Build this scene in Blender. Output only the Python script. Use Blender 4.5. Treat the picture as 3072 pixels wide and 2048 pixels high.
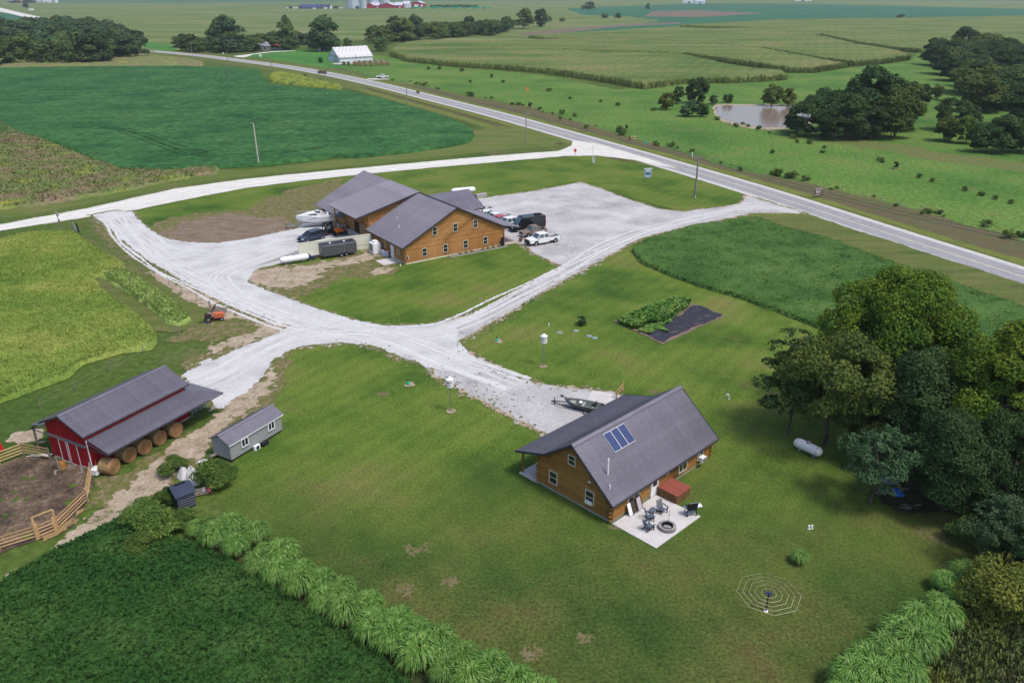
import bpy, math, random
import numpy as np
from mathutils import Matrix, Vector
random.seed(5); RS=np.random.RandomState(7)
sc=bpy.context.scene
for o in list(bpy.data.objects): bpy.data.objects.remove(o)
# ---------------- camera, light, exposure ----------------
FPX=2430.; PITCH=math.radians(23.6); CH=41.4
cam=bpy.data.cameras.new('camera'); camo=bpy.data.objects.new('camera',cam); sc.collection.objects.link(camo)
camo.location=(0,0,CH); camo.rotation_euler=(math.pi/2-PITCH,0,0)
cam.sensor_width=36; cam.lens=FPX/3072*36; cam.clip_start=.5; cam.clip_end=20000; sc.camera=camo
SUNV=Vector((.50,-.38,1.15)).normalized()
W=bpy.data.worlds.new('World'); sc.world=W; W.use_nodes=True
nt=W.node_tree; nt.nodes.clear()
wo=nt.nodes.new('ShaderNodeOutputWorld'); bg=nt.nodes.new('ShaderNodeBackground'); sk=nt.nodes.new('ShaderNodeTexSky')
sk.sky_type='NISHITA'; sk.sun_disc=False
sk.sun_elevation=math.asin(SUNV.z); sk.sun_rotation=math.atan2(SUNV.x,SUNV.y)
sk.air_density=1.0; sk.dust_density=3.0; sk.ozone_density=1.2
bg.inputs['Strength'].default_value=.15
nt.links.new(sk.outputs[0],bg.inputs[0]); nt.links.new(bg.outputs[0],wo.inputs[0])
sl=bpy.data.lights.new('sun','SUN'); so=bpy.data.objects.new('sun',sl); sc.collection.objects.link(so)
sl.energy=2.0; sl.angle=math.radians(12); sl.color=(1,.95,.88)
so.rotation_euler=SUNV.to_track_quat('Z','Y').to_euler()
sc.view_settings.view_transform='Standard'; sc.view_settings.look='None'; sc.view_settings.gamma=1
sc.view_settings.exposure=.36; sc.view_settings.use_curve_mapping=False
sc.cycles.max_bounces=5; sc.cycles.diffuse_bounces=3; sc.cycles.transparent_max_bounces=8; sc.cycles.volume_bounces=0
# ---------------- pixel of the survey photograph -> place on the ground ----------------
def G(u,v,z=0.):
    cp,sp=math.cos(PITCH),math.sin(PITCH); x=(u-1536)/FPX; y=-(v-1024)/FPX
    d=(x,cp+y*sp,-sp+y*cp); t=(z-CH)/d[2]
    return Vector((d[0]*t,d[1]*t,z))
K=3072/2352
def D(x,y,z=0.): return G(x*K,y*K,z)          # reading scale of the overview
def Z(ox,oy,s):                               # reading scale of an enlarged region
    return lambda x,y,z=0.: G(ox+x/s,oy+y/s,z)
R1=Z(0,0,2.297);R2=Z(1024,0,2.297);R3=Z(2048,0,2.297);R4=Z(0,512,2.297);R5=Z(1024,512,2.297);R6=Z(2048,512,2.297)
R7=Z(0,1024,2.297);R8=Z(1024,1024,2.297);R9=Z(2048,1024,2.297);R10=Z(0,1536,2.297);R11=Z(1024,1536,2.297);R12=Z(2048,1536,2.297)
ZB=Z(760,500,4.3556);ZV=Z(1280,540,4.9);ZP=Z(1800,1360,5.228)
def PG(f,pts): return np.array([f(*p)[:2] for p in pts])
def htop(b,v):                                 # height above ground point b seen at photo row v
    cp,sp=math.cos(PITCH),math.sin(PITCH); y=-(v-1024)/FPX
    dy=cp+y*sp; dz=-sp+y*cp; return CH+dz*(b[1]/dy)
# ---------------- value noise ----------------
def _h(i,j,s):
    n=(i*374761393+j*668265263+s*982451653)&0x7fffffff
    n=((n^(n>>13))*1274126177)&0x7fffffff
    return ((n^(n>>16))&0xffff)/65535.
def vn(x,y,s=0):
    i=np.floor(x).astype(np.int64);j=np.floor(y).astype(np.int64);a=x-i;b=y-j
    a=a*a*(3-2*a);b=b*b*(3-2*b)
    return (_h(i,j,s)*(1-a)+_h(i+1,j,s)*a)*(1-b)+(_h(i,j+1,s)*(1-a)+_h(i+1,j+1,s)*a)*b
def fbm(x,y,s=0,o=3):
    r=0;a=1;t=0
    for k in range(o): r=r+a*vn(x*2**k,y*2**k,s+k*17);t+=a;a*=.55
    return r/t*2-1
# ---------------- meshes ----------------
def link(o,parent=None):
    sc.collection.objects.link(o)
    if parent: o.parent=parent
    return o
def mesh_np(name,V,F,mat,smooth=False):        # F: uniform polygon array
    V=np.ascontiguousarray(V,dtype=np.float32);F=np.ascontiguousarray(F,dtype=np.int32)
    me=bpy.data.meshes.new(name);me.vertices.add(len(V));me.vertices.foreach_set('co',V.ravel())
    n,k=F.shape;me.loops.add(n*k);me.loops.foreach_set('vertex_index',F.ravel())
    me.polygons.add(n);me.polygons.foreach_set('loop_start',np.arange(0,n*k,k,dtype=np.int32))
    try: me.polygons.foreach_set('loop_total',np.full(n,k,dtype=np.int32))
    except Exception: pass
    if smooth: me.polygons.foreach_set('use_smooth',np.ones(n,dtype=bool))
    if mat: me.materials.append(mat)
    me.update(calc_edges=True);me.validate();return me
def ob(name,me,parent=None,**kw):
    o=bpy.data.objects.new(name,me);link(o,parent)
    for k,v in kw.items(): o[k]=v
    return o
def tag(o,label,cat,group=None):
    o['label']=label;o['category']=cat
    if group:o['group']=group
    return o
def thing(name,label,cat,loc=(0,0,0),rz=0,group=None,s=1):
    o=bpy.data.objects.new(name,None);link(o);o.empty_display_size=.3;o.location=loc;o.rotation_euler=(0,0,rz);o.scale=(s,s,s)
    return tag(o,label,cat,group)
def dup(root,loc=None,rz=None,label=None,group=None,s=None):
    r=root.copy();sc.collection.objects.link(r)
    if loc is not None:r.location=loc
    if rz is not None:r.rotation_euler=(0,0,rz)
    if s is not None:r.scale=(s,s,s) if not hasattr(s,'__len__') else s
    if label:r['label']=label
    if group:r['group']=group
    for ch in list(root.children):
        c=ch.copy();sc.collection.objects.link(c);c.parent=r
        for g in ch.children:
            d=g.copy();sc.collection.objects.link(d);d.parent=c
    return r
class MB:
    def __init__(s): s.v=[];s.f=[]
    def add(s,V,F):
        n=len(s.v);s.v+= [tuple(p) for p in V];s.f+=[tuple(i+n for i in f) for f in F];return s
    def box(s,c,d,rz=0,M=None):
        x,y,z=[a/2 for a in d];P=[(-x,-y,-z),(x,-y,-z),(x,y,-z),(-x,y,-z),(-x,-y,z),(x,-y,z),(x,y,z),(-x,y,z)]
        if rz: P=[(p[0]*math.cos(rz)-p[1]*math.sin(rz),p[0]*math.sin(rz)+p[1]*math.cos(rz),p[2]) for p in P]
        if M is not None: P=[tuple(M@Vector(p)) for p in P]
        return s.add([(p[0]+c[0],p[1]+c[1],p[2]+c[2]) for p in P],[(0,3,2,1),(4,5,6,7),(0,1,5,4),(1,2,6,5),(2,3,7,6),(3,0,4,7)])
    def bb(s,x0,x1,y0,y1,z0,z1): return s.box(((x0+x1)/2,(y0+y1)/2,(z0+z1)/2),(x1-x0,y1-y0,z1-z0))
    def beam(s,a,b,w,h=None):
        a=Vector(a);b=Vector(b);d=b-a;L=d.length;h=h or w
        q=d.to_track_quat('X','Z').to_matrix();return s.box((a+b)/2,(L,w,h),M=q)
    def tube(s,pts,r,n=6,cap=True):
        pts=[Vector(p) for p in pts];rs=r if hasattr(r,'__len__') else [r]*len(pts);V=[];F=[]
        for i,p in enumerate(pts):
            d=(pts[min(i+1,len(pts)-1)]-pts[max(i-1,0)]).normalized()
            q=d.to_track_quat('Z','Y').to_matrix()
            for k in range(n):
                a=2*math.pi*k/n;V.append(p+q@Vector((math.cos(a)*rs[i],math.sin(a)*rs[i],0)))
        for i in range(len(pts)-1):
            for k in range(n): F.append((i*n+k,i*n+(k+1)%n,(i+1)*n+(k+1)%n,(i+1)*n+k))
        if cap: F+= [tuple(range(n))[::-1],tuple((len(pts)-1)*n+k for k in range(n))]
        return s.add(V,F)
    def lathe(s,prof,n=12,c=(0,0,0),ax='z'):
        V=[];F=[]
        for r,z in prof:
            for k in range(n):
                a=2*math.pi*k/n;x,y=r*math.cos(a),r*math.sin(a)
                p=(x,y,z) if ax=='z' else (z,x,y) if ax=='x' else (y,z,x)
                V.append((p[0]+c[0],p[1]+c[1],p[2]+c[2]))
        for i in range(len(prof)-1):
            for k in range(n): F.append((i*n+k,i*n+(k+1)%n,(i+1)*n+(k+1)%n,(i+1)*n+k))
        F+= [tuple(range(n))[::-1],tuple((len(prof)-1)*n+k for k in range(n))]
        return s.add(V,F)
    def prism(s,prof,a,b,ax='y'):   # 2D outline extruded from a to b along an axis; outline in the other two axes (x,z)/(y,z)/(x,y)
        def P(p,t): return (p[0],t,p[1]) if ax=='y' else (t,p[0],p[1]) if ax=='x' else (p[0],p[1],t)
        n=len(prof);V=[P(p,a) for p in prof]+[P(p,b) for p in prof]
        return s.add(V,[tuple(range(n)),tuple(range(2*n-1,n-1,-1))]+[(i,i+n,(i+1)%n+n,(i+1)%n) for i in range(n)])
    def me(s,name,mat,smooth=False,bevel=0):
        me=bpy.data.meshes.new(name);me.from_pydata(s.v,[],s.f);me.materials.append(mat)
        import bmesh
        b=bmesh.new();b.from_mesh(me);bmesh.ops.recalc_face_normals(b,faces=b.faces)
        if bevel: bmesh.ops.bevel(b,geom=b.edges[:],offset=bevel,segments=1,affect='EDGES')
        b.to_mesh(me);b.free()
        if smooth:
            for p in me.polygons:p.use_smooth=True
        me.update();return me
    def build(s,name,mat,parent=None,smooth=False,bevel=0,**kw): return ob(name,s.me(name,mat,smooth,bevel),parent,**kw)
def part(name,parent,mat,fn,smooth=False,bevel=0,**kw):
    m=MB();fn(m);return m.build(name,mat,parent,smooth,bevel,**kw)
# ---------------- materials ----------------
def ramp(nt,stops):
    r=nt.nodes.new('ShaderNodeValToRGB');e=r.color_ramp.elements
    for i,(p,c) in enumerate(stops):
        if i<2:e[i].position=p
        else:e.new(p)
        e[i].color=(*c,1)
    return r
def mat(name,cols,sc1=1.,sc2=0,a2=.3,sc3=0,c3=None,t3=(.5,.65),rough=.85,bump=0,bs=None,metal=0,spec=.08,stretch=(1,1,1),obj_rand=0,trans=0,detail=4,lo=.3,hi=.7,rz=0,stripes=None):
    m=bpy.data.materials.new(name);m.use_nodes=True;nt=m.node_tree;L=nt.links.new
    b=nt.nodes['Principled BSDF'];b.inputs['Roughness'].default_value=rough;b.inputs['Metallic'].default_value=metal
    b.inputs['Specular IOR Level'].default_value=spec
    if len(cols)==1 and not sc2 and not obj_rand and not sc3:
        b.inputs['Base Color'].default_value=(*cols[0],1)
        if not bump: return m
    tc=nt.nodes.new('ShaderNodeTexCoord');mp=nt.nodes.new('ShaderNodeMapping');mp.inputs['Scale'].default_value=stretch;mp.inputs['Rotation'].default_value=(0,0,rz)
    L(tc.outputs['Object'],mp.inputs[0])
    def noise(s,d=detail,r=.6):
        n=nt.nodes.new('ShaderNodeTexNoise');n.inputs['Scale'].default_value=s;n.inputs['Detail'].default_value=d;n.inputs['Roughness'].default_value=r
        L(mp.outputs[0],n.inputs['Vector']);return n
    n1=noise(sc1);k=len(cols)
    r=ramp(nt,[(lo+(hi-lo)*i/max(1,k-1),c) for i,c in enumerate(cols)] if k>1 else [(0,cols[0]),(1,cols[0])])
    L(n1.outputs['Fac'],r.inputs[0]);col=r.outputs[0]
    def mixc(fac,a,bc,mode='MIX'):
        x=nt.nodes.new('ShaderNodeMix');x.data_type='RGBA';x.blend_type=mode
        if hasattr(fac,'links') or not isinstance(fac,float): L(fac,x.inputs[0])
        else: x.inputs[0].default_value=fac
        L(a,x.inputs[6])
        if isinstance(bc,tuple): x.inputs[7].default_value=(*bc,1)
        else: L(bc,x.inputs[7])
        return x.outputs[2]
    if sc3:
        n3=noise(sc3,5,.65);rr=nt.nodes.new('ShaderNodeMapRange');rr.inputs[1].default_value=t3[0];rr.inputs[2].default_value=t3[1]
        L(n3.outputs['Fac'],rr.inputs[0]);col=mixc(rr.outputs[0],col,c3)
    if sc2:
        n2=noise(sc2,3,.7);g=nt.nodes.new('ShaderNodeMapRange');g.inputs[1].default_value=.3;g.inputs[2].default_value=.7;g.inputs[3].default_value=1-a2;g.inputs[4].default_value=1+a2
        L(n2.outputs['Fac'],g.inputs[0]);cc=nt.nodes.new('ShaderNodeCombineColor')
        for i in range(3):L(g.outputs[0],cc.inputs[i])
        col=mixc(1.,col,cc.outputs[0],'MULTIPLY')
    for (ang_,per_,amp_) in (stripes or ()):
        m2=nt.nodes.new('ShaderNodeMapping');m2.inputs['Rotation'].default_value=(0,0,ang_);L(tc.outputs['Object'],m2.inputs[0])
        wv=nt.nodes.new('ShaderNodeTexWave');wv.inputs['Scale'].default_value=.314/per_;wv.inputs['Distortion'].default_value=1.6;wv.inputs['Detail'].default_value=3;wv.inputs['Detail Scale'].default_value=.15;L(m2.outputs[0],wv.inputs['Vector'])
        g=nt.nodes.new('ShaderNodeMapRange');g.inputs[3].default_value=1-amp_;g.inputs[4].default_value=1+amp_;L(wv.outputs['Fac'],g.inputs[0]);cc=nt.nodes.new('ShaderNodeCombineColor')
        for i in range(3):L(g.outputs[0],cc.inputs[i])
        col=mixc(1.,col,cc.outputs[0],'MULTIPLY')
    if obj_rand:
        oi=nt.nodes.new('ShaderNodeObjectInfo');h=nt.nodes.new('ShaderNodeHueSaturation')
        for i,(inp,lo_,hi_) in enumerate((('Hue',.5-obj_rand*.04,.5+obj_rand*.04),('Value',1-obj_rand,1+obj_rand))):
            q=nt.nodes.new('ShaderNodeMapRange');q.inputs[3].default_value=lo_;q.inputs[4].default_value=hi_
            if i==0:L(oi.outputs['Random'],q.inputs[0])
            else:
                w=nt.nodes.new('ShaderNodeMath');w.operation='MULTIPLY';w.inputs[1].default_value=7.31;f=nt.nodes.new('ShaderNodeMath');f.operation='FRACT'
                L(oi.outputs['Random'],w.inputs[0]);L(w.outputs[0],f.inputs[0]);L(f.outputs[0],q.inputs[0])
            L(q.outputs[0],h.inputs[inp])
        L(col,h.inputs['Color']);col=h.outputs[0]
    L(col,b.inputs['Base Color'])
    if bump:
        n=noise(bs or sc2 or sc1*4,3,.7);bu=nt.nodes.new('ShaderNodeBump');bu.inputs['Strength'].default_value=bump;bu.inputs['Distance'].default_value=.1
        L(n.outputs['Fac'],bu.inputs['Height']);L(bu.outputs[0],b.inputs['Normal'])
    if trans:
        t=nt.nodes.new('ShaderNodeBsdfTranslucent');L(col,t.inputs[0]);x=nt.nodes.new('ShaderNodeMixShader');x.inputs[0].default_value=trans
        o=nt.nodes['Material Output'];L(b.outputs[0],x.inputs[1]);L(t.outputs[0],x.inputs[2]);L(x.outputs[0],o.inputs[0])
    return m
# ---------------- ground sheets ----------------
def segd(P,poly):
    A=poly;B=np.roll(poly,-1,0);d2=np.full(len(P),1e18);ins=np.zeros(len(P),bool)
    for a,b in zip(A,B):
        e=b-a;w=P-a;t=np.clip((w@e)/(e@e+1e-12),0,1);q=w-t[:,None]*e
        d2=np.minimum(d2,(q*q).sum(1))
        if a[1]!=b[1]:
            c=((a[1]>P[:,1])!=(b[1]>P[:,1]))&(P[:,0]<(b[0]-a[0])*(P[:,1]-a[1])/(b[1]-a[1])+a[0]);ins^=c
    return np.where(ins,1,-1)*np.sqrt(d2)
def sdf(P,polys,cuts=()):
    s=np.full(len(P),-1e9)
    for p in polys:s=np.maximum(s,segd(P,p))
    for c in cuts:s=np.minimum(s,-segd(P,c))
    return s
def smooth_poly(p,it=2):
    p=np.asarray(p,float)
    for _ in range(it):
        q=np.roll(p,-1,0);p=np.stack([p*.75+q*.25,p*.25+q*.75],1).reshape(-1,2)
    return p
_zc=0.
def sheet(name,polys,z,m,res=.5,jit=.3,js=1.,cuts=(),h=0,hw=.5,bump=0,bsc=1.,sub=8,isub=1,kind='structure',sm=0,holes=None,parent=None,zf=None,grow=0,**kw):
    if not isinstance(polys,list):polys=[polys]
    global _zc;_zc+=.0004;z=z+_zc
    if sm:polys=[smooth_poly(p,sm) for p in polys]
    A=np.concatenate(polys);lo=A.min(0)-1-grow;hi=A.max(0)+1+grow;cs=res*sub
    nx=int((hi[0]-lo[0])/cs)+1;ny=int((hi[1]-lo[1])/cs)+1
    X,Y=np.meshgrid(np.arange(nx)*cs+lo[0],np.arange(ny)*cs+lo[1],indexing='ij');O=np.stack([X.ravel(),Y.ravel()],1)
    s=sdf(O+cs/2,polys,cuts)+grow;mg=cs*.72+jit*1.2
    full=O[s>max(mg,hw*1.2 if h else 0)];edge=O[(s>-mg)&(s<=max(mg,hw*1.2 if h else 0))]
    Vs=[];n0=0;Ts=[]
    def nodes(O,k):
        g=np.arange(k+1)*cs/k;gx,gy=np.meshgrid(g,g,indexing='ij');gg=np.stack([gx.ravel(),gy.ravel()],1)
        P=(O[:,None,:]+gg[None]).reshape(-1,2)
        i,j=np.meshgrid(np.arange(k),np.arange(k),indexing='ij');a=(i*(k+1)+j).ravel()
        q=np.stack([a,a+k+1,a+k+2,a+1],1);T=np.concatenate([q[:,[0,1,2]],q[:,[0,2,3]]])
        T=(T[None]+(np.arange(len(O))*(k+1)**2)[:,None,None]).reshape(-1,3);return P,T
    def zz(P,s):
        r=np.full(len(P),float(z))
        if h:
            t=np.clip(s/hw,0,1);r=r+h*np.sqrt(t)
            if bump:r=r+bump*fbm(P[:,0]*bsc,P[:,1]*bsc,3)*t
        if zf is not None:r=r+zf(P,s)
        return r
    if len(full):
        P,T=nodes(full,isub);Vs.append(np.c_[P,zz(P,np.full(len(P),1e3))]);Ts.append(T+n0);n0+=len(P)
    if len(edge):
        P,T=nodes(edge,sub);s=sdf(P,polys,cuts)+grow+jit*fbm(P[:,0]*js,P[:,1]*js,11,4)
        st=s[T];cnt=(st>0).sum(1)
        Q=np.c_[P,s];keep=T[cnt==3]
        out=[Q[keep].reshape(-1,3)]
        for c in(1,2):
            t=T[cnt==c];sv=st[cnt==c]
            if not len(t):continue
            odd=np.argmax(sv>0,1) if c==1 else np.argmin(sv>0,1)
            r=np.arange(len(t));a=Q[t[r,odd]];b=Q[t[r,(odd+1)%3]];cc=Q[t[r,(odd+2)%3]]
            ib=a[:,2]/(a[:,2]-b[:,2]);ic=a[:,2]/(a[:,2]-cc[:,2])
            pb=a+(b-a)*ib[:,None];pc=a+(cc-a)*ic[:,None]
            if c==1: out.append(np.stack([a,pb,pc],1).reshape(-1,3))
            else: out.append(np.stack([pb,b,cc,pb,cc,pc],1).reshape(-1,3))
        q=np.concatenate(out);Vs.append(np.c_[q[:,:2],zz(q[:,:2],q[:,2])]);Ts.append(np.arange(len(q)).reshape(-1,3)+n0)
    V=np.concatenate(Vs);T=np.concatenate(Ts)
    o=ob(name,mesh_np(name,V,T,m),parent)
    if kind:o['kind']=kind
    for k_,v_ in kw.items():o[k_]=v_
    return o
def inside(poly,n,margin=0,cuts=(),seed=None):
    rs=np.random.RandomState(seed) if seed is not None else RS
    lo=poly.min(0);hi=poly.max(0);out=[];c=0
    while c<n:
        P=rs.rand(n*2,2)*(hi-lo)+lo;P=P[sdf(P,[poly],cuts)>margin];out.append(P);c+=len(P)
        if not len(P) and len(out)>20:break
    return np.concatenate(out)[:n]
def tufts(name,P,size,hgt,m,z=0,k=3,lean=.5,wide=.25,seed=1,label=None,cat=None,kind='stuff',parent=None):  # leafy tufts, k leaf-blades each
    rs=np.random.RandomState(seed);n=len(P)*k;B=np.repeat(P,k,0);
    sz=np.repeat(size*(.6+.8*rs.rand(len(P))),k);hh=hgt*sz/size*(.6+.7*rs.rand(n))
    a=rs.rand(n)*2*math.pi;d=np.stack([np.cos(a),np.sin(a)],1);w=np.stack([-d[:,1],d[:,0]],1)
    b0=B+d*(sz*.15*rs.rand(n))[:,None];tip=b0+d*(sz*lean*(.3+rs.rand(n)))[:,None]
    wd=(sz*wide)[:,None];Zb=np.repeat(z if hasattr(z,'__len__') else np.full(len(P),float(z)),k)
    V=np.stack([np.c_[b0-w*wd*.6,Zb],np.c_[b0+w*wd*.6,Zb],np.c_[tip+w*wd,Zb+hh],np.c_[tip-w*wd,Zb+hh*(.8+.2*rs.rand(n))]],1).reshape(-1,3)
    o=ob(name,mesh_np(name,V,np.arange(4*n).reshape(-1,4),m),parent)
    if kind:o['kind']=kind
    if label:o['label']=label
    if cat:o['category']=cat
    return o
# ---------------- ground materials ----------------
g=lambda *c:tuple(c)
M_ground=mat('grass_rough',[g(.040,.080,.016),g(.068,.105,.022),g(.10,.125,.035)],.02,1.2,.35,.07,g(.13,.12,.06),(.55,.75),rough=.95,bump=.4,bs=1.5)
M_lawn=mat('lawn_grass',[g(.036,.078,.013),g(.068,.120,.018),g(.104,.150,.026),g(.138,.143,.042)],.075,4.5,.5,.16,g(.130,.115,.045),(.58,.80),rough=.95,bump=.22,bs=9,detail=9,lo=.33,hi=.67,stretch=(1,1.15,1),rz=.7,stripes=((.62,2.2,.055),))
M_lawnnear=mat('lawn_grass_vignetted',[g(.025,.055,.012),g(.046,.077,.017),g(.074,.090,.023),g(.098,.080,.032)],.085,4.0,.5,.22,g(.100,.072,.034),(.60,.82),rough=.95,bump=.22,bs=9,detail=9,lo=.33,hi=.67,stripes=((-.5,2.6,.04),))  # darker, browner lawn colour: lens vignette painted into the grass
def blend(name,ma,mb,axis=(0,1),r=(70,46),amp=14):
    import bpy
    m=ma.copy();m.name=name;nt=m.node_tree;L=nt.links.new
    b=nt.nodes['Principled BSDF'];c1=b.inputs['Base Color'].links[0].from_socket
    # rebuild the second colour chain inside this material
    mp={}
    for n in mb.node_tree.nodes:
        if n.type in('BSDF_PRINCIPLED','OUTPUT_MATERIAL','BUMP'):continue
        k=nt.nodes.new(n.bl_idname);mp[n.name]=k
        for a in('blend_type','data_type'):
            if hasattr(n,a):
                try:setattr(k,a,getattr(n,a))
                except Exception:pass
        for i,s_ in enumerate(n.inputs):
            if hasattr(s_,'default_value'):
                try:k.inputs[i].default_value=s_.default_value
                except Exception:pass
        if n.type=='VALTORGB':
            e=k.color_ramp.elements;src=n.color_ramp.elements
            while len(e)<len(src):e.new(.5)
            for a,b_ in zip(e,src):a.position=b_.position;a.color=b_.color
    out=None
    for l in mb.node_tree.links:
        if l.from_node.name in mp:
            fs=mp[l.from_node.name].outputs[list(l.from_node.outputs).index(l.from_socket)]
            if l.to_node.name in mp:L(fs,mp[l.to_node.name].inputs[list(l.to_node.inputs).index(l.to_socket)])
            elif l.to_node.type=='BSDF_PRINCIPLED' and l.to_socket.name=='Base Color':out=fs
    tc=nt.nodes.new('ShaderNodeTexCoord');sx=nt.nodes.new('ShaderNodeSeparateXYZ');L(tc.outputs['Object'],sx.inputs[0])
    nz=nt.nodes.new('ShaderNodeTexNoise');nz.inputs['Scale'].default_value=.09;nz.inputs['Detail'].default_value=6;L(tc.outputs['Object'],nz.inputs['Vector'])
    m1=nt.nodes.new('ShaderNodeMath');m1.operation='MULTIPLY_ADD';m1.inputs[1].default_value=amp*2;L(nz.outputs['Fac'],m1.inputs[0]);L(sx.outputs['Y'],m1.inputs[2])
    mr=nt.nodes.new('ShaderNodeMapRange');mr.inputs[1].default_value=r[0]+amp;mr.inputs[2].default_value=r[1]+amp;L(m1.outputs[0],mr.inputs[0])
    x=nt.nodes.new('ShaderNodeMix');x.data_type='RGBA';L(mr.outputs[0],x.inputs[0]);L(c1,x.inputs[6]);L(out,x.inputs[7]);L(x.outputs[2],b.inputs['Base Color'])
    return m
M_lawnS=blend('lawn_grass_south',M_lawn,M_lawnnear)  # fades along Y into the vignette-darkened colour towards the camera
M_verge=mat('mown_verge_grass',[g(.06,.11,.022),g(.10,.135,.032),g(.14,.14,.05)],.06,2.0,.4,.3,g(.16,.13,.075),(.55,.72),rough=.95,bump=.4,bs=2,stretch=(1,3,1),rz=-.6)
M_pasture=mat('pasture_grass',[g(.045,.115,.022),g(.085,.165,.032),g(.13,.19,.045)],.03,1.0,.5,.12,g(.12,.13,.05),(.55,.72),rough=.95,bump=.5,bs=1.2,detail=6)
M_farlawn=mat('green_yard_grass',[g(.045,.15,.03),g(.07,.19,.035)],.03,.8,.2,rough=.95)
M_soy=mat('soybean_leaves',[g(.016,.068,.019),g(.030,.100,.027),g(.048,.122,.035)],.05,.55,.5,rough=.8,bump=.8,bs=1.6,detail=6,stripes=((1.45,11,.07),(1.45,3.2,.08)))
M_soyfar=mat('soybean_far',[g(.025,.105,.055),g(.035,.125,.062)],.01,.1,.2,rough=.9)
M_alf=mat('alfalfa_leaves',[g(.032,.080,.018),g(.052,.112,.024),g(.080,.145,.034)],.12,2.8,.42,rough=.85,bump=.8,bs=3,detail=6)
M_alf2=mat('clover_leaves',[g(.014,.050,.012),g(.027,.074,.016),g(.050,.104,.025)],.15,3.2,.45,rough=.85,bump=.8,bs=3,detail=6)
M_corn=mat('corn_tassels',[g(.065,.115,.028),g(.11,.148,.042),g(.16,.165,.062)],.014,.45,.5,.03,g(.12,.17,.03),(.55,.75),rough=.95,bump=.8,bs=.8,stretch=(1,2.2,1),detail=6,lo=.36,hi=.64,stripes=((.35,7,.05),))
M_cornside=mat('corn_stalks',[g(.10,.15,.04),g(.15,.175,.055)],.5,2,.4,rough=.95)
M_meadow=mat('meadow_grass',[g(.14,.24,.045),g(.235,.315,.065),g(.35,.375,.10)],.07,2.6,.32,trans=.3,rough=.95,bump=.6,bs=2,detail=6)
M_meadow2=mat('tall_green_grass',[g(.17,.26,.06),g(.26,.33,.10)],.3,2,.4,rough=.95,bump=.6,bs=2)
M_weed=mat('dry_weeds',[g(.20,.145,.10),g(.17,.155,.075),g(.12,.16,.05),g(.26,.26,.05)],.12,1.4,.35,rough=.95,bump=.6,bs=2,detail=6)
M_gold=mat('goldenrod',[g(.06,.11,.028),g(.10,.15,.03),g(.20,.22,.03),g(.07,.12,.03)],.25,1.2,.45,rough=.95,bump=.6)
M_gravel=mat('white_gravel',[g(.36,.355,.355),g(.46,.46,.465),g(.54,.54,.55)],.22,8,.22,.8,g(.40,.38,.35),(.62,.80),rough=.95,bump=.35,bs=9,detail=7)
M_gravel2=mat('worn_gravel',[g(.28,.265,.265),g(.385,.375,.38),g(.50,.495,.505)],.13,5,.2,.4,g(.30,.25,.21),(.60,.80),rough=.95,bump=.35,bs=9,detail=7)
M_groad=mat('limestone_road',[g(.50,.49,.46),g(.60,.58,.54)],.3,4,.12,rough=.95,detail=6)
M_asph=mat('old_asphalt',[g(.235,.235,.255),g(.28,.28,.295)],.15,3,.1,.8,g(.36,.36,.36),(.5,.8),rough=.9,detail=6,stretch=(1,1,1))
M_shoulder=mat('road_shoulder',[g(.42,.41,.39),g(.52,.51,.49)],.8,5,.2,rough=.95)
M_paint=mat('white_road_paint',[g(.62,.62,.60)],1,2,.2,rough=.7)
M_paint2=mat('yellow_road_paint',[g(.66,.58,.36)],1,2,.2,rough=.7)
M_dirt=mat('brown_dirt',[g(.13,.095,.07),g(.18,.135,.10),g(.235,.18,.14)],.3,3,.35,.5,g(.10,.11,.045),(.60,.72),rough=.97,bump=.6,bs=4,detail=7,stretch=(1,2.5,1),rz=.2)
M_dirt2=mat('pale_sandy_dirt',[g(.24,.18,.125),g(.33,.27,.20),g(.40,.33,.26)],.5,3,.3,.7,g(.10,.12,.04),(.56,.66),rough=.97,bump=.5,bs=4,detail=7)
M_mud=mat('corral_mud',[g(.045,.034,.028),g(.075,.055,.042),g(.12,.085,.06),g(.20,.15,.11)],.4,3,.5,rough=.9,bump=1,bs=3,detail=8)
M_plow=mat('tilled_strip',[g(.10,.068,.045),g(.13,.092,.06),g(.11,.11,.045)],.12,2,.45,.22,g(.075,.11,.035),(.46,.60),rough=.97,bump=.7,bs=3,stretch=(1,5,1),rz=-.55,detail=6)
M_conc=mat('pale_concrete',[g(.46,.44,.43),g(.54,.52,.51)],.6,5,.08,.5,g(.36,.33,.31),(.6,.85),rough=.9,detail=6)
M_conc2=mat('grey_concrete',[g(.30,.295,.29),g(.36,.355,.35)],.5,5,.1,rough=.9)
M_fabric=mat('black_weed_fabric',[g(.028,.028,.040),g(.045,.045,.06)],.8,4,.3,1.1,g(.13,.10,.09),(.58,.70),rough=.7,detail=6)
M_water=mat('pond_water',[g(.19,.135,.105),g(.23,.17,.135)],.08,rough=.16,spec=.5)
# ---------------- the ground ----------------
def disk(R,n=48): a=np.linspace(0,2*math.pi,n,endpoint=False);return np.stack([np.cos(a)*R,np.sin(a)*R],1)
gm=MB();rr=9000.
V=[(-rr,-400,0),(rr,-400,0),(rr,rr,0),(-rr,rr,0)]
gr=ob('ground',mesh_np('ground',np.array(V),np.array([[0,1,2,3]]),mat('ground_far_crops',[g(.075,.13,.035),g(.12,.16,.05),g(.175,.185,.08)],.006,.15,.35,.02,g(.10,.15,.03),(.55,.78),rough=.95,stretch=(1,3.5,1),detail=6,lo=.37,hi=.63)));gr['kind']='structure'
def inter(a,b,t):return a+(b-a)*t
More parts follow.
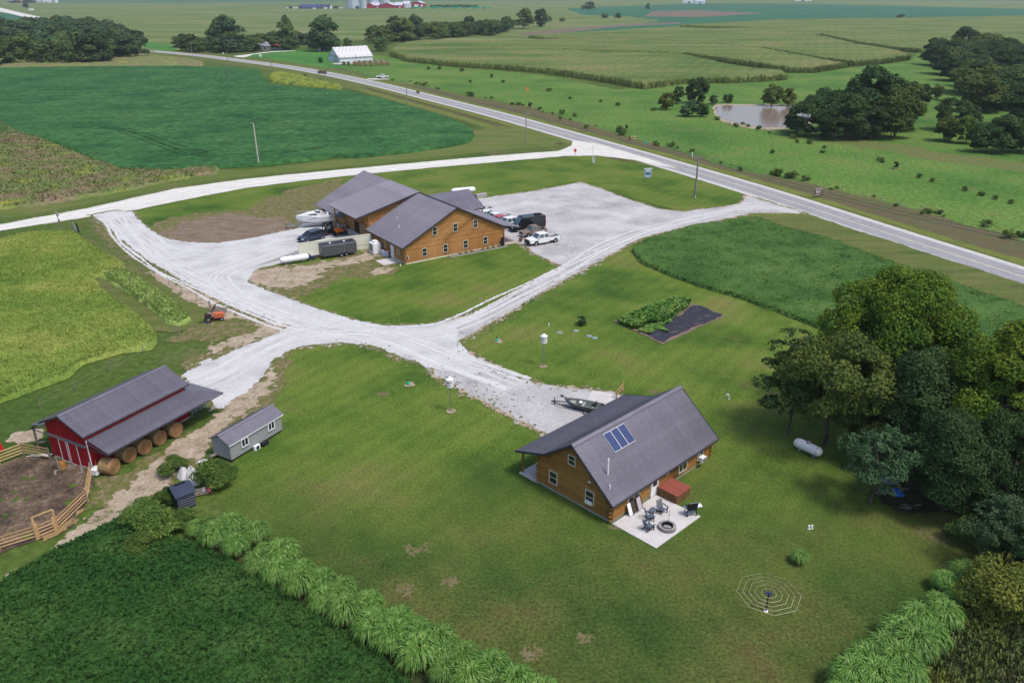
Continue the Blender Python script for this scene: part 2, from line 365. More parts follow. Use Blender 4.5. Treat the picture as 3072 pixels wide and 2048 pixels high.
# yards / rough grass round the property
near=PG(D,[(-700,1700),(-500,900),(-300,400),(0,300),(0,158),(330,140),(420,112),(900,90),(1480,175),(1700,170),(2100,110),(2600,150),(2900,500),(3000,1000),(3100,1700)])
sheet('rough_grass',near,.004,M_ground,res=2.5,jit=1.5,js=.2)
# highway: centre line through surveyed points
ctr=[D(345,117.5),D(420,124),D(480,130),D(540,138),D(650,152),D(760,171),D(880,197),D(1000,228),D(1120,258),D(1240,291)]+[G(1933.5,471.3),G(2291.8,577.3),G(2657.5,699),G(3049.3,824)]
e=(ctr[-1]-ctr[-2]).normalized();ctr.append(ctr[-1]+e*90)
c2=np.array([c[:2] for c in ctr])
def chaik(p,it=3):
    for _ in range(it):
        q=[p[0]]
        for a,b in zip(p[:-1],p[1:]):q+=[a*.75+b*.25,a*.25+b*.75]
        q.append(p[-1]);p=np.array(q)
    return p
cl=chaik(c2)
def strip(line,w0,w1=None):
    if w1 is None:w0,w1=-w0,w0
    d=np.gradient(line,axis=0);d/=np.linalg.norm(d,axis=1)[:,None];n=np.stack([-d[:,1],d[:,0]],1)
    return np.concatenate([line+n*w0,(line+n*w1)[::-1]])
def ribbon(name,line,w0,w1,z,m,kind='structure',parent=None):
    d=np.gradient(line,axis=0);d/=np.linalg.norm(d,axis=1)[:,None];n=np.stack([-d[:,1],d[:,0]],1)
    A=line+n*w0;B=line+n*w1;k=len(line);V=np.concatenate([np.c_[A,np.full(k,z)],np.c_[B,np.full(k,z)]])
    i=np.arange(k-1);o=ob(name,mesh_np(name,V,np.stack([i+k,i,i+1,i+1+k],1)[:,::-1] if w1<w0 else np.stack([i,i+k,i+k+1,i+1],1)[:,::-1],m),parent)
    if kind:o['kind']=kind
    return o
V_l=mat('verge_left',[g(.055,.095,.02),g(.095,.125,.03),g(.14,.145,.05)],.08,1.5,.35,.25,g(.13,.10,.06),(.5,.7),rough=.95,bump=.5,bs=2,stretch=(1,6,1),rz=-.62)
sheet('roadside_verge',strip(cl,17),.008,V_l,res=1.,jit=.8,js=.25)
M_ditch=mat('ditch_bottom',[g(.055,.065,.022),g(.09,.080,.035),g(.07,.085,.025)],.2,1.5,.4,rough=1,stretch=(1,4,1),rz=-.62,detail=6);M_ylw=mat('mown_bank',[g(.10,.135,.028),g(.15,.17,.042)],.2,2,.3,rough=1)
cr=cl[cl[:,0]>32];cm_=cl[(cl[:,0]>-60)&(cl[:,0]<26)]
for L_,bands in((cr,((-9.3,-6.6,M_ditch,.9),(-13.4,-11.2,M_ditch,1.2),(-16.6,-14.2,M_ylw,.7))),(cm_,((-11.5,-8.5,M_ditch,1.2),(-15.5,-13,M_ylw,.9),(-8,-6,M_ylw,.8))),(cl[30:],((5.6,8.0,M_ylw,.8),))):
    for a_,b_,m_,j_ in bands: sheet('ditch_strip',strip(L_,a_,b_),.013,m_,res=.7,jit=j_,js=.25)
# plowed/brown strip beyond the highway
pl=PG(R2,[(380,572),(900,672),(1300,745),(1700,865),(2000,955),(2352,1045)])
pl=np.concatenate([pl,PG(R6,[(410,-5),(900,85),(1300,180),(1700,285),(2100,410),(2360,485),(2600,560),(2600,730),(2352,640),(1900,505),(1400,355),(1000,225),(700,140),(330,25)]),PG(R2,[(2352,1085),(2000,1005),(1700,920),(1300,800),(900,712),(400,600)])])
sheet('tilled_strip',pl,.012,M_plow,res=.8,jit=1.2,js=.3)
# fields and pastures
past=np.concatenate([PG(R2,[(200,375),(340,395),(800,470),(1100,490),(1400,520),(1900,620),(2352,560)]),PG(R3,[(200,520),(740,500),(1150,470),(1560,420),(1640,350),(1760,380),(2352,560),(2352,1180)]),PG(R6,[(2600,150),(2600,560),(2352,480),(1900,355),(1400,220),(900,90),(400,0)]),PG(R2,[(2352,1050),(2000,950),(1700,860),(1300,740),(900,665),(500,585),(230,540),(0,470),(0,440)])])
sheet('pasture',past,.016,M_pasture,res=2,jit=1.5,js=.2)
M_paston=mat('pasture_brownish',[g(.10,.14,.04),g(.13,.13,.05)],.05,1,.3,rough=.95)
sheet('pasture_dry_patch',PG(R3,[(900,960),(1400,980),(1900,1070),(2352,1120),(2352,1176),(1800,1120),(1300,1030)]),.02,M_paston,res=1.5,jit=4,js=.12)
sheet('farmyard_lawn',PG(R1,[(1660,400),(1750,375),(1950,345),(2200,345),(2330,345),(2400,470),(2250,470),(2000,430),(1750,395)]),.02,M_farlawn,res=2,jit=1,js=.2)
soy=np.concatenate([PG(R1,[(-500,470),(0,475),(700,464),(1300,464),(1650,477),(1780,487),(1820,540),(1850,590),(2352,632)]),PG(R2,[(300,690),(550,760),(750,820),(880,880),(920,935),(880,985),(700,1025),(400,1065),(100,1095)]),PG(R1,[(2352,1085),(1850,1145),(1400,1172),(1000,1178),(850,1180),(720,1150),(620,1090),(480,1030),(350,975),(150,945),(0,935),(-500,930)])])
M_soil=mat('dark_topsoil',[g(.03,.024,.018),g(.05,.04,.03)],.8,3,.3,rough=1)
sheet('soybean_soil',soy,.03,M_soil,res=1.2,jit=.5,js=.3)
sheet('soybean_field',soy,.05,M_soy,res=1.0,jit=.5,js=.4,h=.75,hw=.8,bump=.12,bsc=.9,sub=8,isub=8,kind='stuff',label='dark green soybean field beyond the gravel road',category='crop field')
# weedy corner left
sheet('weedy_verge',PG(D,[(-60,320),(0,314),(60,318),(150,330),(230,365),(300,390),(420,390),(560,392),(700,375),(900,355),(1060,325),(1090,300),(1150,290),(1220,300),(1290,325),(1260,335),(1100,350),(900,372),(700,392),(560,405),(400,425),(200,470),(0,505),(-60,515)]),.024,M_verge,res=.7,jit=.8,js=.3)
weed=PG(R4,[(-200,-330),(0,-320),(200,-240),(480,-140),(620,-80),(850,0),(1150,10),(1500,-20),(1500,20),(1100,90),(900,140),(600,190),(300,240),(0,270),(-200,300)])
sheet('dry_weed_field',weed,.03,M_weed,res=.7,jit=1.2,js=.3,h=.7,hw=1.2,bump=.35,bsc=.8,sub=6,isub=6,kind='stuff',label='brown and yellow weedy ground at the soybean field edge',category='weeds')
for nm,pp,lb in(('weed_strip',PG(R1,[(0,440),(400,430),(560,440),(700,400),(1000,390),(1230,400),(1400,430),(1400,460),(700,462),(0,470)]),'purplish dry weeds below the left wood'),):
    sheet(nm,pp,.03,M_weed,res=1.5,jit=1.5,js=.2,h=1,hw=2,bump=.5,bsc=.4,sub=5,isub=5,kind='stuff',label=lb,category='weeds')
sheet('goldenrod_patch',PG(R1,[(1850,520),(1900,500),(2050,520),(2150,550),(2352,590),(2352,625),(2100,600),(1880,570)]),.04,M_gold,res=1.,jit=1.5,js=.3,h=1.1,hw=1.5,bump=.5,bsc=.6,sub=6,isub=6,kind='stuff',label='yellow goldenrod beside the soybean field corner',category='wildflowers')
# corn
def corn(name,pts,lab,h=2.5,z=.05,und=0):
    P=PG(D,pts)
    sheet(name,P,z,M_corn,res=1.8,jit=1.2,js=.15,h=h,hw=.5,bump=.25,bsc=.5,sub=6,isub=2,kind='stuff',label=lab,category='corn field')
corn('corn_field',[(1560,62),(1800,49),(2100,45),(2450,38),(2450,92),(2260,112),(2114,122),(2050,117),(1968,105),(1885,86),(1700,68)],'corn strip farthest up the slope, behind the right woods')
corn('corn_field',[(1210,88),(1500,75),(1700,70),(1800,72),(1885,88),(1968,108),(2068,125),(2088,138),(2034,147),(1961,153),(1840,136),(1748,118),(1568,101),(1300,96)],'corn strip ending in a tongue left of the right woods')
corn('corn_field',[(930,103),(1300,97),(1568,101),(1748,118),(1840,136),(1944,156),(1868,168),(1814,168),(1700,150),(1568,131),(1300,121),(1100,118),(930,112)],'middle corn strip between two dark terrace lines')
corn('corn_field',[(897,128),(935,142),(1020,152),(1140,160),(1260,170),(1390,190),(1480,206),(1560,194),(1700,191),(1810,184),(1795,172),(1700,163),(1568,133),(1300,123),(1100,118),(930,106),(910,112)],'nearest corn field above the bright green pasture')
sheet('soybean_far_field',PG(D,[(1300,20),(1600,8),(1850,9),(2450,23),(2450,38),(2100,43),(1800,47),(1560,60),(1300,76),(1250,75),(1420,62),(1520,48),(1440,38),(1340,35)]),.03,M_soyfar,res=6,jit=3,js=.05)
sheet('bare_far_field',PG(D,[(1180,80),(1270,68),(1450,55),(1570,51),(1560,55),(1420,62),(1330,72),(1210,82)]),.035,mat('brown_far_field',[g(.15,.12,.09)],1,.2,.2,rough=1),res=5,jit=3,js=.05)
sheet('bare_far_field',PG(D,[(1500,26),(1600,24),(1760,31),(1600,40),(1480,38)]),.035,bpy.data.materials['brown_far_field'],res=6,jit=3,js=.05)
sheet('soybean_far_field',PG(D,[(-80,28),(0,30),(40,34),(85,50),(95,58),(60,66),(-80,70)]),.03,M_soyfar,res=6,jit=2,js=.05)
sheet('far_blue_field',PG(D,[(60,-4),(900,-8),(2450,-8),(2450,3),(1500,1),(900,3),(400,7),(60,6)]),.03,mat('far_crop',[g(.05,.12,.07)],1,.05,.2,rough=1),res=40,jit=10,js=.01)
sheet('far_gravel_road',PG(D,[(-60,12),(0,18),(40,28),(95,40),(125,52),(105,53),(60,41),(20,31),(-60,16)]),.05,M_groad,res=3,jit=.5,js=.1)
sheet('far_meadow',PG(R1,[(985,285),(1100,300),(1210,320),(1215,358),(1100,350),(985,330)]),.04,M_farlawn,res=2,jit=2,js=.1)
# highway
lane=6.9
ribbon('road_shoulder',cl,-4.7,4.7,.034,M_shoulder)
ribbon('highway',cl,-3.5,3.5,.038,M_asph)
ribbon('edge_line',cl,3.12,3.27,.042,M_paint);ribbon('edge_line',cl,-3.27,-3.12,.042,M_paint);ribbon('centre_line',cl,-.09,.09,.042,M_paint2)
# gravel road and apron
groad=PG(D,[(-80,535),(0,516),(200,479),(400,434),(560,412),(700,398),(850,384),(1000,370),(1150,357),(1285,347),(1312,335),(1316,322),(1370,330),(1480,362),(1560,388),(1510,380),(1450,367),(1370,358),(1300,359),(1150,372),(1000,385),(850,399),(700,415),(560,433),(430,458),(310,483),(215,497),(0,531),(-80,550)])
sheet('gravel_road',groad,.044,M_groad,res=.45,jit=.35,js=.6)
# lawns
lawnN=PG(D,[(306,487),(430,459),(560,434),(700,416),(850,400),(1000,386),(1150,373),(1300,361),(1370,360),(1500,383),(1690,440),(1712,452),(1700,468),(1668,474),(1568,486),(1400,441),(1334,419),(1100,456),(1060,560),(640,575),(500,560),(384,551),(350,533)])
sheet('lawn',lawnN,.028,M_lawn,res=.5,jit=.3,js=.5)
lawnM=PG(D,[(560,640),(700,560),(900,560),(1180,553),(1300,612),(1217,662),(1111,718),(1000,748),(927,756),(851,750),(784,733),(650,688)])
sheet('lawn',lawnM,.028,M_lawn,res=.5,jit=.3,js=.5)
lawnE=PG(D,[(1050,780),(1234,674),(1391,588),(1467,545),(1568,520),(1725,488),(1850,489),(1990,537),(2200,600),(2400,662),(2500,1300),(2200,1300),(1800,1040),(1420,900),(1227,884),(1100,828),(1040,800)])
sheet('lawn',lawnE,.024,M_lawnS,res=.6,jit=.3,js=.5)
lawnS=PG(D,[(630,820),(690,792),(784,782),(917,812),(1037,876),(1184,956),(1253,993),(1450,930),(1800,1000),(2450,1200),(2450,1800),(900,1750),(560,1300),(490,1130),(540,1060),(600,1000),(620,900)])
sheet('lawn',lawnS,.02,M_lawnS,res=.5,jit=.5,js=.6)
# driveways
M_thinm=mat('gravelly_grass',[g(.075,.10,.025),g(.12,.12,.04),g(.16,.14,.07)],.5,4,.4,1.3,g(.34,.32,.29),(.52,.60),rough=.97,bump=.6,bs=4,detail=8)
drv1=PG(D,[(213,494),(240,515),(290,560),(350,605),(410,640),(470,672),(530,700),(590,723),(668,748),(640,762),(600,782),(540,805),(480,832),(430,855),(418,862),(455,895),(500,937),(520,940),(560,910),(597,877),(626,827),(683,797),(784,786),(860,790),(860,745),(784,729),(717,706),(650,682),(594,659),(565,647),(590,618),(640,606),(700,595),(790,575),(830,560),(780,500),(700,512),(684,525),(634,535),(567,549),(500,559),(434,557),(384,550),(350,532),(317,505),(305,486),(260,485)])
drv2=PG(D,[(700,706),(784,728),(851,745),(927,751),(1000,743),(1050,733),(1050,784),(1067,804),(1100,824),(1140,850),(1100,860),(1000,850),(917,817),(851,792),(784,786),(700,795)])
sheet('gravel_driveway',[drv1,drv2],.050,M_gravel,res=.22,jit=.5,js=1.1,sub=8)
drv3=PG(D,[(960,770),(1000,744),(1068,728),(1111,712),(1151,692),(1217,658),(1293,612),(1234,585),(1207,565),(1184,555),(1140,562),(1050,520),(1050,470),(1101,457),(1134,452),(1201,444),(1251,435),(1334,420),(1400,442),(1451,462),(1517,482),(1568,487),(1668,475),(1701,469),(1716,450),(1745,459),(1850,492),(1835,489),(1725,490),(1568,523),(1467,548),(1391,591),(1317,631),(1234,678),(1168,718),(1117,745),(1074,772),(1050,784),(1067,804),(1100,824),(1160,856),(1227,881),(1350,897),(1400,900),(1440,930),(1330,1010),(1253,997),(1184,960),(1137,934),(1084,907),(1037,880),(1000,860)])
sheet('gravel_margin',drv3,.0445,M_dirt2,res=.3,jit=1.1,js=.9,grow=.25)
sheet('thin_grass_margin',[drv1,drv2,drv3],.0415,M_thinm,res=.35,jit=1.4,js=.7,grow=.7)
sheet('gravel_parking_lot',drv3,.046,M_gravel2,res=.22,jit=.5,js=1.1,sub=8)
# bare earth
M_thin=mat('thin_grass',[g(.075,.10,.025),g(.11,.12,.035),g(.13,.115,.05)],.35,3,.4,1.1,g(.20,.15,.10),(.47,.62),rough=.97,bump=.6,bs=4,detail=8)
M_spot=mat('worn_soil',[g(.12,.10,.045),g(.19,.155,.09)],1.5,5,.3,3.0,g(.07,.085,.025),(.50,.62),rough=1,detail=7)
for k_,pp in enumerate((PG(R4,[(980,400),(1150,330),(1400,290),(1700,270),(1850,200),(2000,130),(2352,60),(2352,330),(2100,430),(1900,460),(1500,508),(1350,500),(1150,480)]),PG(ZB,[(-150,1300),(40,1300),(300,1300),(700,1260),(1300,1150),(1570,1040),(1700,1180),(1900,1300),(1800,1420),(1500,1450),(1100,1450),(900,1600),(500,1750),(100,1700),(-150,1560)]),PG(R4,[(620,330),(760,420),(900,560),(1100,680),(1400,830),(1700,950),(2000,1060),(1880,1130),(1500,1176),(1150,1176),(1300,1080),(1480,980),(1250,860),(1000,690),(850,590),(700,470)]),PG(R7,[(1950,60),(2050,20),(1960,200),(1930,330),(1800,470),(1600,560),(1480,640),(1300,900),(1100,1080),(900,1176),(560,1176),(660,1000),(900,880),(1120,760),(1250,640),(1500,560),(1700,330)]),PG(R7,[(1200,150),(1500,60),(1700,10),(1400,180),(1250,240)]))):
    sheet('thin_grass',pp,.038,M_thin,res=.35,jit=2.2,js=.6)
sheet('dirt_patch',PG(R4,[(1090,435),(1250,370),(1400,325),(1600,305),(1900,325),(2045,385),(1900,428),(1750,460),(1500,503),(1350,493),(1200,475)]),.040,M_dirt,res=.4,jit=2.6,js=.7)
sheet('dirt_patch',PG(R4,[(1850,190),(2000,150),(2250,130),(2350,60),(2330,180),(2150,290),(1900,240)]),.040,M_thin,res=.4,jit=3,js=.7)
sheet('dirt_patch',PG(ZB,[(-100,1400),(40,1335),(200,1335),(700,1290),(1300,1185),(1560,1070),(1660,1160),(1500,1230),(1000,1310),(850,1400),(820,1520),(400,1600),(0,1520)]),.040,M_dirt2,res=.25,jit=2.2,js=.9)
sheet('dirt_patch',PG(ZB,[(1500,1390),(1640,1330),(1830,1320),(1760,1380),(1600,1420)]),.040,M_dirt2,res=.35,jit=.8,js=.6)
trk=PG(R7,[(1800,270),(1540,468),(1400,600),(1200,690),(1130,800),(1000,900),(900,1000),(750,1130),(600,1250),(500,1330),(330,1500),(150,1620),(0,1700),(-100,1760),(-100,1700),(60,1610),(250,1480),(420,1330),(700,1176)])
trk=PG(R7,[(1800,270),(1540,468),(1380,600),(1200,690),(1100,800),(1000,890),(870,1010),(740,1120),(560,1260),(480,1330),(600,1330),(740,1250),(880,1180),(1000,1080),(1150,1000),(1280,850),(1450,760),(1480,650),(1700,490),(1830,380),(1910,250),(1880,180)])
sheet('dirt_track',trk,.054,M_dirt2,res=.2,jit=1.3,js=1.5)
sheet('dirt_track',PG(R10,[(480,150),(560,90),(640,60),(620,130),(500,220),(400,300),(250,400),(120,450),(0,500),(-60,520),(-60,490),(150,400),(350,290)]),.054,M_dirt2,res=.16,jit=.9,js=1.6)
sheet('corral_ground',np.concatenate([PG(R7,[(-200,880),(0,850),(150,800),(330,790),(560,870),(660,880),(640,960),(600,1110)]),PG(R10,[(560,0),(500,100),(380,150),(270,195),(0,290),(-200,340)])]),.058,M_mud,res=.25,jit=.5,js=.8,h=.01,hw=2,bump=.25,bsc=.9,isub=8)
sheet('dirt_patch',PG(R7,[(20,690),(130,620),(290,600),(300,700),(120,705)]),.05,M_dirt2,res=.3,jit=.8,js=.8)
sheet('dirt_patch',PG(D,[(340,620),(430,660),(520,705),(560,730),(500,735),(440,700),(380,665)]),.046,M_dirt2,res=.22,jit=2.,js=1.)
sheet('gravel_spill',PG(D,[(462,832),(480,825),(492,829),(478,838),(464,840)]),.055,M_gravel,res=.15,jit=.5,js=1.5)
for pts in([(470,800),(560,770),(640,740),(640,765),(560,790),(490,815)],[(585,735),(650,745),(640,752),(600,755)]):
    sheet('dirt_patch',PG(D,pts),.05,M_dirt2,res=.2,jit=2.,js=1.2)
rs=np.random.RandomState(3)
bare=[(960,1262,14),(925,1352,14),(1040,1335,10),(1220,1500,14),(1340,1465,9),(1415,1210,10),(2130,1225,22),(2160,1240,14),(1770,905,14),(1850,840,13),(1500,900,9),(880,905,8),(430,830,10),(2210,1205,40)]
FL=[]
for i,(x,y,r) in enumerate(bare):
    c=D(x,y);rw=(D(x+r,y)-c).length;FL.append(np.random.RandomState(i).randn(34,2)*rw*[.9,.6]+np.array(c[:2]));continue
    a=np.linspace(0,2*math.pi,14,endpoint=False);P=np.stack([c[0]+np.cos(a)*rw*(1+.0*a),c[1]+np.sin(a)*rw*.8],1)
    sheet('bare_spot',P,.062,M_spot,res=.10,jit=rw*1.6,js=4.5)

tufts('bare_soil_flecks',np.concatenate(FL),.15,.008,M_spot,z=.035,k=2,lean=1.8,wide=.6,label='flecks of bare soil showing through the lawn',cat='soil')
# wheel tracks worn along the drives
M_trk=mat('compacted_gravel',[g(.49,.49,.49),g(.55,.55,.56)],.8,9,.14,rough=.95,detail=6);M_trkd=mat('loose_grey_gravel',[g(.46,.45,.44),g(.52,.51,.50)],.8,9,.2,rough=.95,detail=6)
def tracks(name,pts,offs,z=.056,w=.22,m=None,f=D):
    L_=chaik(np.array([f(*p)[:2] for p in pts]),3)
    s_=np.r_[0,np.cumsum(np.linalg.norm(np.diff(L_,axis=0),axis=1))];n=max(8,int(s_[-1]/1.5));t=np.linspace(0,s_[-1],n);L2=np.c_[np.interp(t,s_,L_[:,0]),np.interp(t,s_,L_[:,1])]
    for k,o_ in enumerate(offs):
        wob=fbm(t*.05,t*0+o_*3.1,k+5,2)*1.1;d=np.gradient(L2,axis=0);d/=np.linalg.norm(d,axis=1)[:,None];nn=np.stack([-d[:,1],d[:,0]],1)
        c=L2+nn*(o_+wob)[:,None];ww=w*(.7+.6*vn(t*.3,t*0,k+2))
        P=np.concatenate([c+nn*ww[:,None],(c-nn*ww[:,None])[::-1]]);sheet(name,P,z,(m or (M_trk if k%3 else M_trkd)),res=.16,jit=.22,js=3.)
rt1=[(262,498),(330,580),(430,640),(560,700),(680,745),(800,768),(900,775),(1000,815),(1100,850),(1190,885)]
tracks('wheel_track',rt1,(-2.6,-1.7,-.9,0,.8,1.7,2.5))
tracks('wheel_track',[(440,890),(520,860),(600,810),(680,772),(780,760),(880,765)],(-1.6,-.8,0,.9,1.7))
tracks('wheel_track',[(850,765),(1000,765),(1080,735),(1180,680),(1300,620),(1400,560),(1500,525),(1620,495),(1740,475),(1840,488)],(-1.5,-.75,.0,.75,1.5))
tracks('wheel_track',[(680,570),(600,590),(520,620),(480,640),(540,690),(660,740)],(-1.6,-.8,0,.8,1.7))
tracks('wheel_track',[(300,520),(380,580),(460,590),(560,575),(680,550)],(-1.2,0,1.1))
def road_tracks(pts,offs,w,m,z=.0505):
    tracks('road_wear',pts,offs,z,w,m)
road_tracks([(-40,533),(200,489),(400,445),(560,422),(700,406),(850,391),(1000,377),(1150,364),(1300,352),(1400,352)],(-1.2,1.2),.35,mat('road_wheel_wear',[g(.66,.65,.62)],1,5,.1,rough=.95))
# dark gaps left by the sprayer in the soybeans
M_gap=mat('soybean_gap',[g(.010,.035,.014)],1,2,.3,rough=1)
for pts in ([(200,383),(300,380),(400,410),(520,460),(540,468),(700,470),(900,455),(1000,440)],[(320,383),(390,395),(500,440),(600,462)],[(660,340),(780,360),(900,395)],[(0,300),(200,290),(400,270),(560,280)],[(650,218),(665,240),(650,255),(672,252),(685,235),(678,218)]):
    q=[(x*2.297/1.0/1.0,y*2.297) for x,y in pts]
    tracks('sprayer_track',pts,(0,2.6) if len(pts)!=6 else (0,),.86,.13,M_gap,f=lambda x,y:G(x,y,.8))
# ---------------- building materials ----------------
M_roof=mat('grey_metal_roof',[g(.135,.128,.16),g(.185,.175,.21)],.5,2.5,.10,obj_rand=.05,rough=.42,metal=.35,spec=.5)
M_roofm=mat('grey_metal_roof_dusty',[g(.175,.165,.205),g(.225,.215,.255)],.4,2,.10,obj_rand=.05,rough=.42,metal=.35,spec=.5)
M_trim=mat('dark_trim',[g(.05,.05,.062)],rough=.5)
M_log=mat('cedar_logs',[g(.27,.125,.038),g(.36,.18,.062),g(.43,.235,.09)],.9,9,.22,.6,g(.15,.075,.03),(.60,.80),rough=.65,obj_rand=.16,stretch=(.35,.35,3),bump=.25,bs=12)
M_log2=mat('stained_logs',[g(.20,.098,.026),g(.27,.140,.038),g(.33,.18,.052)],.9,9,.22,.5,g(.07,.042,.018),(.55,.74),rough=.6,obj_rand=.16,stretch=(.35,.35,3),bump=.25,bs=12)
M_chink=mat('log_core',[g(.10,.055,.02)],rough=.9)
M_glass=mat('dark_window_glass',[g(.012,.016,.022)],rough=.08,spec=.8)
M_frame=mat('cream_window_frame',[g(.52,.46,.38)],rough=.5)
M_white=mat('white_paint',[g(.70,.71,.73)],2,6,.05,rough=.5)
M_red=mat('red_siding',[g(.25,.012,.016),g(.31,.017,.021)],.6,3,.08,rough=.5)
M_gsid=mat('grey_siding',[g(.24,.255,.26),g(.29,.30,.305)],.6,3,.08,rough=.6)
M_wood=mat('fresh_fence_wood',[g(.42,.26,.12),g(.52,.34,.18)],2,8,.2,rough=.8,obj_rand=.25)
M_wgrey=mat('weathered_wood',[g(.16,.135,.11),g(.24,.21,.18)],2,8,.2,rough=.9)
M_pole=mat('utility_pole_wood',[g(.17,.155,.145),g(.25,.235,.22)],1.5,6,.2,rough=.9)
M_metal=mat('galvanised_metal',[g(.35,.36,.38)],2,5,.1,rough=.4,metal=.7)
M_dark=mat('black_steel',[g(.02,.02,.024)],2,5,.2,rough=.45)
M_tyre=mat('tyre_rubber',[g(.022,.022,.024)],rough=.8)
M_cream=mat('cream_block_wall',[g(.60,.59,.48),g(.66,.65,.55)],.8,4,.06,rough=.85)
M_hay=mat('hay_bale',[g(.20,.125,.055),g(.28,.185,.085),g(.34,.24,.12)],2.5,14,.35,rough=.95,bump=.6,bs=14)
M_hayend=mat('hay_bale_end',[g(.22,.12,.055),g(.29,.17,.08)],3,14,.3,rough=.95,bump=.6,bs=14)
# ---------------- parts for buildings ----------------
_lc={}
def log(parent,p,ang,L,m,h=.2,r=.07):
    key=(round(L*4)/4,m.name,h)
    if key not in _lc:
        L_=key[0];b=MB();b.prism([(.08,0),(0,0),(-r*.7,h*.14),(-r,h*.5),(-r*.7,h*.86),(0,h),(.08,h)],0,L_,'x');_lc[key]=b.me('log',m)
    o=ob('log',_lc[key],parent);o.location=p;o.rotation_euler=(0,0,ang);return o
def logend(parent,p,ang,m,h=.2):
    key=('e',m.name,h)
    if key not in _lc: b=MB();b.lathe([(h*.45,0),(h*.5,.02),(h*.5,.3)],8,ax='x');_lc[key]=b.me('log_end',m)
    o=ob('log_end',_lc[key],parent);o.location=p;o.rotation_euler=(0,0,ang);return o
def logwall(wall,A,ang,spans,m,h=.2):   # spans: (z, s0, s1) along the direction ang from A; logs bulge to the right-hand side
    c,s=math.cos(ang),math.sin(ang)
    for z,s0,s1 in spans:
        if s1-s0>.2: log(wall,(A[0]+c*s0,A[1]+s*s0,z),ang,s1-s0,m,h)
_wc={}
def win(parent,p,ang,w,h,style='sash',fm=None,name='window',sill=0):
    fm=fm or M_frame;key=(w,h,style,fm.name)
    if key not in _wc:
        f=MB();t=.085;d0,d1=-.13,.05
        f.bb(-w/2,w/2,d0,d1,h/2-t,h/2);f.bb(-w/2,w/2,d0,d1,-h/2,-h/2+t);f.bb(-w/2,-w/2+t,d0,d1,-h/2+t,h/2-t);f.bb(w/2-t,w/2,d0,d1,-h/2+t,h/2-t)
        if style=='sash': f.bb(-w/2+t,w/2-t,d0+.02,d1,-.03,.03)
        if style=='slide': f.bb(-.035,.035,d0+.02,d1,-h/2+t,h/2-t)
        pn=MB()
        if style=='sash': pn.bb(-w/2+t,w/2-t,-.085,-.07,.03,h/2-t);pn2=MB();pn2.bb(-w/2+t,w/2-t,-.085,-.07,-h/2+t,-.03)
        elif style=='slide': pn.bb(-w/2+t,-.035,-.085,-.07,-h/2+t,h/2-t);pn2=MB();pn2.bb(.035,w/2-t,-.085,-.07,-h/2+t,h/2-t)
        else: pn.bb(-w/2+t,w/2-t,-.085,-.07,-h/2+t,h/2-t);pn2=None
        _wc[key]=(f.me('window',fm),pn.me('pane',M_glass),pn2.me('pane',M_glass) if pn2 else None)
    f,a,b=_wc[key];o=ob(name,f,parent);o.location=p;o.rotation_euler=(0,0,ang)
    ob('pane',a,o)
    if b:ob('pane',b,o)
    return o
def door(parent,p,ang,w,h,m,glass=False,name='door'):
    d=part(name,parent,m,lambda b:(b.bb(-w/2,w/2,-.12,0,0,h)));d.location=p;d.rotation_euler=(0,0,ang)
    part('door_frame',d,M_white,lambda b:(b.bb(-w/2-.08,-w/2,-.14,.02,0,h+.08),b.bb(w/2,w/2+.08,-.14,.02,0,h+.08),b.bb(-w/2,w/2,-.14,.02,h,h+.08)))
    part('handle',d,M_metal,lambda b:b.bb(w/2-.14,w/2-.09,-.17,-.121,.95,1.05))
    if glass: part('pane',d,M_glass,lambda b:b.bb(-w/2+.16,w/2-.16,-.13,-.121,h*.5,h-.16))
    return d
_pc={}
def slope(roof,S,al,dn,n,m,ribs=4,name='roof_panel',rh=.045):
    S=Vector(S);al=Vector(al);dn=Vector(dn);w=al/n;wl=w.length;u=w.normalized();nr=al.cross(dn).normalized()
    if nr.z<0:nr=-nr
    ps=[(0,0)]
    for i in range(ribs):
        c=(i+.5)*wl/ribs;ps+=[(c-.035,0),(c-.015,rh),(c+.015,rh),(c+.035,0)]
    ps.append((wl-.006,0));V=[];k=len(ps)
    for t in(0,1):
        for s_,h in ps:V.append(S+u*s_+dn*t+nr*h)
    for t in(0,1):
        for s_ in(0,wl-.006):V.append(S+u*s_+dn*t-nr*.05)
    F=[(i,i+1,i+1+k,i+k) for i in range(k-1)]+[(2*k,2*k+1,k-1,0),(2*k+2,k,2*k-1,2*k+3),(2*k,2*k+2,2*k+3,2*k+1)]
    F[-3]=tuple([2*k,2*k+1]+list(range(k-1,-1,-1)));F[-2]=tuple([2*k+3,2*k+2]+list(range(k,2*k)))
    b=MB();b.add(V,F);me=b.me(name,m)
    for i in range(n):
        o=ob(name,me,roof);o.location=w*i
# ================= near log house =================
hO=G(1833,1570);hA=math.atan2((G(2126.7,1375)-hO).y,(G(2126.7,1375)-hO).x)
class Frm:
    def __init__(s,o,a): s.o=Vector((o[0],o[1],0));s.a=a;s.c,s.s=math.cos(a),math.sin(a)
    def w(s,x,y,z=0): return Vector((s.o.x+x*s.c-y*s.s,s.o.y+x*s.s+y*s.c,z))
    def loc(s,P): d=P-s.o;return (d.x*s.c+d.y*s.s,-d.x*s.s+d.y*s.c)
HF=Frm(hO,hA)
house=thing('log_house','log house with solar panels on its grey metal roof and a patio','house',hO,hA)
LX,LY=14.7,8.53;zr,ze=6.02,2.15
def hz(y): return zr-.83*abs(y-4.25)-.14 if y<7.4 else 3.75-(y-7.4)*.33-.16
wall=part('wall',house,M_chink,lambda b:b.prism([(.08,0),(LY-.08,0),(LY-.08,hz(LY-.08)),(7.4,hz(7.4)),(4.25,hz(4.25)),(.08,hz(.08))],.08,LX-.08,'x'))
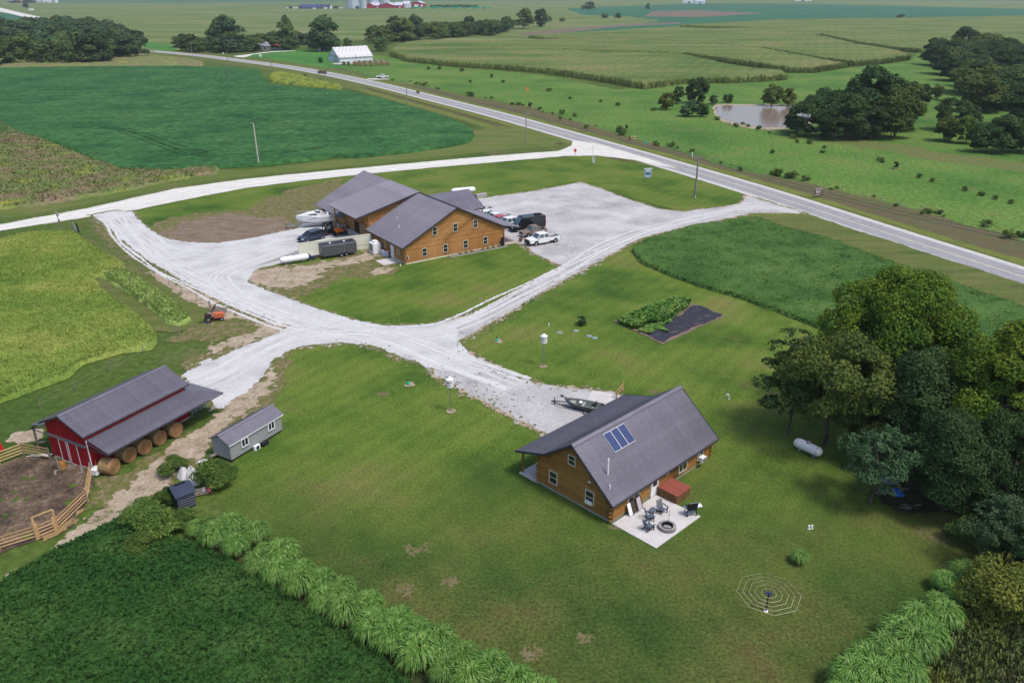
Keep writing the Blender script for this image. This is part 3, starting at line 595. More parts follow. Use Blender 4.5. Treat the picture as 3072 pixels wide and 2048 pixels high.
part('foundation',house,M_conc2,lambda b:b.bb(.02,LX-.02,.02,LY-.02,0,.25))
z=.25;i=0
while z<5.9:
    # gable walls: y interval where roof is above z+.1
    y0=max(0,4.25-(zr-.2-z-.14)/.83)
    zt=z+.12
    y1=LY if zt<3.3 else min(LY,4.25+(zr-.2-zt)/.78)
    if zt>3.3 and zt<3.65:y1=7.4
    if y1-y0>.3:
        logwall(wall,(0,LY),-math.pi/2,[(z,LY-y1,LY-y0)],M_log2)
        logwall(wall,(LX,0),math.pi/2,[(z,y0,y1)],M_log2)
    if z<2.15: logwall(wall,(0,0),0,[(z,0,LX)],M_log2)
    if z<3.2: logwall(wall,(LX,LY),math.pi,[(z,0,LX)],M_log2)
    if z<2.3:
        for (cx,cy) in((0,0),(LX,0)):
            if i%2==0: logend(wall,(cx-.28 if cx==0 else cx-.02,cy+.02,z+.1),0,M_log2)
            else: logend(wall,(cx,cy-.28,z+.1),math.pi/2,M_log2)
    if z<3.2:
        if i%2==0: logend(wall,(-.28,LY-.02,z+.1),0,M_log2)
        else: logend(wall,(0,LY-.02,z+.1),math.pi/2,M_log2)
    z+=.2;i+=1
roof=part('roof',house,M_trim,lambda b:(b.beam((-.5,-.47,ze+.02-.12),(LX+.6,-.47,ze+.02-.12),.05,.16),b.beam((-.52,-.45,ze-.06),(-.52,4.25,zr-.06),.05,.2),b.beam((LX+.62,-.45,ze-.06),(LX+.62,4.25,zr-.06),.05,.2),b.beam((-.52,4.25,zr-.06),(-.52,7.4,3.69),.05,.2),b.beam((-.52,7.4,3.69),(-.52,11,2.5),.05,.2),b.beam((LX+.62,4.25,zr-.06),(LX+.62,7.4,3.69),.05,.2),b.beam((LX+.62,7.4,3.69),(LX+.62,11,2.5),.05,.2),b.beam((-.5,11.02,2.48),(LX+.6,11.02,2.48),.05,.16)))
part('ridge_cap',roof,M_roof,lambda b:(b.prism([(4.0,zr-.12),(4.25,zr+.09),(4.5,zr-.10),(4.5,zr-.06),(4.25,zr+.13),(4.0,zr-.08)],-.52,LX+.62,'x')))
slope(roof,(-.5,4.25,zr),(LX+1.1,0,0),(0,-4.7,ze-zr),17,M_roof)
slope(roof,(-.5,4.25,zr),(LX+1.1,0,0),(0,3.15,3.75-zr),17,M_roof)
slope(roof,(-.5,7.4,3.75),(LX+1.1,0,0),(0,3.6,-1.2),17,M_roof)
for x,m_ in((.2,M_log2),(5,M_log2),(9.8,M_log2),(14.5,M_log2)): part('porch_post',house,m_,lambda b:b.tube([(x,10.7,0),(x,10.7,2.45)],.11,8))
part('porch_slab',house,M_conc,lambda b:b.bb(-.14,LX,LY+.02,10.9,0,.1))
wg=-math.pi/2
for y,z_,w_,h_ in((6.6,1.52,1.0,1.3),(2.35,1.55,1.0,1.3),(4.5,4.25,.85,1.0)): 
    q=win(house,(-.02,y,z_),wg,w_,h_)
part('air_conditioner',[c for c in house.children if c.name.startswith('window')][1],M_white,lambda b:b.bb(-.36,.36,-.30,-.131,-.62,-.34))
win(house,(2.85,-.02,1.15),0,1.65,.95,'slide');win(house,(10.1,-.02,1.15),0,1.3,.95,'slide')
win(house,(12.9,-.02,1.25),0,.95,.95,'slide')
ac=part('air_conditioner',house,M_white,lambda b:b.bb(12.55,13.25,-.62,-.12,.72,1.2),bevel=.03);part('grille',ac,M_metal,lambda b:b.bb(12.62,13.18,-.64,-.622,.78,1.14))
door(house,(5.82,-.02,.12),0,.92,1.98,M_white,glass=True)
part('floodlight',house,M_white,lambda b:(b.lathe([(.05,0),(.10,.12)],8,c=(-.2,2.45,3.05),ax='x'),b.bb(-.16,-.06,2.3,2.6,2.98,3.06)),label='white floodlight on the gable')
part('floodlight',house,M_white,lambda b:(b.bb(7.4,7.5,-.28,-.08,1.72,1.80),b.bb(7.28,7.62,-.3,-.22,1.68,1.84)))
# vents on the roof
def rz_(y): return zr-(4.25-y)*(zr-ze)/4.7
part('vent_pipe',roof,M_white,lambda b:b.tube([(1.05,1.45,rz_(1.45)-.1),(1.05,1.45,rz_(1.45)+1.55)],.075,8))
part('vent_pipe',roof,M_white,lambda b:b.tube([(.35,.62,rz_(.62)-.1),(.35,.62,rz_(.62)+.38)],.06,8))
# solar panels on the roof slope
M_pv=bpy.data.materials.new('solar_cells');M_pv.use_nodes=True
def brickmat(m,c1,c2,mort,sx,sy,ms,rough=.2):
    nt=m.node_tree;b=nt.nodes['Principled BSDF'];tc=nt.nodes.new('ShaderNodeTexCoord');mp=nt.nodes.new('ShaderNodeMapping');br=nt.nodes.new('ShaderNodeTexBrick')
    br.offset=0;br.inputs['Color1'].default_value=(*c1,1);br.inputs['Color2'].default_value=(*c2,1);br.inputs['Mortar'].default_value=(*mort,1)
    br.inputs['Scale'].default_value=1;br.inputs['Mortar Size'].default_value=ms;br.inputs['Brick Width'].default_value=sx;br.inputs['Row Height'].default_value=sy
    nt.links.new(tc.outputs['Object'],mp.inputs[0]);nt.links.new(mp.outputs[0],br.inputs[0]);nt.links.new(br.outputs[0],b.inputs['Base Color']);b.inputs['Roughness'].default_value=rough
brickmat(M_pv,(.010,.02,.085),(.014,.028,.11),(.10,.13,.24),.158,.158,.012)
cp,sp=math.cos(PITCH),math.sin(PITCH)
def rayplane(u,v,F,y0,z0,sl):   # on plane z=z0+sl*(yl-y0) in frame F -> local coords
    x=(u-1536)/FPX;y=-(v-1024)/FPX;d=Vector((x,cp+y*sp,-sp+y*cp));C=Vector((0,0,CH))
    f=lambda P:P.z-z0-sl*(F.loc(P)[1]-y0)
    a=f(C);b=f(C+d*100);t=100*a/(a-b);P=C+d*t;l=F.loc(P);return Vector((l[0],l[1],P.z))
sl=(zr-ze)/4.7
q=[rayplane(1540+a/3.409,1140+b/3.409,HF,4.25,zr,sl) for a,b in((905,567),(1120,455),(1258,625),(1043,745))]
px0=(q[0].x+q[3].x)/2;px1=(q[1].x+q[2].x)/2;py1=(q[0].y+q[1].y)/2;py0=(q[2].y+q[3].y)/2;pw=(px1-px0)/3
pL=(py1-py0)*math.sqrt(1+sl*sl);print('solar',px0,px1,py0,py1,pL)
ab=MB();ab.bb(.035,pw-.035,.035,pL-.035,.0,.035);cells=ab.me('solar_cells',M_pv)
ab=MB();
for bx in((0,pw,0,.035),(0,pw,pL-.035,pL),(0,.035,.035,pL-.035),(pw-.035,pw,.035,pL-.035)): ab.bb(bx[0]+.006,bx[1]-.006,bx[2],bx[3],-.01,.045)
frm=ab.me('solar_panel',M_white)
for i in range(3):
    o=ob('solar_panel',frm,roof);o.rotation_euler=(math.atan(sl),0,0);o.location=(px0+i*pw,py0,zr-(4.25-py0)*sl+.09);ob('solar_cells',cells,None)
    c=[x for x in bpy.data.objects if x.name.startswith('solar_cells') and x.parent is None][0];c.parent=roof;c.rotation_euler=o.rotation_euler;c.location=o.location
# concrete patio, pad
pat=ob('patio',None);bpy.data.objects.remove(pat)
def slab(name,P,z0,z1,m,**kw):
    b=MB();b.prism([tuple(p) for p in P],z0,z1,'z');o=b.build(name,m);
    for k_,v_ in kw.items():o[k_]=v_
    return o
slab('patio',[HF.w(*p)[:2] for p in((-.02,-.16),(-.02,-4.68),(6.2,-4.75),(6.08,-.16))],.0,.10,M_conc,kind='structure')
slab('concrete_pad',[G(1024+a/2.297,1024+b/2.297)[:2] for a,b in((1730,343),(1925,376),(1875,450),(1685,425))],.0,.12,M_conc,kind='structure')
# ================= red barn =================
bO=G(280,1412);bA=math.radians(62.5);BF=Frm(bO,bA)
barn=thing('red_barn','red metal barn with grey roof and lean-tos, hay bales along its side','barn',bO,bA)
BX,BY=11.5,5.75
wall=part('wall',barn,M_red,lambda b:b.prism([(0,0),(BY,0),(BY,3.80),(BY/2,5.12),(0,3.80)],0,BX,'x'))
M_seam=mat('roof_seam_shadow',[g(.085,.08,.105)],rough=.5)
def ribsw(b,x0,x1,y0,y1,z0,z1f,stp=.3,d=.025):
    L=math.hypot(x1-x0,y1-y0);n=int(L/stp);a=math.atan2(y1-y0,x1-x0)
    for i in range(n+1):
        t=i/n;x=x0+(x1-x0)*t;y=y0+(y1-y0)*t;zt=z1f(t)
        b.box((x,y,(z0+zt)/2),(.04,d*2,zt-z0),rz=a)
gz=lambda t:3.7+1.3*(1-abs(2*t-1))-.05
part('siding_rib',wall,M_red,lambda b:(ribsw(b,0,0,0.05,BY-.05,.1,gz),ribsw(b,BX,BX,.05,BY-.05,.1,gz),ribsw(b,.05,BX-.05,0,0,.1,lambda t:3.7)))
roof=part('roof',barn,M_trim,lambda b:(b.beam((-.4,-.28,3.74),(-.4,BY/2,5.13),.05,.16),b.beam((-.4,BY/2,5.13),(-.4,BY+.4,3.70),.05,.16),b.beam((11.85,-.28,3.74),(11.85,BY/2,5.13),.05,.16),b.beam((11.85,BY/2,5.13),(11.85,BY+.4,3.70),.05,.16),b.beam((-.4,-.29,3.76),(11.9,-.29,3.76),.03,.10)))
zb=5.25
slope(roof,(-.4,BY/2,zb),(12.3,0,0),(0,-BY/2-.28,3.86-zb),14,M_roof)
slope(roof,(-.4,BY/2,zb),(12.3,0,0),(0,BY/2+.4,3.80-zb),14,M_roof)
part('ridge_cap',roof,M_roof,lambda b:b.prism([(BY/2-.22,zb-.06),(BY/2,zb+.07),(BY/2+.22,zb-.06),(BY/2+.22,zb-.03),(BY/2,zb+.11),(BY/2-.22,zb-.03)],-.42,11.92,'x'))
lt=part('lean_to_roof',barn,M_trim,lambda b:(b.beam((-.05,-.1,3.0),(-.05,-2.85,2.48),.06,.1),b.beam((-.05,-.1,2.45),(-.05,-2.85,2.45),.05,.07),b.beam((0,-2.87,2.52),(13.8,-2.87,2.52),.05,.1),b.beam((13.82,-2.87,2.52),(13.82,BY+2.4,2.52),.05,.1)))
slope(lt,(0,-.05,3.34),(11.5,0,0),(0,-2.8,-.70),13,M_roof)
# triangular hip pieces at the far end
def tri(name,P,m,parent,ribdir=None):
    b=MB();n=(Vector(P[1])-Vector(P[0])).cross(Vector(P[2])-Vector(P[0])).normalized()
    if n.z<0:n=-n
    k=len(P);V=[Vector(p) for p in P]+[Vector(p)-n*.05 for p in P]
    b.add(V,[tuple(range(k)),tuple(range(2*k-1,k-1,-1))]+[(i,(i+1)%k,(i+1)%k+k,i+k) for i in range(k)]);return b.build(name,m,parent)
tri('roof_panel',[(11.5,-.05,3.34),(11.5,-2.85,2.64),(13.8,-2.85,2.64)],M_roof,lt)
tri('roof_panel',[(11.5,-.05,3.34),(13.8,-2.85,2.64),(13.8,BY+2.4,2.64),(11.5,BY+.05,3.34)],M_roof,lt)
for i in range(9):
    x=11.62+i*.25;t=(x-11.5)/2.3;part('rib',lt,M_roof,lambda b:b.beam((x,-2.84,2.67),(x,-.05-2.8*t,3.36-.70*t),.05,.03))
lt2=part('lean_to_roof',barn,M_trim,lambda b:(b.beam((-.05,BY+.1,3.1),(-.05,BY+2.5,2.42),.06,.1),b.beam((-.05,BY+.1,2.4),(-.05,BY+2.5,2.4),.05,.07),b.beam((0,BY+2.5,2.42),(13.8,BY+2.5,2.42),.05,.1)))
slope(lt2,(0,BY+.05,3.34),(13.8,0,0),(0,2.45,-.60),15,M_roof)
for x in(.1,3.9,7.8,11.6,13.6):
    part('post',barn,M_wgrey,lambda b:b.bb(x-.07,x+.07,BY+2.25,BY+2.4,0,2.4))
for x,y in((11.65,-.15),(13.4,2.9)): part('post',barn,M_wgrey,lambda b:b.bb(x-.07,x+.07,y-.07,y+.07,0,2.5))
part('door_track',barn,M_roofm,lambda b:b.bb(-.16,-.0,.25,BY-.05,2.42,2.66))
for y0,y1 in((3.0,4.15),(1.45,2.85)):
    d=part('sliding_door',barn,M_red,lambda b:b.bb(-.11,-.03,y0,y1,.05,2.42));
    for yy in(y0,y1-.09): part('trim',d,M_white,lambda b:b.bb(-.13,-.112,yy,yy+.09,.05,2.42))
    part('rail',d,M_white,lambda b:b.bb(-.129,-.111,y0+.1,y1-.1,.05,.14))
part('foundation',barn,M_conc2,lambda b:b.bb(-.06,BX+.03,-.04,BY+.04,0,.18))
part('corner_trim',barn,M_white,lambda b:(b.bb(-.04,.02,-.045,-.03,.2,3.3),b.bb(-.045,-.03,-.04,.06,.2,3.3)))
part('gate',barn,M_metal,lambda b:([b.bb(11.7,13.7,-.02,.02,.3+.22*k,.36+.22*k) for k in range(5)],[b.bb(11.7+.66*k,11.75+.66*k,-.03,.03,.2,1.3) for k in range(4)]))
# hay bales
def bale_me():
    b=MB();r=.78;pr=[(.05,-.66),(r-.09,-.66),(r,-.58)]+[(r+.012*math.sin(k*2.1),-.58+k*.116) for k in range(1,10)]+[(r,.58),(r-.09,.66),(.05,.66)];b.lathe(pr,24,ax='y');return b.me('hay_bale',M_hay,smooth=True)
bm_=bale_me();eb=MB()
pr=[]
for k in range(12):
    r=.70-.058*k;eb.lathe([(r,0),(r-.02,.018+.004*(k%3)),(max(r-.05,.01),.012)],20,c=(0,0,-.655-.002*k),ax='y')
em=MB()
# spiral rings of the rolled end, facing local -y
for k in range(9):
    r=.72-.08*k
    em.lathe([(r,-.662),(r-.03,-.685),(r-.06,-.664)],20,ax='y')
em_=em.me('bale_end',M_hayend)
bales=[('round hay bale nearest the corral fence, tilted out from under the lean-to',.42,-1.75,.22),('second round hay bale from the corral, beside the red barn',2.6,-1.30,.05),('third round hay bale from the corral, middle of the row along the red barn',4.3,-1.42,-.05),('fourth round hay bale from the corral, beside the red barn',6.15,-1.30,.04),('round hay bale farthest along the red barn, next to the open bay',8.0,-1.5,-.04)]
for lb,x,y,a in bales:
    p=BF.w(x+.1,y+.05,.76);t=thing('hay_bale',lb,'hay bale',p,bA+a,'hay bales along the red barn')
    ob('bale_body',bm_,t);ob('bale_end',em_,t)
for k in range(4):
    p=BF.w(1.5+k*1.9,-.1,.76)
# ================= grey shed =================
sO=G(696.5,1388);sA=math.atan2((G(849,1294.5)-sO).y,(G(849,1294.5)-sO).x)
shed=thing('grey_shed','long grey board sided shed with two windows beside the dirt track','shed',sO,sA)
SX,SY=6.75,2.4
wall=part('wall',shed,M_gsid,lambda b:b.prism([(0,.3),(SY,.3),(SY,2.02),(SY/2,2.55),(0,2.02)],0,SX,'x'))
nb=MB();nb.bb(-.02,.02,-.018,0,.32,2.0);bat=nb.me('batten',M_gsid)
for i in range(29): o=ob('batten',bat,wall);o.location=(.08+i*.235,0,0)
nb=MB();nb.bb(-.018,0,-.02,.02,.32,2.02);bat=nb.me('batten',M_gsid)
for i in range(11): o=ob('batten',bat,wall);o.location=(0,.05+i*.23,0)
part('skid',shed,M_dark,lambda b:(b.bb(.05,SX-.05,.12,.3,0,.3),b.bb(.05,SX-.05,SY-.3,SY-.12,0,.3),b.bb(.1,SX-.1,.3,SY-.3,.05,.3)))
roof=part('roof',shed,M_white,lambda b:(b.beam((-.18,-.16,1.93),(SX+.2,-.16,1.93),.03,.1),b.beam((SX+.2,-.16,1.94),(SX+.2,SY/2,2.6),.03,.1)))
slope(roof,(-.2,SY/2,2.7),(SX+.42,0,0),(0,-SY/2-.18,-.68),8,M_roofm,ribs=4);slope(roof,(-.2,SY/2,2.7),(SX+.42,0,0),(0,SY/2+.25,-.72),8,M_roofm,ribs=4)
part('ridge_cap',roof,M_roofm,lambda b:b.prism([(SY/2-.15,2.66),(SY/2,2.75),(SY/2+.15,2.66),(SY/2+.15,2.69),(SY/2,2.79),(SY/2-.15,2.69)],-.22,SX+.24,'x'))
win(shed,(1.75,-.02,1.42),0,.9,.92,'slide',M_white);win(shed,(5.25,-.02,1.48),0,.88,.92,'slide',M_white)
t=thing('heat_pump','white outdoor unit on the ground at the grey shed wall','heat pump',Frm(sO,sA).w(2.9,-.3),sA)
part('casing',t,M_white,lambda b:b.bb(-.35,.35,-.15,.15,.05,.55),bevel=.02);part('fan_grille',t,M_dark,lambda b:b.lathe([(.2,0),(.2,.02)],12,c=(0,-.172,.3),ax='y'))
t=thing('storage_bin','low black bin on the ground at the grey shed wall','bin',Frm(sO,sA).w(3.9,-.35),sA);part('bin',t,M_dark,lambda b:b.bb(-.4,.4,-.2,.2,0,.35),bevel=.04);part('lid',t,M_dark,lambda b:b.bb(-.42,.42,-.22,.22,.352,.39))
# ================= big log building =================
mO=G(1217.7,794);mA=math.radians(34.83);MF=Frm(mO,mA)
bld=thing('log_building','large two storey log building with wide grey roofs facing the gravel lot','building',mO,mA)
MX=19.25;rx=9.75;zr=8.2;z0=3.35
def prof(x): return zr-.5*abs(x-rx)-.1 if x<18.85 else 3.6-(x-18.85)*.22
wall=part('wall',bld,M_chink,lambda b:b.prism([(.08,0),(MX-.08,0),(MX-.08,prof(MX)-.05),(18.85,prof(18.84)-.05),(rx,zr-.15),(.08,prof(.08)-.05)],.08,34.6,'y'))
wallm=part('wall_upper',bld,M_chink,lambda b:b.prism([(.07,0),(9.6,0),(9.6,7.75),(.07,5.55)],13.38,23.55,'y'))
part('foundation',bld,M_cream,lambda b:b.bb(-.03,MX,-.05,34.6,0,.22))
z=.22;i=0
while z<8.0:
    zt=z+.13
    x0=max(0,rx-(zr-.18-zt)/.5);x1=min(MX,rx+(zr-.18-zt)/.5)
    if zt>prof(MX)-.1 and zt<prof(18.84): x1=min(x1,18.8)
    if x1-x0>.3: logwall(wall,(0,0),0,[(z,x0,x1)],M_log)
    if zt<3.2:
        logwall(wall,(0,34.6),-math.pi/2,[(z,34.6-13.4,34.6)],M_log)
        logwall(wall,(0,34.6),-math.pi/2,[(z,0,11.0)],M_log);logwall(wall,(MX,0),math.pi/2,[(z,0,13)],M_log)
        for cx in(0,MX):
            if i%2==0: logend(wall,(cx-.28 if cx==0 else cx-.02,.02,z+.1),0,M_log)
            else: logend(wall,(cx,-.28,z+.1),math.pi/2,M_log)
    # raised middle block
    if zt<7.5:
        zl=5.45;xa=0 if zt<zl else (zt-zl)/.23
        xb=rx-(zr-.1-zt)/.5 if zt>3.2 else 0
        # part above the lower roof runs from xa to where the lower roof hides it
        xhi=max(0,rx-(zr-zt)/.5) if zt>3.4 else 0
        if zt>3.3 and xhi-xa>-20: logwall(wallm,(0,13.38),0,[(z,xa,min(9.5,max(xa,9.5)))],M_log) if xa<9.3 else None
        elif zt<=3.3: logwall(wallm,(0,13.38),0,[(z,0,1.0)],M_log)
        if zt<5.4: logwall(wallm,(.0,23.55),-math.pi/2,[(z,0,23.55-13.4)],M_log)
        if zt<5.4:
            if i%2==0: logend(wallm,(-.28,13.4,z+.1),0,M_log)
            else: logend(wallm,(0,13.1,z+.1),math.pi/2,M_log)
    z+=.2;i+=1
roof=part('roof',bld,M_trim,lambda b:(b.beam((-.72,-.52,2.9),(rx,-.52,zr-.07),.05,.2),b.beam((rx,-.52,zr-.07),(18.85,-.52,3.62),.05,.2),b.beam((18.85,-.52,3.62),(22.5,-.52,2.78),.05,.2),b.beam((-.73,-.5,2.9),(-.73,13.2,2.9),.05,.14),b.beam((22.52,-.5,2.78),(22.52,13,2.78),.05,.14)))
slope(roof,(rx,-.5,zr),(0,13.7,0),(-rx-.7,0,2.98-zr),15,M_roofm);slope(roof,(rx,-.5,zr),(0,35.8,0),(18.85-rx,0,3.68-zr),39,M_roofm)
slope(roof,(18.85,-.5,3.68),(0,13.9,0),(3.65,0,-.83),15,M_roofm)
slope(roof,(rx,23.0,zr),(0,12.3,0),(-rx-1.0,0,2.82-zr),13,M_roofm)
mid=part('upper_roof',bld,M_trim,lambda b:(b.beam((rx+.1,12.55,8.18),(-2.45,12.55,5.18),.05,.22),b.beam((-2.46,12.5,5.16),(-2.46,24.3,5.16),.05,.2),b.beam((rx+.1,24.33,8.18),(-2.45,24.33,5.18),.05,.22)))
slope(mid,(rx+.12,12.55,8.32),(0,11.8,0),(-12.55,0,-3.0),13,M_roofm)
part('ridge_cap',roof,M_trim,lambda b:b.prism([(rx-.2,zr-.03),(rx,zr+.06),(rx+.2,zr-.03),(rx+.2,zr),(rx,zr+.10),(rx-.2,zr)],-.52,12.4,'y'))
east=part('porch_roof',bld,M_trim,lambda b:(b.beam((24.52,14.0,2.95),(24.52,19.8,5.42),.05,.2),b.beam((24.52,19.8,5.42),(24.52,25.5,2.95),.05,.2),b.beam((18,14.0,2.9),(24.5,14.0,2.9),.05,.2)))
slope(east,(13.5,19.8,5.5),(11,0,0),(0,-5.8,-2.5),12,M_roofm);slope(east,(13.5,19.8,5.5),(11,0,0),(0,5.8,-2.5),12,M_roofm)
for x,y in((24.2,14.5),(24.2,25),(20,14.5)): part('porch_post',bld,M_log,lambda b:b.tube([(x,y,0),(x,y,2.95)],.15,8))
for x,y in((22.1,6.8),(22.1,12.8)): part('porch_post',bld,M_log,lambda b:b.tube([(x,y,0),(x,y,2.7)],.13,8))
for x,z_ in((5.53,4.78),(9.48,4.76),(13.43,4.77),(3.47,1.53),(7.47,1.51),(11.41,1.53),(15.4,1.5)): win(bld,(x,-.02,z_),0,.93,1.42)
wl=-math.pi/2
for y,z_ in((7.6,1.55),(2.2,1.6)): win(bld,(-.02,y,z_),wl,.85,.95,'slide')
door(bld,(-.02,4.45,.1),wl,.92,2.05,M_white)
part('vent_pipe',roof,M_white,lambda b:b.tube([(2.1,5.9,4.2),(2.1,5.9,5.0)],.06,8));part('vent_pipe',roof,M_white,lambda b:b.tube([(3.5,9.2,4.9),(3.5,9.2,5.5)],.06,8))
# upper terrace beside the ramp
zt=1.2
def MG(a,b,z): return G(760+a/4.3556,500+b/4.3556,z)
tp=[MG(1030,715,zt),MG(1290,838,zt),MF.w(0.05,13.2),MF.w(.05,23.5)]
b=MB();b.prism([tuple(p[:2]) for p in tp],0,zt,'z');ter=b.build('concrete_terrace',M_conc2);ter['kind']='structure'
win(bld,(-.1,15.6,2.45),wl,.9,1.3,'sash')
dd=part('door',bld,M_dark,lambda b:b.bb(-.16,-.08,17.2,19.0,zt,zt+2.1),label='dark double door under the raised roof')
for y in(23.3,): part('porch_post',bld,M_log,lambda b:b.tube([(-1.9,y,0),(-1.9,y,5.3)],.14,8))
# cream block wall and low ramp wall
A=MG(600,1165,0);B=MG(1552,1072,0);ha=htop(A,500+1012/4.3556);hb=htop(B,500+858/4.3556);print('wall h',ha,hb,'terrace',[MF.loc(p) for p in tp])
d=(B-A).normalized();n=Vector((-d.y,d.x,0))
t=thing('retaining_wall','pale cream retaining wall behind the dark enclosed trailer','wall',A,math.atan2(d.y,d.x));Lw=(B-A).length
part('wall_face',t,M_cream,lambda b:b.prism([(0,0),(Lw,0),(Lw,min(hb,2.6)),(0,min(ha,2.3))],0,.25,'y'))
part('cap',t,M_cream,lambda b:b.beam((-.03,.125,min(ha,2.3)+.03),(Lw+.03,.125,min(hb,2.6)+.03),.32,.06))
part('seam',t,M_dark,lambda b:b.bb(Lw*.55,Lw-.1,-.012,-.002,.82,.86))
C_=MG(35,1305,0);d2=(A-C_);t=thing('ramp_wall','low tapering concrete wall beside the long white propane tank','wall',C_,math.atan2(d2.y,d2.x))
part('wall_face',t,M_conc2,lambda b:b.prism([(0,0),(d2.length,0),(d2.length,.95),(0,.08)],0,.2,'y'))
slab('concrete_step',[MF.w(*p)[:2] for p in((-3.2,4.6),(-3.2,1.6),(-.1,1.5),(-.1,4.5))],0,.09,M_conc,kind='structure')
M_pink=mat('pinkish_concrete',[g(.40,.33,.31),g(.46,.39,.37)],.6,4,.1,rough=.9)
slab('concrete_walk',[MF.w(*p)[:2] for p in((19.35,-.3),(22.6,-.3),(22.6,6),(19.35,6))],0,.08,M_pink,kind='structure')
# planting bed edge along the gable
pb=thing('planting_bed','narrow stone edged planting bed along the log gable','planting bed',mO,mA)
part('edging',pb,M_conc2,lambda b:(b.beam((8.0,-1.0,.08),(19.3,-1.25,.08),.12,.16),b.beam((8.0,-1.0,.08),(8.0,-.1,.08),.12,.16)))
part('soil',pb,M_dirt,lambda b:b.prism([(8.06,-.08),(8.06,-.95),(19.2,-1.18),(19.2,-.08)],0,.10,'z'))
# ================= vegetation =================
def leafmat(name,cols,ov=.22,rough=.75):
    return mat(name,cols,.45,2.4,.35,rough=rough,obj_rand=ov,trans=.25,spec=.18)
ML_maple=leafmat('leaves_yellow_green',[g(.040,.100,.010),g(.085,.155,.014),g(.17,.22,.02)],.06)
ML_green=leafmat('leaves_dark_green',[g(0.032,0.072,0.020),g(0.049,0.096,0.026),g(0.072,0.123,0.032)])
ML_olive=leafmat('leaves_olive',[g(.050,.085,.018),g(.085,.125,.025),g(.130,.165,.035)])
ML_blue=leafmat('leaves_blue_green',[g(.034,.080,.034),g(.055,.108,.046),g(.085,.145,.066)])
ML_dark=leafmat('leaves_deep_shade',[g(.024,.060,.018),g(.040,.085,.025),g(.062,.112,.032)])
ML_light=leafmat('leaves_mid_green',[g(.050,.110,.020),g(.090,.155,.030),g(.15,.21,.045)])
ML_yell=leafmat('leaves_autumn_yellow',[g(.075,.105,.018),g(.13,.15,.026),g(.20,.20,.04)])
ML_bark=mat('tree_bark',[g(.07,.06,.05),g(.13,.115,.10)],1.5,6,.3,rough=.95)
ML_misc=mat('miscanthus_blades',[g(.040,.125,.018),g(.115,.25,.036),g(.28,.40,.12)],3.5,9,.5,rough=.6,obj_rand=.1,trans=.3,spec=.4)
ML_miscb=mat('miscanthus_stems',[g(.06,.055,.02),g(.10,.085,.035)],2,8,.3,rough=.9)
def crown_np(seed,R,z0,z1,nb,nl,ls,br=.36,open_=0.,droop=0,flat=1.,col=None):
    rs=np.random.RandomState(seed);zc=(z0+z1)/2;hz_=(z1-z0)/2
    # blob centres over an egg-shaped hull
    u=rs.randn(nb*3,3);u/=np.linalg.norm(u,axis=1)[:,None];rad=.55+.38*rs.rand(len(u))**.6
    C=u*rad[:,None];C=C[C[:,2]>-.75][:nb]
    shape=1-.22*np.clip(C[:,2],0,1)
    B=np.c_[C[:,0]*R*shape,C[:,1]*R*shape,C[:,2]*hz_+zc];br_=R*br*(.65+.7*rs.rand(len(B)))
    w=br_**2;idx=rs.choice(len(B),nl,p=w/w.sum())
    v=rs.randn(nl,3);v[:,2]=np.abs(v[:,2])*.9+v[:,2]*.35;v/=np.linalg.norm(v,axis=1)[:,None]
    rr=(.72+.36*rs.rand(nl));P=B[idx]+v*(br_[idx]*rr)[:,None]*np.array([1,1,flat])
    if open_: 
        keep=vn(P[:,0]*1.3/R*4,P[:,1]*1.3/R*4+P[:,2]*4/R,seed)>open_;P=P[keep];v=v[keep]
    n=len(P);nr=v*.9+rs.randn(n,3)*.55;nr[:,2]+=.25;nr/=np.linalg.norm(nr,axis=1)[:,None]
    a=np.cross(nr,rs.randn(n,3));a/=np.linalg.norm(a,axis=1)[:,None];b=np.cross(nr,a)
    s=(ls*(.55+.9*rs.rand(n)))[:,None]
    if droop:P[:,2]-=droop*rs.rand(n)
    q=np.stack([P-a*s*.5,P+b*s*.32,P+a*s*.5,P-b*s*.32],1)
    return q.reshape(-1,3),B,br_
_T={}
def treekind(key,seed,R,H,zc0,nb,nl,ls,m,trunk_r=.22,br=.36,open_=0,limbs=6,flat=1.,stems=1):
    V,B,br_=crown_np(seed,R,zc0,H,nb,nl,ls,br,open_,flat=flat)
    cm=mesh_np('crown',V,np.arange(len(V)).reshape(-1,4),m)
    rs=random.Random(seed);tb=MB()
    for k in range(stems):
        ox,oy=(rs.uniform(-.3,.3)*R if stems>1 else 0 for _ in(0,1))
        top=Vector((rs.uniform(-.2,.2)*R,rs.uniform(-.2,.2)*R,zc0+(H-zc0)*.6))
        p=[Vector((ox,oy,-.1)),Vector((ox*1.05,oy*1.05,zc0*.5)),Vector((ox*.9+top.x*.3,oy*.9+top.y*.3,zc0)),top]
        tb.tube(p,[trunk_r*1.25,trunk_r,trunk_r*.8,trunk_r*.25],7)
        for j in range(limbs):
            c=B[rs.randrange(len(B))];t=rs.uniform(.25,.8);s_=p[2]*(1-t)+p[3]*t if t>.4 else p[2]
            tb.tube([s_,(s_+Vector(c))/2+Vector((0,0,.2)),Vector(c)],[trunk_r*.5,trunk_r*.3,trunk_r*.08],5)
    _T[key]=(cm,tb.me('trunk',ML_bark),H)
def tree(key,loc,label,h=None,group=None,cat='tree',name=None,sx=1.,rz=None):
    cm,tm,H=_T[key];s=(h/H) if h else 1
    r=thing(name or 'tree',label,cat,(loc[0],loc[1],loc[2] if len(loc)>2 else 0),random.uniform(0,6.28) if rz is None else rz,group)
    r.scale=(s*sx,s*sx,s);ob('crown',cm,r);ob('trunk',tm,r);return r
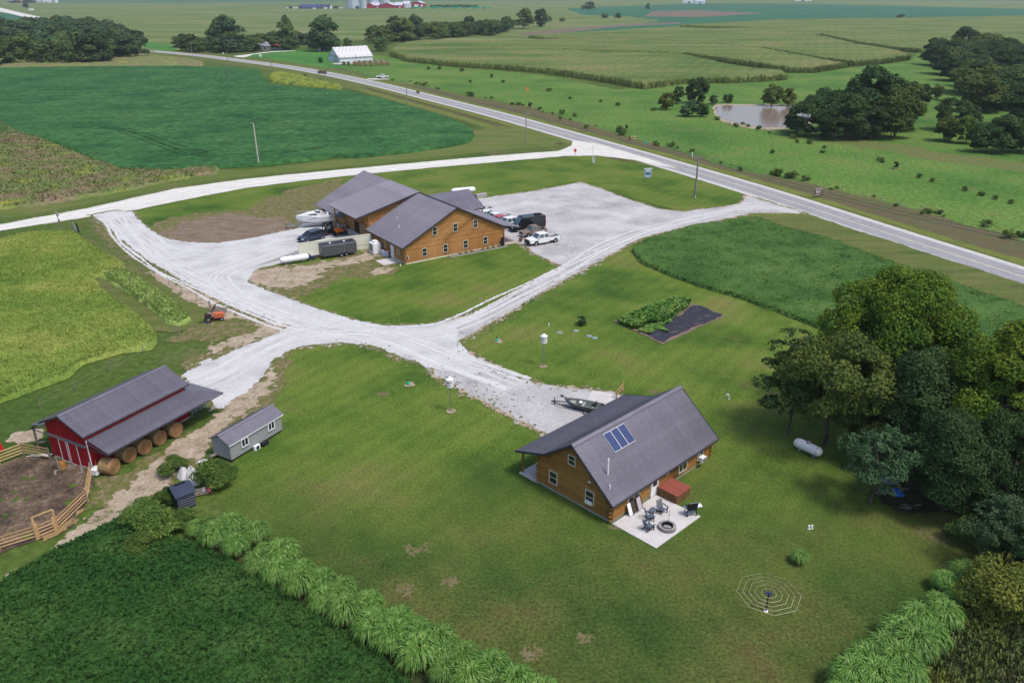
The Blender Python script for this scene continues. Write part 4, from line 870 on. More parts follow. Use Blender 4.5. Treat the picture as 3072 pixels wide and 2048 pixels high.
# unit kinds: near (fine leaves)
treekind('n_maple',1,5.6,13,2.2,62,62000,.24,ML_maple,.34,.28,open_=.14,limbs=12)
treekind('n_maple2',2,5.2,13.5,1.8,58,56000,.24,ML_maple,.34,.28,open_=.14,limbs=12)
treekind('n_dark',3,5.0,12,1.0,50,44000,.26,ML_dark,.30,.32)
treekind('n_olive',4,3.9,9.5,1.6,44,26000,.22,ML_olive,.2,.30,open_=.25)
treekind('n_locust',5,3.4,10.5,1.2,44,15000,.22,ML_green,.14,.30,open_=.42,flat=.5)
treekind('n_blue',6,3.2,7.2,1.2,40,17000,.2,ML_blue,.12,.30,open_=.42,flat=.6)
treekind('n_bush',7,1.6,2.2,.05,18,6000,.17,ML_light,.05,.42,stems=4,limbs=2)
treekind('n_ybush',8,2.0,3.0,.05,22,9000,.17,ML_yell,.06,.42,stems=4,limbs=2)
# mid distance
for i,(m,key,op) in enumerate(((ML_green,'m_green',0),(ML_dark,'m_dark',0),(ML_olive,'m_olive',.15),(ML_light,'m_light',0),(ML_yell,'m_yell',.1),(ML_blue,'m_blue',.1))):
    treekind(key+'0',20+i,4.6,11,-.6,34,8200,.55,m,.25,.36,open_=op)
    treekind(key+'1',40+i,3.9,11.5,-.6,32,7600,.55,m,.22,.38,open_=op)
treekind('m_bush',60,1.15,2.2,-.3,16,1500,.26,ML_light,.05,.45,stems=2,limbs=1)
treekind('m_bush2',61,1.1,2.3,-.3,14,1100,.26,ML_olive,.05,.45,open_=.15,stems=2,limbs=1)
treekind('m_cedar',62,1.5,4.2,.1,16,1700,.34,ML_dark,.08,.42,limbs=1)
# far (coarse leaves)
ML_fgreen=leafmat('far_leaves_green',[g(0.053,0.099,0.030),g(0.083,0.138,0.039),g(0.120,0.177,0.048)],.2);ML_fdark=leafmat('far_leaves_dark',[g(0.032,0.067,0.026),g(0.052,0.094,0.035),g(0.080,0.123,0.043)],.2)
for i,(m,key) in enumerate(((ML_fgreen,'f_green'),(ML_fdark,'f_dark'),(ML_olive,'f_olive'),(ML_light,'f_light'),(ML_blue,'f_blue'))):
    treekind(key+'0',70+i,5.6,12,-1.2,22,2600,1.1,m,.3,.42,limbs=2)
    treekind(key+'1',80+i,4.8,13,-1.2,20,2300,1.1,m,.3,.42,limbs=2)
def H(u,v,vt): b=G(u,v);return htop(b,vt)
# ---- big grove at the right ----
def near(key,ub,vb,vt,lab,sx=1.,name='tree'):
    b=G(ub,vb);h=htop(b,vt);r=tree(key,b,lab,h,sx=sx,name=name);return r
near('n_maple',2635,1250,822,'tallest tree of the grove, broad yellow green crown beside the alfalfa field',1.0,'maple_tree')
near('n_maple2',2965,1440,990,'big yellow green tree at the right edge of the grove',.95,'maple_tree')
near('n_locust',2362,1300,990,'slim open feathery tree beside the white propane tank',.95,'locust_tree')
near('n_olive',2475,1335,1000,'green tree between the feathery tree and the tallest tree',1.1,'walnut_tree')
near('n_blue',2610,1512,1275,'small blue green feathery tree over the junk pile',.85,'locust_tree')
near('n_dark',2745,1400,1080,'dark shaded tree inside the grove behind the junk pile',1.0)
near('n_dark',2870,1420,1130,'dark shaded tree deep in the grove between the two yellow green crowns',.9)
near('n_olive',2620,1380,1130,'low green tree standing in the shade left of the dark trees',.95,'walnut_tree')
near('n_dark',2830,1530,1260,'dark dense tree on the right behind the bare soil patch',1.05)
near('n_dark',2985,1560,1270,'dark tree at the right edge above the tall grass hedge',.9)
near('n_blue',3000,1700,1500,'blue green feathery tree at the right edge above the hedge end',1.15,'locust_tree')
near('n_ybush',3000,1850,1715,'yellowish bush behind the right hedge',1.0,'bush')
near('n_bush',2925,1640,1575,'dark green bush at the far end of the right hedge',1.2,'bush')
near('n_dark',3110,1760,1580,'dark bush cut by the right edge beside the hedge',1.1,'bush')
# ---- ragged shrubs by the playhouse ----
for u,v,h,key,lab,sx in((640,1462,2.1,'n_bush','large leafy green bush against the near corner of the grey shed',1.0),(672,1440,1.6,'n_bush','green bush directly in front of the grey shed gable',.9),(700,1420,.0,'',"",1),(470,1600,2.0,'n_bush','scrubby bush at the corner of the leafy field',1.2),(425,1560,1.5,'n_bush','yellow green scrub left of the dark plastic shed',1.3),(520,1418,1.3,'n_bush','light green bush in front of the white plastic sheeting',1.3),(560,1575,1.3,'n_bush','scrubby bush below the dark plastic shed',1.2),(620,1600,1.1,'n_bush','low scrub under the first grass clumps',1.2),(500,1510,1.2,'n_bush','leafy scrub against the wall of the dark plastic shed',1.1),(440,1640,1.3,'n_bush','scrub at the edge of the clover field below the track',1.4)):
    if h: tree(key,G(u,v),lab,h,sx=sx,name='bush',cat='bush')
tree('m_cedar',G(1742,975),'small round blue green shrub in the lawn by the round lids',1.3,name='shrub',cat='shrub',sx=1.6)
near('m_bush',1360,748,730,'small shrub at the left end of the planting bed by the logs',.6,'shrub')
near('m_bush',1404,742,718,'small shrub under the second lower window of the log gable',.6,'shrub')
# ---- pond copse ----
def grove(poly,n,keys,h0,h1,lab,grp,seed,minsep=5,f=D,hv=None,cat='tree',sx=(.9,1.15)):
    P=PG(f,poly) if not isinstance(poly,np.ndarray) else poly;C=inside(P,n*12,0,seed=seed);rs=random.Random(seed);pts=[]
    for c in C:
        if all((c[0]-p[0])**2+(c[1]-p[1])**2>minsep**2 for p in pts):
            pts.append(c)
            if len(pts)>=n:break
    for c in pts: tree(rs.choice(keys),(c[0],c[1],0),lab,rs.uniform(h0,h1),grp,sx=rs.uniform(*sx),cat=cat)
    return len(pts)
def mtree(x,y,yt,key,lab,sx=1.,name='tree',f=None):
    b=D(x,y);tree(key,b,lab,htop(b,yt*K),sx=sx,name=name)
mtree(1995,305,163,'m_dark0','tallest dark tree of the copse right of the pond',.95)
mtree(1900,300,195,'m_dark1','broad dark tree at the pond side of the copse',1.15)
mtree(1850,312,225,'m_dark0','leaning dark tree at the water edge',1.1)
mtree(1945,318,215,'m_green0','dark green tree in the front row of the copse',1.1)
mtree(1960,285,185,'m_dark1','dark tree in the back of the copse',1.)
mtree(2050,318,205,'m_olive0','olive tree at the right end of the copse',1.)
mtree(2000,322,240,'m_green1','small dark tree at the front of the copse',1.1)
mtree(2070,300,190,'m_olive1','olive tree behind the right end of the copse',1.)
mtree(1905,322,250,'m_green0','bushy tree at the foot of the copse left of centre',1.)
mtree(1815,303,255,'m_dark1','dark bushy tree over the right bank of the pond',1.)
mtree(2045,285,180,'m_green0','green tree joining the copse to the right woods',1.)
mtree(2085,250,185,'m_green1','dark green tree between the copse and the right woods',1.)
mtree(2120,240,190,'m_dark1','dark tree in the gap before the right woods',1.1)
mtree(2150,228,195,'m_olive0','olive tree in the gap before the right woods',1.)
mtree(1600,238,178,'m_green0','grey green round willow left of the pond',.95,'willow_tree')
mtree(1555,240,197,'m_green1','dark tree behind the yellow green willow',.9)
mtree(1530,252,212,'m_yell0','yellow green willow left of the pond',1.1,'willow_tree')
mtree(1770,245,195,'m_olive0','brownish willow behind the pond',1.1,'willow_tree')
mtree(1810,245,202,'m_yell1','yellowish willow on the far pond bank',1.0,'willow_tree')
mtree(1582,268,232,'m_blue0','bluish shrub near the left end of the pond',1.3,'bush')
mtree(1612,268,238,'m_green0','green shrub at the left end of the pond',1.2,'bush')
mtree(1640,240,218,'m_green1','low shrub on the far bank at the left',1.4,'bush')
mtree(1672,236,216,'m_green0','low dark shrub on the far bank of the pond',1.4,'bush')
# ---- right woods ----
grove([(2150,175),(2200,215),(2260,262),(2352,300),(2480,330),(2480,160),(2352,135),(2240,125),(2150,140)],72,['m_green0','m_dark0','m_olive0','m_olive1','m_green1','m_dark1','m_light1','m_green0'],10.5,14,'tree packed in the woods filling the upper right corner','trees of the right woods',5,5.2,sx=(1.35,1.7))
mtree(2215,120,66,'m_dark0','dark round tree rising above the upper edge of the right woods',1.3)
mtree(2140,150,85,'m_green1','rounded green tree at the left tip of the right woods',1.2)
mtree(2180,300,225,'m_green0','round dark green tree standing in the pasture below the right woods',1.15)
mtree(2175,325,265,'m_olive0','olive tree in front of the round dark pasture tree',1.2)
mtree(2215,330,270,'m_light0','light green low tree beside the olive pasture tree',1.0)
mtree(2250,350,278,'m_dark1','dark conical tree at the right pasture edge',1.0)
mtree(2300,352,262,'m_green1','dense green tree near the right picture edge',1.2)
mtree(2345,350,270,'m_green0','dark green tree cut by the right edge above the fence line',1.2)
mtree(2230,290,240,'m_green1','small tree behind the round pasture tree',1.2)
# ---- left wood ----
grove([(-90,150),(0,150),(160,149),(320,140),(325,112),(250,88),(120,72),(-90,90)],92,['f_green0','f_dark0','f_olive0','f_light1','f_green1','f_dark1','f_blue0','f_green0'],12,16,'tree packed in the dark wood at the upper left','trees of the left wood',9,8.,sx=(1.25,1.6))
# ---- creek line ----
grove([(405,118),(480,122),(560,120),(700,116),(760,112),(760,100),(560,104),(410,106)],40,['f_green0','f_dark0','f_olive0','f_green1','f_dark1'],7.5,10.5,'low tree in the creek thicket behind the white farmhouse','creek trees behind the farmhouse',12,7,sx=(1.3,1.7))
grove([(850,104),(950,94),(1060,86),(1160,76),(1160,71),(1040,76),(930,84),(850,92)],58,['f_green0','f_dark0','f_olive0','f_green1','f_dark1','f_light0'],8,12,'low tree in the creek thicket above the corn','creek trees above the corn',13,7.5,sx=(1.2,1.7))
for x,y,yt,k,l,s in((530,120,50,'f_blue0','large pale green tree left of the white farmhouse',1.2),(510,112,40,'f_olive1','olive tree top behind the large pale farmhouse tree',1.),(660,108,38,'f_green1','tall forked tree behind the farmhouse yard',.7),(748,118,45,'f_dark0','large dark tree behind the small white shed',1.15),(872,118,80,'f_green0','round tree right of the white barn',1.1),(800,112,88,'f_green1','small tree behind the white barn',1.2),(905,92,38,'f_dark1','dark tall creek tree left of the yellowish one',.9),(925,96,45,'f_olive0','yellowish green tree in the creek line',1.3),(955,92,40,'f_dark0','dark crown just right of the yellowish creek tree',.9),(1080,82,38,'f_dark1','dark twin topped tree in the middle of the creek line',1.1),(1125,82,42,'f_green0','green tree right of the twin topped tree',1.1),(1200,66,22,'f_olive0','pale olive tree near the right end of the creek line',1.1),(1242,62,24,'f_dark0','dark conical tree at the right end of the creek line',.9),(1165,70,40,'f_light0','light green tree in the creek line',1.2),(1260,50,38,'f_light1','small bush right of the creek trees',1.8),(1290,50,40,'f_green0','small bush in the corn right of the creek line',1.6),(1355,22,2,'f_green0','dark tree alone on the far field',1.3),(1340,22,12,'f_green1','small tree left of the lone far tree',1.4),(1390,42,30,'f_green0','round tree on the brown far field edge',1.5),(1420,42,31,'f_dark0','second round tree on the brown far field edge',1.6),(1488,22,9,'f_dark0','single dark tree in the far teal field',.9),(2068,45,34,'f_dark0','far round tree pair above the corn strips',1.8),(2092,45,38,'f_green0','far low tree right of the round pair',1.8),(1920,46,42,'f_green0','far low bush in the grass line above the corn',2.2),(60,18,8,'f_dark0','far dark tree by the upper left farmstead',1.6)):
    mtree(x,y,yt,k,l,s)
# ---- pasture bushes ----
bs=[(1217,248,12,'c'),(1130,180,10,'c'),(1155,190,6,'b'),(1290,262,10,'b'),(1320,268,8,'b'),(1424,303,14,'b'),(1500,255,8,'b'),(1450,320,8,'b'),(1545,335,9,'b'),(1690,292,9,'b'),(1740,300,9,'c'),(1830,328,8,'b'),(1775,352,9,'b'),(1890,352,8,'b'),(2055,388,16,'c'),(2112,408,10,'b'),(2140,418,8,'b'),(2215,438,10,'b'),(2255,450,10,'b'),(2285,458,8,'b'),(2320,468,7,'b'),(1440,297,10,'c'),(1590,350,9,'b'),(1655,378,8,'c'),(1700,392,9,'b'),(1776,402,10,'b'),(1850,415,14,'s'),(2135,490,10,'b'),(2160,492,9,'b'),(2262,520,16,'b'),(2345,545,14,'b'),(1060,165,8,'b'),(1010,160,8,'b'),(1345,295,8,'b'),(1380,235,6,'b'),(1420,243,8,'b'),(1260,210,8,'b'),(1310,228,6,'b'),(985,160,7,'b'),(960,215,6,'b'),(880,90,6,'b'),(1080,190,6,'b'),(700,178,7,'b'),(735,186,6,'b'),(800,152,10,'c'),(790,150,8,'b')]
for i,(x,y,h,k) in enumerate(bs):
    b=D(x,y);hh=max(1.,htop(b,(y-h)*K)*1.1)
    tree({'c':'m_cedar','b':'m_bush','s':'m_bush2'}[k],b,{'c':'upright dark cedar scattered over the pasture','b':'low rounded bush scattered over the pasture','s':'pale sparse sapling at the tilled strip edge'}[k],hh,{'c':'cedars in the pasture','b':'low bushes in the pasture','s':'saplings'}[k],cat='bush',name='bush',sx=1.2 if k!='c' else 1)
rs=np.random.RandomState(4)
def along(f,pts,n,jit):
    P=PG(f,pts);s=np.r_[0,np.cumsum(np.linalg.norm(np.diff(P,axis=0),axis=1))];t=np.sort(rs.rand(n))*s[-1]
    return np.c_[np.interp(t,s,P[:,0]),np.interp(t,s,P[:,1])]+rs.randn(n,2)*jit
fl=[(230,540),(500,575),(700,625),(900,665),(1300,745),(1700,862),(2000,952),(2352,1045)];fl6=[(600,30),(900,95),(1300,185),(1700,295),(2100,415),(2352,485)]
B1=np.concatenate([along(R2,fl,40,1.2),along(R6,fl6,12,1.)])
for p in B1: tree(random.choice(['m_bush','m_bush2','m_bush']),(p[0],p[1],0),'weedy shrub along the pasture fence beside the highway',random.choice([.5,.7,.8,1.1,1.9]),'shrubs along the roadside fence',cat='bush',name='bush',sx=random.uniform(1,1.7))
B1=along(R3,[(0,800),(300,840),(700,930),(1000,1030),(1400,1150)],12,1.5)
for p in B1: tree(random.choice(['m_bush','m_bush2']),(p[0],p[1],0),'shrub on the inner pasture fence line below the pond',random.uniform(.7,1.6),'shrubs on the inner fence line',cat='bush',name='bush',sx=random.uniform(1,1.5))
# ---- pond ----
sheet('pond',PG(R3,[(225,735),(300,728),(500,730),(700,735),(830,745),(900,760),(880,830),(760,870),(640,880),(520,880),(400,855),(270,825),(235,790)]),.06,M_water,res=1,jit=.5,js=.4,sm=1)
sheet('pond_bank',PG(R3,[(205,725),(300,718),(700,722),(900,740),(920,850),(760,885),(640,898),(500,895),(380,868),(250,835),(215,790)]),.035,M_dirt2,res=1,jit=.8,js=.4,sm=1)
# ---- tall ornamental grass hedges ----
def misc_me(seed,R=1.0,Hh=2.1,n=900):
    rs=np.random.RandomState(seed);a=rs.rand(n)*2*math.pi;r0=R*.55*np.sqrt(rs.rand(n));d=np.stack([np.cos(a),np.sin(a)],1)
    ph=a+rs.randn(n)*.9;e=np.stack([np.cos(ph),np.sin(ph)],1);h=Hh*(.62+.4*rs.rand(n))*(1-.25*(r0/R)**2);L=R*(.35+.85*rs.rand(n));w=.022+.018*rs.rand(n)
    t=np.array([0,.38,.68,.88,1.]);zc=np.array([.3,.78,1.,.93,.74]);xc=np.array([0,.12,.42,.76,1.]);V=[]
    base=d*r0[:,None]
    side=np.stack([-e[:,1],e[:,0]],1)
    for k in range(5):
        c=base+e*(L*xc[k])[:,None];ww=w*(1,1.2,1.1,.7,.1)[k];z=h*zc[k]-(L*.25 if k==4 else 0)*(rs.rand(n))
        V.append(np.c_[c-side*ww[:,None],z]);V.append(np.c_[c+side*ww[:,None],z])
    V=np.stack(V,1).reshape(-1,3);q=[]
    for k in range(4):q.append([2*k,2*k+1,2*k+3,2*k+2])
    F=(np.arange(n)[:,None,None]*10+np.array(q)[None]).reshape(-1,4)
    return mesh_np('blades',V,F,ML_misc)
MB_=[misc_me(s,1.10,2.05,1150) for s in(1,2,3,4)]
cb=MB();rs_=random.Random(2)
for k in range(60):
    a=rs_.uniform(0,6.28);r=rs_.uniform(.1,.6);x,y=r*math.cos(a),r*math.sin(a);cb.tube([(x,y,0),(x*1.15,y*1.15,1.15)],[.035,.02],4,cap=False)
cb.lathe([(.6,0),(.66,.5),(.7,1.0),(.35,1.35),(.02,1.45)],9)
core=cb.me('stems',ML_miscb)
def clump(p,s,lab,grp):
    r=thing('tall_grass_clump',lab,'grass clump',(p[0],p[1],0),random.uniform(0,6.28),grp);q_=random.uniform(.8,1.08);r.scale=(s*q_,s*q_,s*random.uniform(.82,1.1));ob('blades',random.choice(MB_),r);ob('stems',core,r)
lh=[(560,1195),(600,1215),(640,1245),(690,1275),(730,1300),(775,1335),(820,1365),(850,1390),(895,1425),(940,1450),(985,1480),(1030,1510),(1075,1535),(1120,1560),(1170,1580),(1220,1600)]
# front and back rows
left=[(455,1215,.85),(500,1235,1.),(535,1215,.95),(545,1262,1.0),(590,1232,1.),(608,1262,.6),(600,1300,1.),(640,1320,1.05),(650,1285,1.05),(695,1320,1.),(690,1355,1.1),(740,1345,.95),(750,1385,1.1),(790,1365,.95),(800,1415,1.1),(845,1398,.9),(860,1450,1.1),(905,1475,1.1),(915,1440,1.05),(960,1465,.95),(965,1515,1.15),(1010,1490,1.),(1025,1550,1.1),(1065,1520,.95),(1080,1580,1.1),(1125,1548,1.05),(1140,1605,1.1),(1185,1590,1.1),(1240,1620,1.1),(1190,1640,1.1),(1080,1640,1.)]
ORD='first second third fourth fifth sixth seventh eighth ninth tenth eleventh twelfth thirteenth fourteenth fifteenth sixteenth seventeenth eighteenth nineteenth twentieth twenty-first twenty-second twenty-third twenty-fourth twenty-fifth twenty-sixth twenty-seventh twenty-eighth twenty-ninth thirtieth thirty-first thirty-second'.split()
left.sort(key=lambda c:c[0]+c[1]*.6)
for i,(x,y,s) in enumerate(left):
    q=D(x,y+14);clump(q,s*.94,'arching grass clump of the left hedge, %s counting from the dark plastic shed'%ORD[i],'tall grass clumps of the left hedge')
right=[(2210,1330,1.0),(2165,1345,.95),(2195,1375,.9),(2145,1395,.85),(2100,1430,.95),(2160,1430,1.),(2060,1460,1.),(2125,1475,1.1),(2090,1500,1.1),(2030,1500,1.0),(2050,1535,1.15),(1990,1535,1.05),(2005,1580,1.15),(1950,1575,1.05),(1985,1620,1.1),(1935,1620,1.1),(2075,1560,1.)]
clump(G(2396,1688),.55,'small pale clump of tall grass alone in the lawn',None)
right.sort(key=lambda c:c[1])
for i,(x,y,s) in enumerate(right):
    q=D(x,y+10);clump(q,s*.94,'arching grass clump of the right hedge, %s counting from its grove end'%ORD[i],'tall grass clumps of the right hedge')
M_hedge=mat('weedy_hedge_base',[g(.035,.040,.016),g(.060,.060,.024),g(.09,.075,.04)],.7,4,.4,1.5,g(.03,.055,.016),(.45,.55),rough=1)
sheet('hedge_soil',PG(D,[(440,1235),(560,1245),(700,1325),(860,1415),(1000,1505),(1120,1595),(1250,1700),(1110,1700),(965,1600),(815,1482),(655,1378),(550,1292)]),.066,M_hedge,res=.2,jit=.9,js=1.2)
sheet('weedy_ground',PG(D,[(2240,1330),(2352,1280),(2500,1300),(2500,1800),(1960,1800),(2050,1640),(2130,1530),(2200,1420)]),.066,M_weed,res=.3,jit=.9,js=.8,h=.4,hw=.6,bump=.3,bsc=1.5,sub=6,isub=6,kind='stuff',label='brown weedy ground behind the right hedge',category='weeds')
# ---- leafy crops close up ----
alfL=PG(D,[(-60,1375),(0,1345),(130,1268),(280,1195),(330,1222),(420,1245),(530,1292),(640,1362),(765,1440),(880,1520),(985,1615),(1050,1800),(-300,1800),(-300,1500)])
sheet('clover_field',alfL,.05,M_alf2,res=.35,jit=.5,js=.8,h=.35,hw=.6,bump=.16,bsc=1.6,sub=8,isub=8,kind='stuff',label='dark leafy clover field in the lower left corner',category='crop field')
P=inside(alfL,60000,.1,seed=1);P=P[(P[:,1]<68)]
tufts('clover_leaves',P,.20,.13,M_alf2,z=.38,k=3,lean=.9,wide=.38,label='clover leaves in the lower left field',cat='crop')
alfR=PG(D,[(1448,578),(1480,556),(1590,521),(1740,502),(1800,526),(1900,551),(2050,607),(2200,657),(2400,725),(2500,900),(2352,905),(2250,876),(2000,798),(1870,752),(1780,717),(1700,688),(1600,658),(1520,628),(1470,606)])
sheet('alfalfa_field',alfR,.05,M_alf,res=.5,jit=.5,js=.6,h=.5,hw=.5,bump=.10,bsc=.7,sub=8,isub=8,kind='stuff',label='green alfalfa field between the lawn and the highway ditch',category='crop field')
P=inside(alfR,42000,.1,seed=2)
tufts('alfalfa_leaves',P,.22,.10,M_alf,z=.5,k=2,lean=1.,wide=.3,label='alfalfa stems right of the lawn',cat='crop')
sheet('field_margin',PG(D,[(1735,498),(1850,493),(2000,540),(2200,604),(2400,668),(2500,740),(2352,722),(2200,652),(2050,602),(1900,546),(1800,520)]),.034,V_l,res=.6,jit=.6,js=.5)
mead=PG(R4,[(-500,20),(0,-5),(200,-50),(420,-75),(530,-70),(600,-30),(640,10),(750,90),(880,170),(880,180),(640,250),(660,300),(900,450),(1160,560),(1200,600),(1080,680),(900,740)])
mead=np.concatenate([PG(R4,[(-400,520),(0,500),(200,450),(420,435),(520,445),(620,520),(750,600),(880,680),(650,745),(700,830),(900,970),(1060,1110),(1100,1176)]),PG(R7,[(1050,60),(800,100),(560,180),(450,270),(300,320),(100,400),(0,440),(-400,560)])])
sheet('meadow',mead,.05,M_meadow,res=.5,jit=.7,js=.6,h=.75,hw=.9,bump=.14,bsc=.7,sub=8,isub=8,kind='stuff',label='tall yellow green grass field left of the white driveway',category='meadow')
P=inside(mead,44000,.3,seed=3);tufts('meadow_grass',P,.26,.26,M_meadow,z=.72,k=2,lean=1.0,wide=.12,label='seed heads of the tall yellow green grass',cat='grass')
mst=PG(R4,[(710,745),(800,700),(860,690),(1100,850),(1250,960),(1320,1040),(1240,1075),(1160,1060),(1000,930),(850,830)])
sheet('grass_strip',mst,.05,M_meadow2,res=.35,jit=.6,js=.8,h=.7,hw=.7,bump=.3,bsc=1.3,sub=8,isub=8,kind='stuff',label='separate strip of tall green grass beside the wire fence',category='meadow')
P=inside(mst,3500,.2,seed=4);tufts('strip_grass',P,.26,.28,M_meadow2,z=.65,k=3,lean=.5,wide=.2,label='blades of the tall green grass strip',cat='grass')
sheet('mown_grass_track',PG(R4,[(520,440),(640,470),(900,650),(1300,900),(1460,960),(1400,1060),(1200,1120),(1040,1100),(860,960),(690,830),(650,745),(880,680),(750,600),(620,520)]),.036,V_l,res=.4,jit=.6,js=.7)
P=inside(weed,9000,.5,seed=6);tufts('weed_stalks',P,.45,.45,M_weed,z=.55,k=3,lean=.8,wide=.14,label='dry weed stalks by the gravel road',cat='weeds')
P=inside(PG(D,[(2240,1350),(2352,1300),(2450,1320),(2450,1700),(2000,1700),(2130,1540)]),5000,.3,seed=7);tufts('weed_stalks',P,.4,.5,M_weed,z=.35,k=4,lean=.4,wide=.12,label='brown weed stalks behind the right hedge',cat='weeds')
# ---- vegetable garden ----
gp=PG(Z(1820,870,6.189),[(130,580),(1260,140),(2210,480),(1040,1020)])
sheet('garden_bed',gp,.064,M_dirt,res=.2,jit=.15,js=1.5)
sheet('weed_fabric',PG(Z(1820,870,6.189),[(640,790),(900,640),(1350,480),(1600,290),(1700,300),(2170,480),(1980,560),(1600,700),(1400,800),(1200,880),(1050,990)]),.068,M_fabric,res=.2,jit=.5,js=1.)
gv=PG(Z(1820,870,6.189),[(220,590),(500,450),(800,340),(1100,260),(1250,190),(1400,200),(1560,240),(1500,350),(1350,430),(1250,520),(1050,600),(950,640),(800,640),(600,730),(480,740),(300,660)])
sheet('vegetable_leaves',gv,.07,M_alf,res=.2,jit=.35,js=1.3,h=.3,hw=.5,bump=.3,bsc=2,sub=8,isub=8,kind='stuff',label='squash and bean leaves covering half of the garden bed',category='vegetables')
P=inside(gv,3200,.05,seed=8);tufts('garden_leaves',P,.34,.25,mat('garden_leaf',[g(.05,.14,.03),g(.10,.20,.04),g(.16,.24,.06)],.6,3,.3,rough=.7),z=.35,k=3,lean=.8,wide=.4,label='bright vegetable leaves in the garden',cat='vegetables')
P=inside(PG(Z(1820,870,6.189),[(620,770),(700,700),(900,620),(1100,560),(1200,580),(1000,700),(1160,790),(900,740),(800,820),(700,800)]),500,.0,seed=9);tufts('vine_leaves',P,.34,.15,bpy.data.materials['garden_leaf'],z=.08,k=3,lean=.9,wide=.4,label='squash vines creeping over the black fabric',cat='vegetables')
# corn stalk texture at the field fronts
P=[]
for pts in([(897,128),(935,142),(1020,152),(1140,160),(1260,170),(1390,190),(1480,206),(1560,194),(1700,191),(1810,184)],[(1568,131),(1700,150),(1814,168),(1868,168),(1944,156)],[(1748,118),(1840,136),(1961,153),(2034,147),(2088,138)],[(1885,86),(1968,105),(2050,117),(2114,122)]): P.append(along(D,pts,2600,.9))
P=np.concatenate(P);tufts('corn_stalks',P,.9,2.1,M_cornside,z=.1,k=2,lean=.25,wide=.12,label='rows of corn stalks at the edges of the corn strips',cat='corn')

# weeds and grass creeping into the gravel
M_creep=mat('creeping_weeds',[g(.05,.085,.02),g(.09,.12,.035)],1,3,.4,rough=.95)
P=[]
for pts,n,j in(([(784,783),(860,795),(917,815),(984,848),(1037,877),(1084,904),(1137,930),(1184,957),(1250,994)],240,.7),([(1050,784),(1067,804),(1100,824),(1160,856),(1227,881),(1340,896)],160,.5),([(1000,745),(1068,728),(1111,712),(1151,692),(1217,658),(1293,612)],110,.5),([(1391,591),(1317,631),(1234,678),(1168,718),(1074,772)],110,.5),([(1293,612),(1400,600),(1330,570),(1250,560)],120,2.2),([(410,640),(530,700),(650,742)],110,.5),([(1120,760),(1220,690),(1290,630)],220,.3),([(1060,850),(1130,900),(1200,930)],130,2.5)): P.append(along(D,pts,n,j))
P=np.concatenate(P);P=P[::2];tufts('creeping_weeds',P,.14,.04,M_creep,z=.06,k=3,lean=1.2,wide=.4,label='weeds creeping from the lawn into the gravel',cat='weeds')
P=np.concatenate([along(D,[(784,783),(917,815),(1037,877),(1184,957)],300,1.),along(D,[(1074,772),(1234,678),(1391,591)],400,1.),along(D,[(240,515),(410,640),(590,723)],500,1.2)]);tufts('loose_stones',P,.10,.05,M_gravel,z=.06,k=1,lean=.3,wide=.6,label='loose pale stones thrown from the driveway',cat='stones')
# ================= vehicles =================
def paint(name,c,r=.28): return mat(name,[c],rough=r,spec=.55)
PW=paint('white_car_paint',g(.68,.69,.70));PB=paint('black_car_paint',g(.012,.013,.016),.18);PT=paint('tan_car_paint',g(.20,.15,.12));PN=paint('navy_car_paint',g(.022,.030,.060),.22);PR=paint('red_car_paint',g(.40,.05,.06));PG_=paint('dark_grey_trailer',g(.06,.066,.08),.4);PBR=paint('chassis_brown',g(.05,.042,.035))
M_lamp=mat('headlight_glass',[g(.55,.57,.6)],rough=.1,spec=.8);M_tail=mat('tail_light',[g(.35,.01,.015)],rough=.25);M_chrome=mat('chrome',[g(.5,.5,.52)],rough=.15,metal=1);M_wglass=mat('windscreen_glass',[g(.05,.085,.11)],rough=.06,spec=.9)
wm={}
def wheel(parent,x,y,r,w=.24):
    k=(r,w)
    if k not in wm:
        t=MB();t.lathe([(r*.62,-w/2),(r*.94,-w/2),(r,-w*.3),(r,w*.3),(r*.94,w/2),(r*.62,w/2)],16,ax='y')
        h=MB();h.lathe([(.02,-w/2-.012),(r*.3,-w/2-.03),(r*.55,-w/2-.005),(r*.6,-w/2+.04),(r*.6,w/2-.04),(r*.55,w/2+.005),(r*.3,w/2+.03),(.02,w/2+.012)],12,ax='y');wm[k]=(t.me('tyre',M_tyre),h.me('rim',M_chrome))
    o=ob('wheel',wm[k][0],parent);o.location=(x,y,r);ob('rim',wm[k][1],o)
def house_shape(b,xs,zt,zb,wt,wb):   # greenhouse: xs=(rear bottom,rear top,front top,front bottom)
    V=[(xs[0],-wb,zb),(xs[3],-wb,zb),(xs[3],wb,zb),(xs[0],wb,zb),(xs[1],-wt,zt),(xs[2],-wt,zt),(xs[2],wt,zt),(xs[1],wt,zt)]
    b.add(V,[(0,3,2,1),(4,5,6,7),(0,1,5,4),(1,2,6,5),(2,3,7,6),(3,0,4,7)]);return V
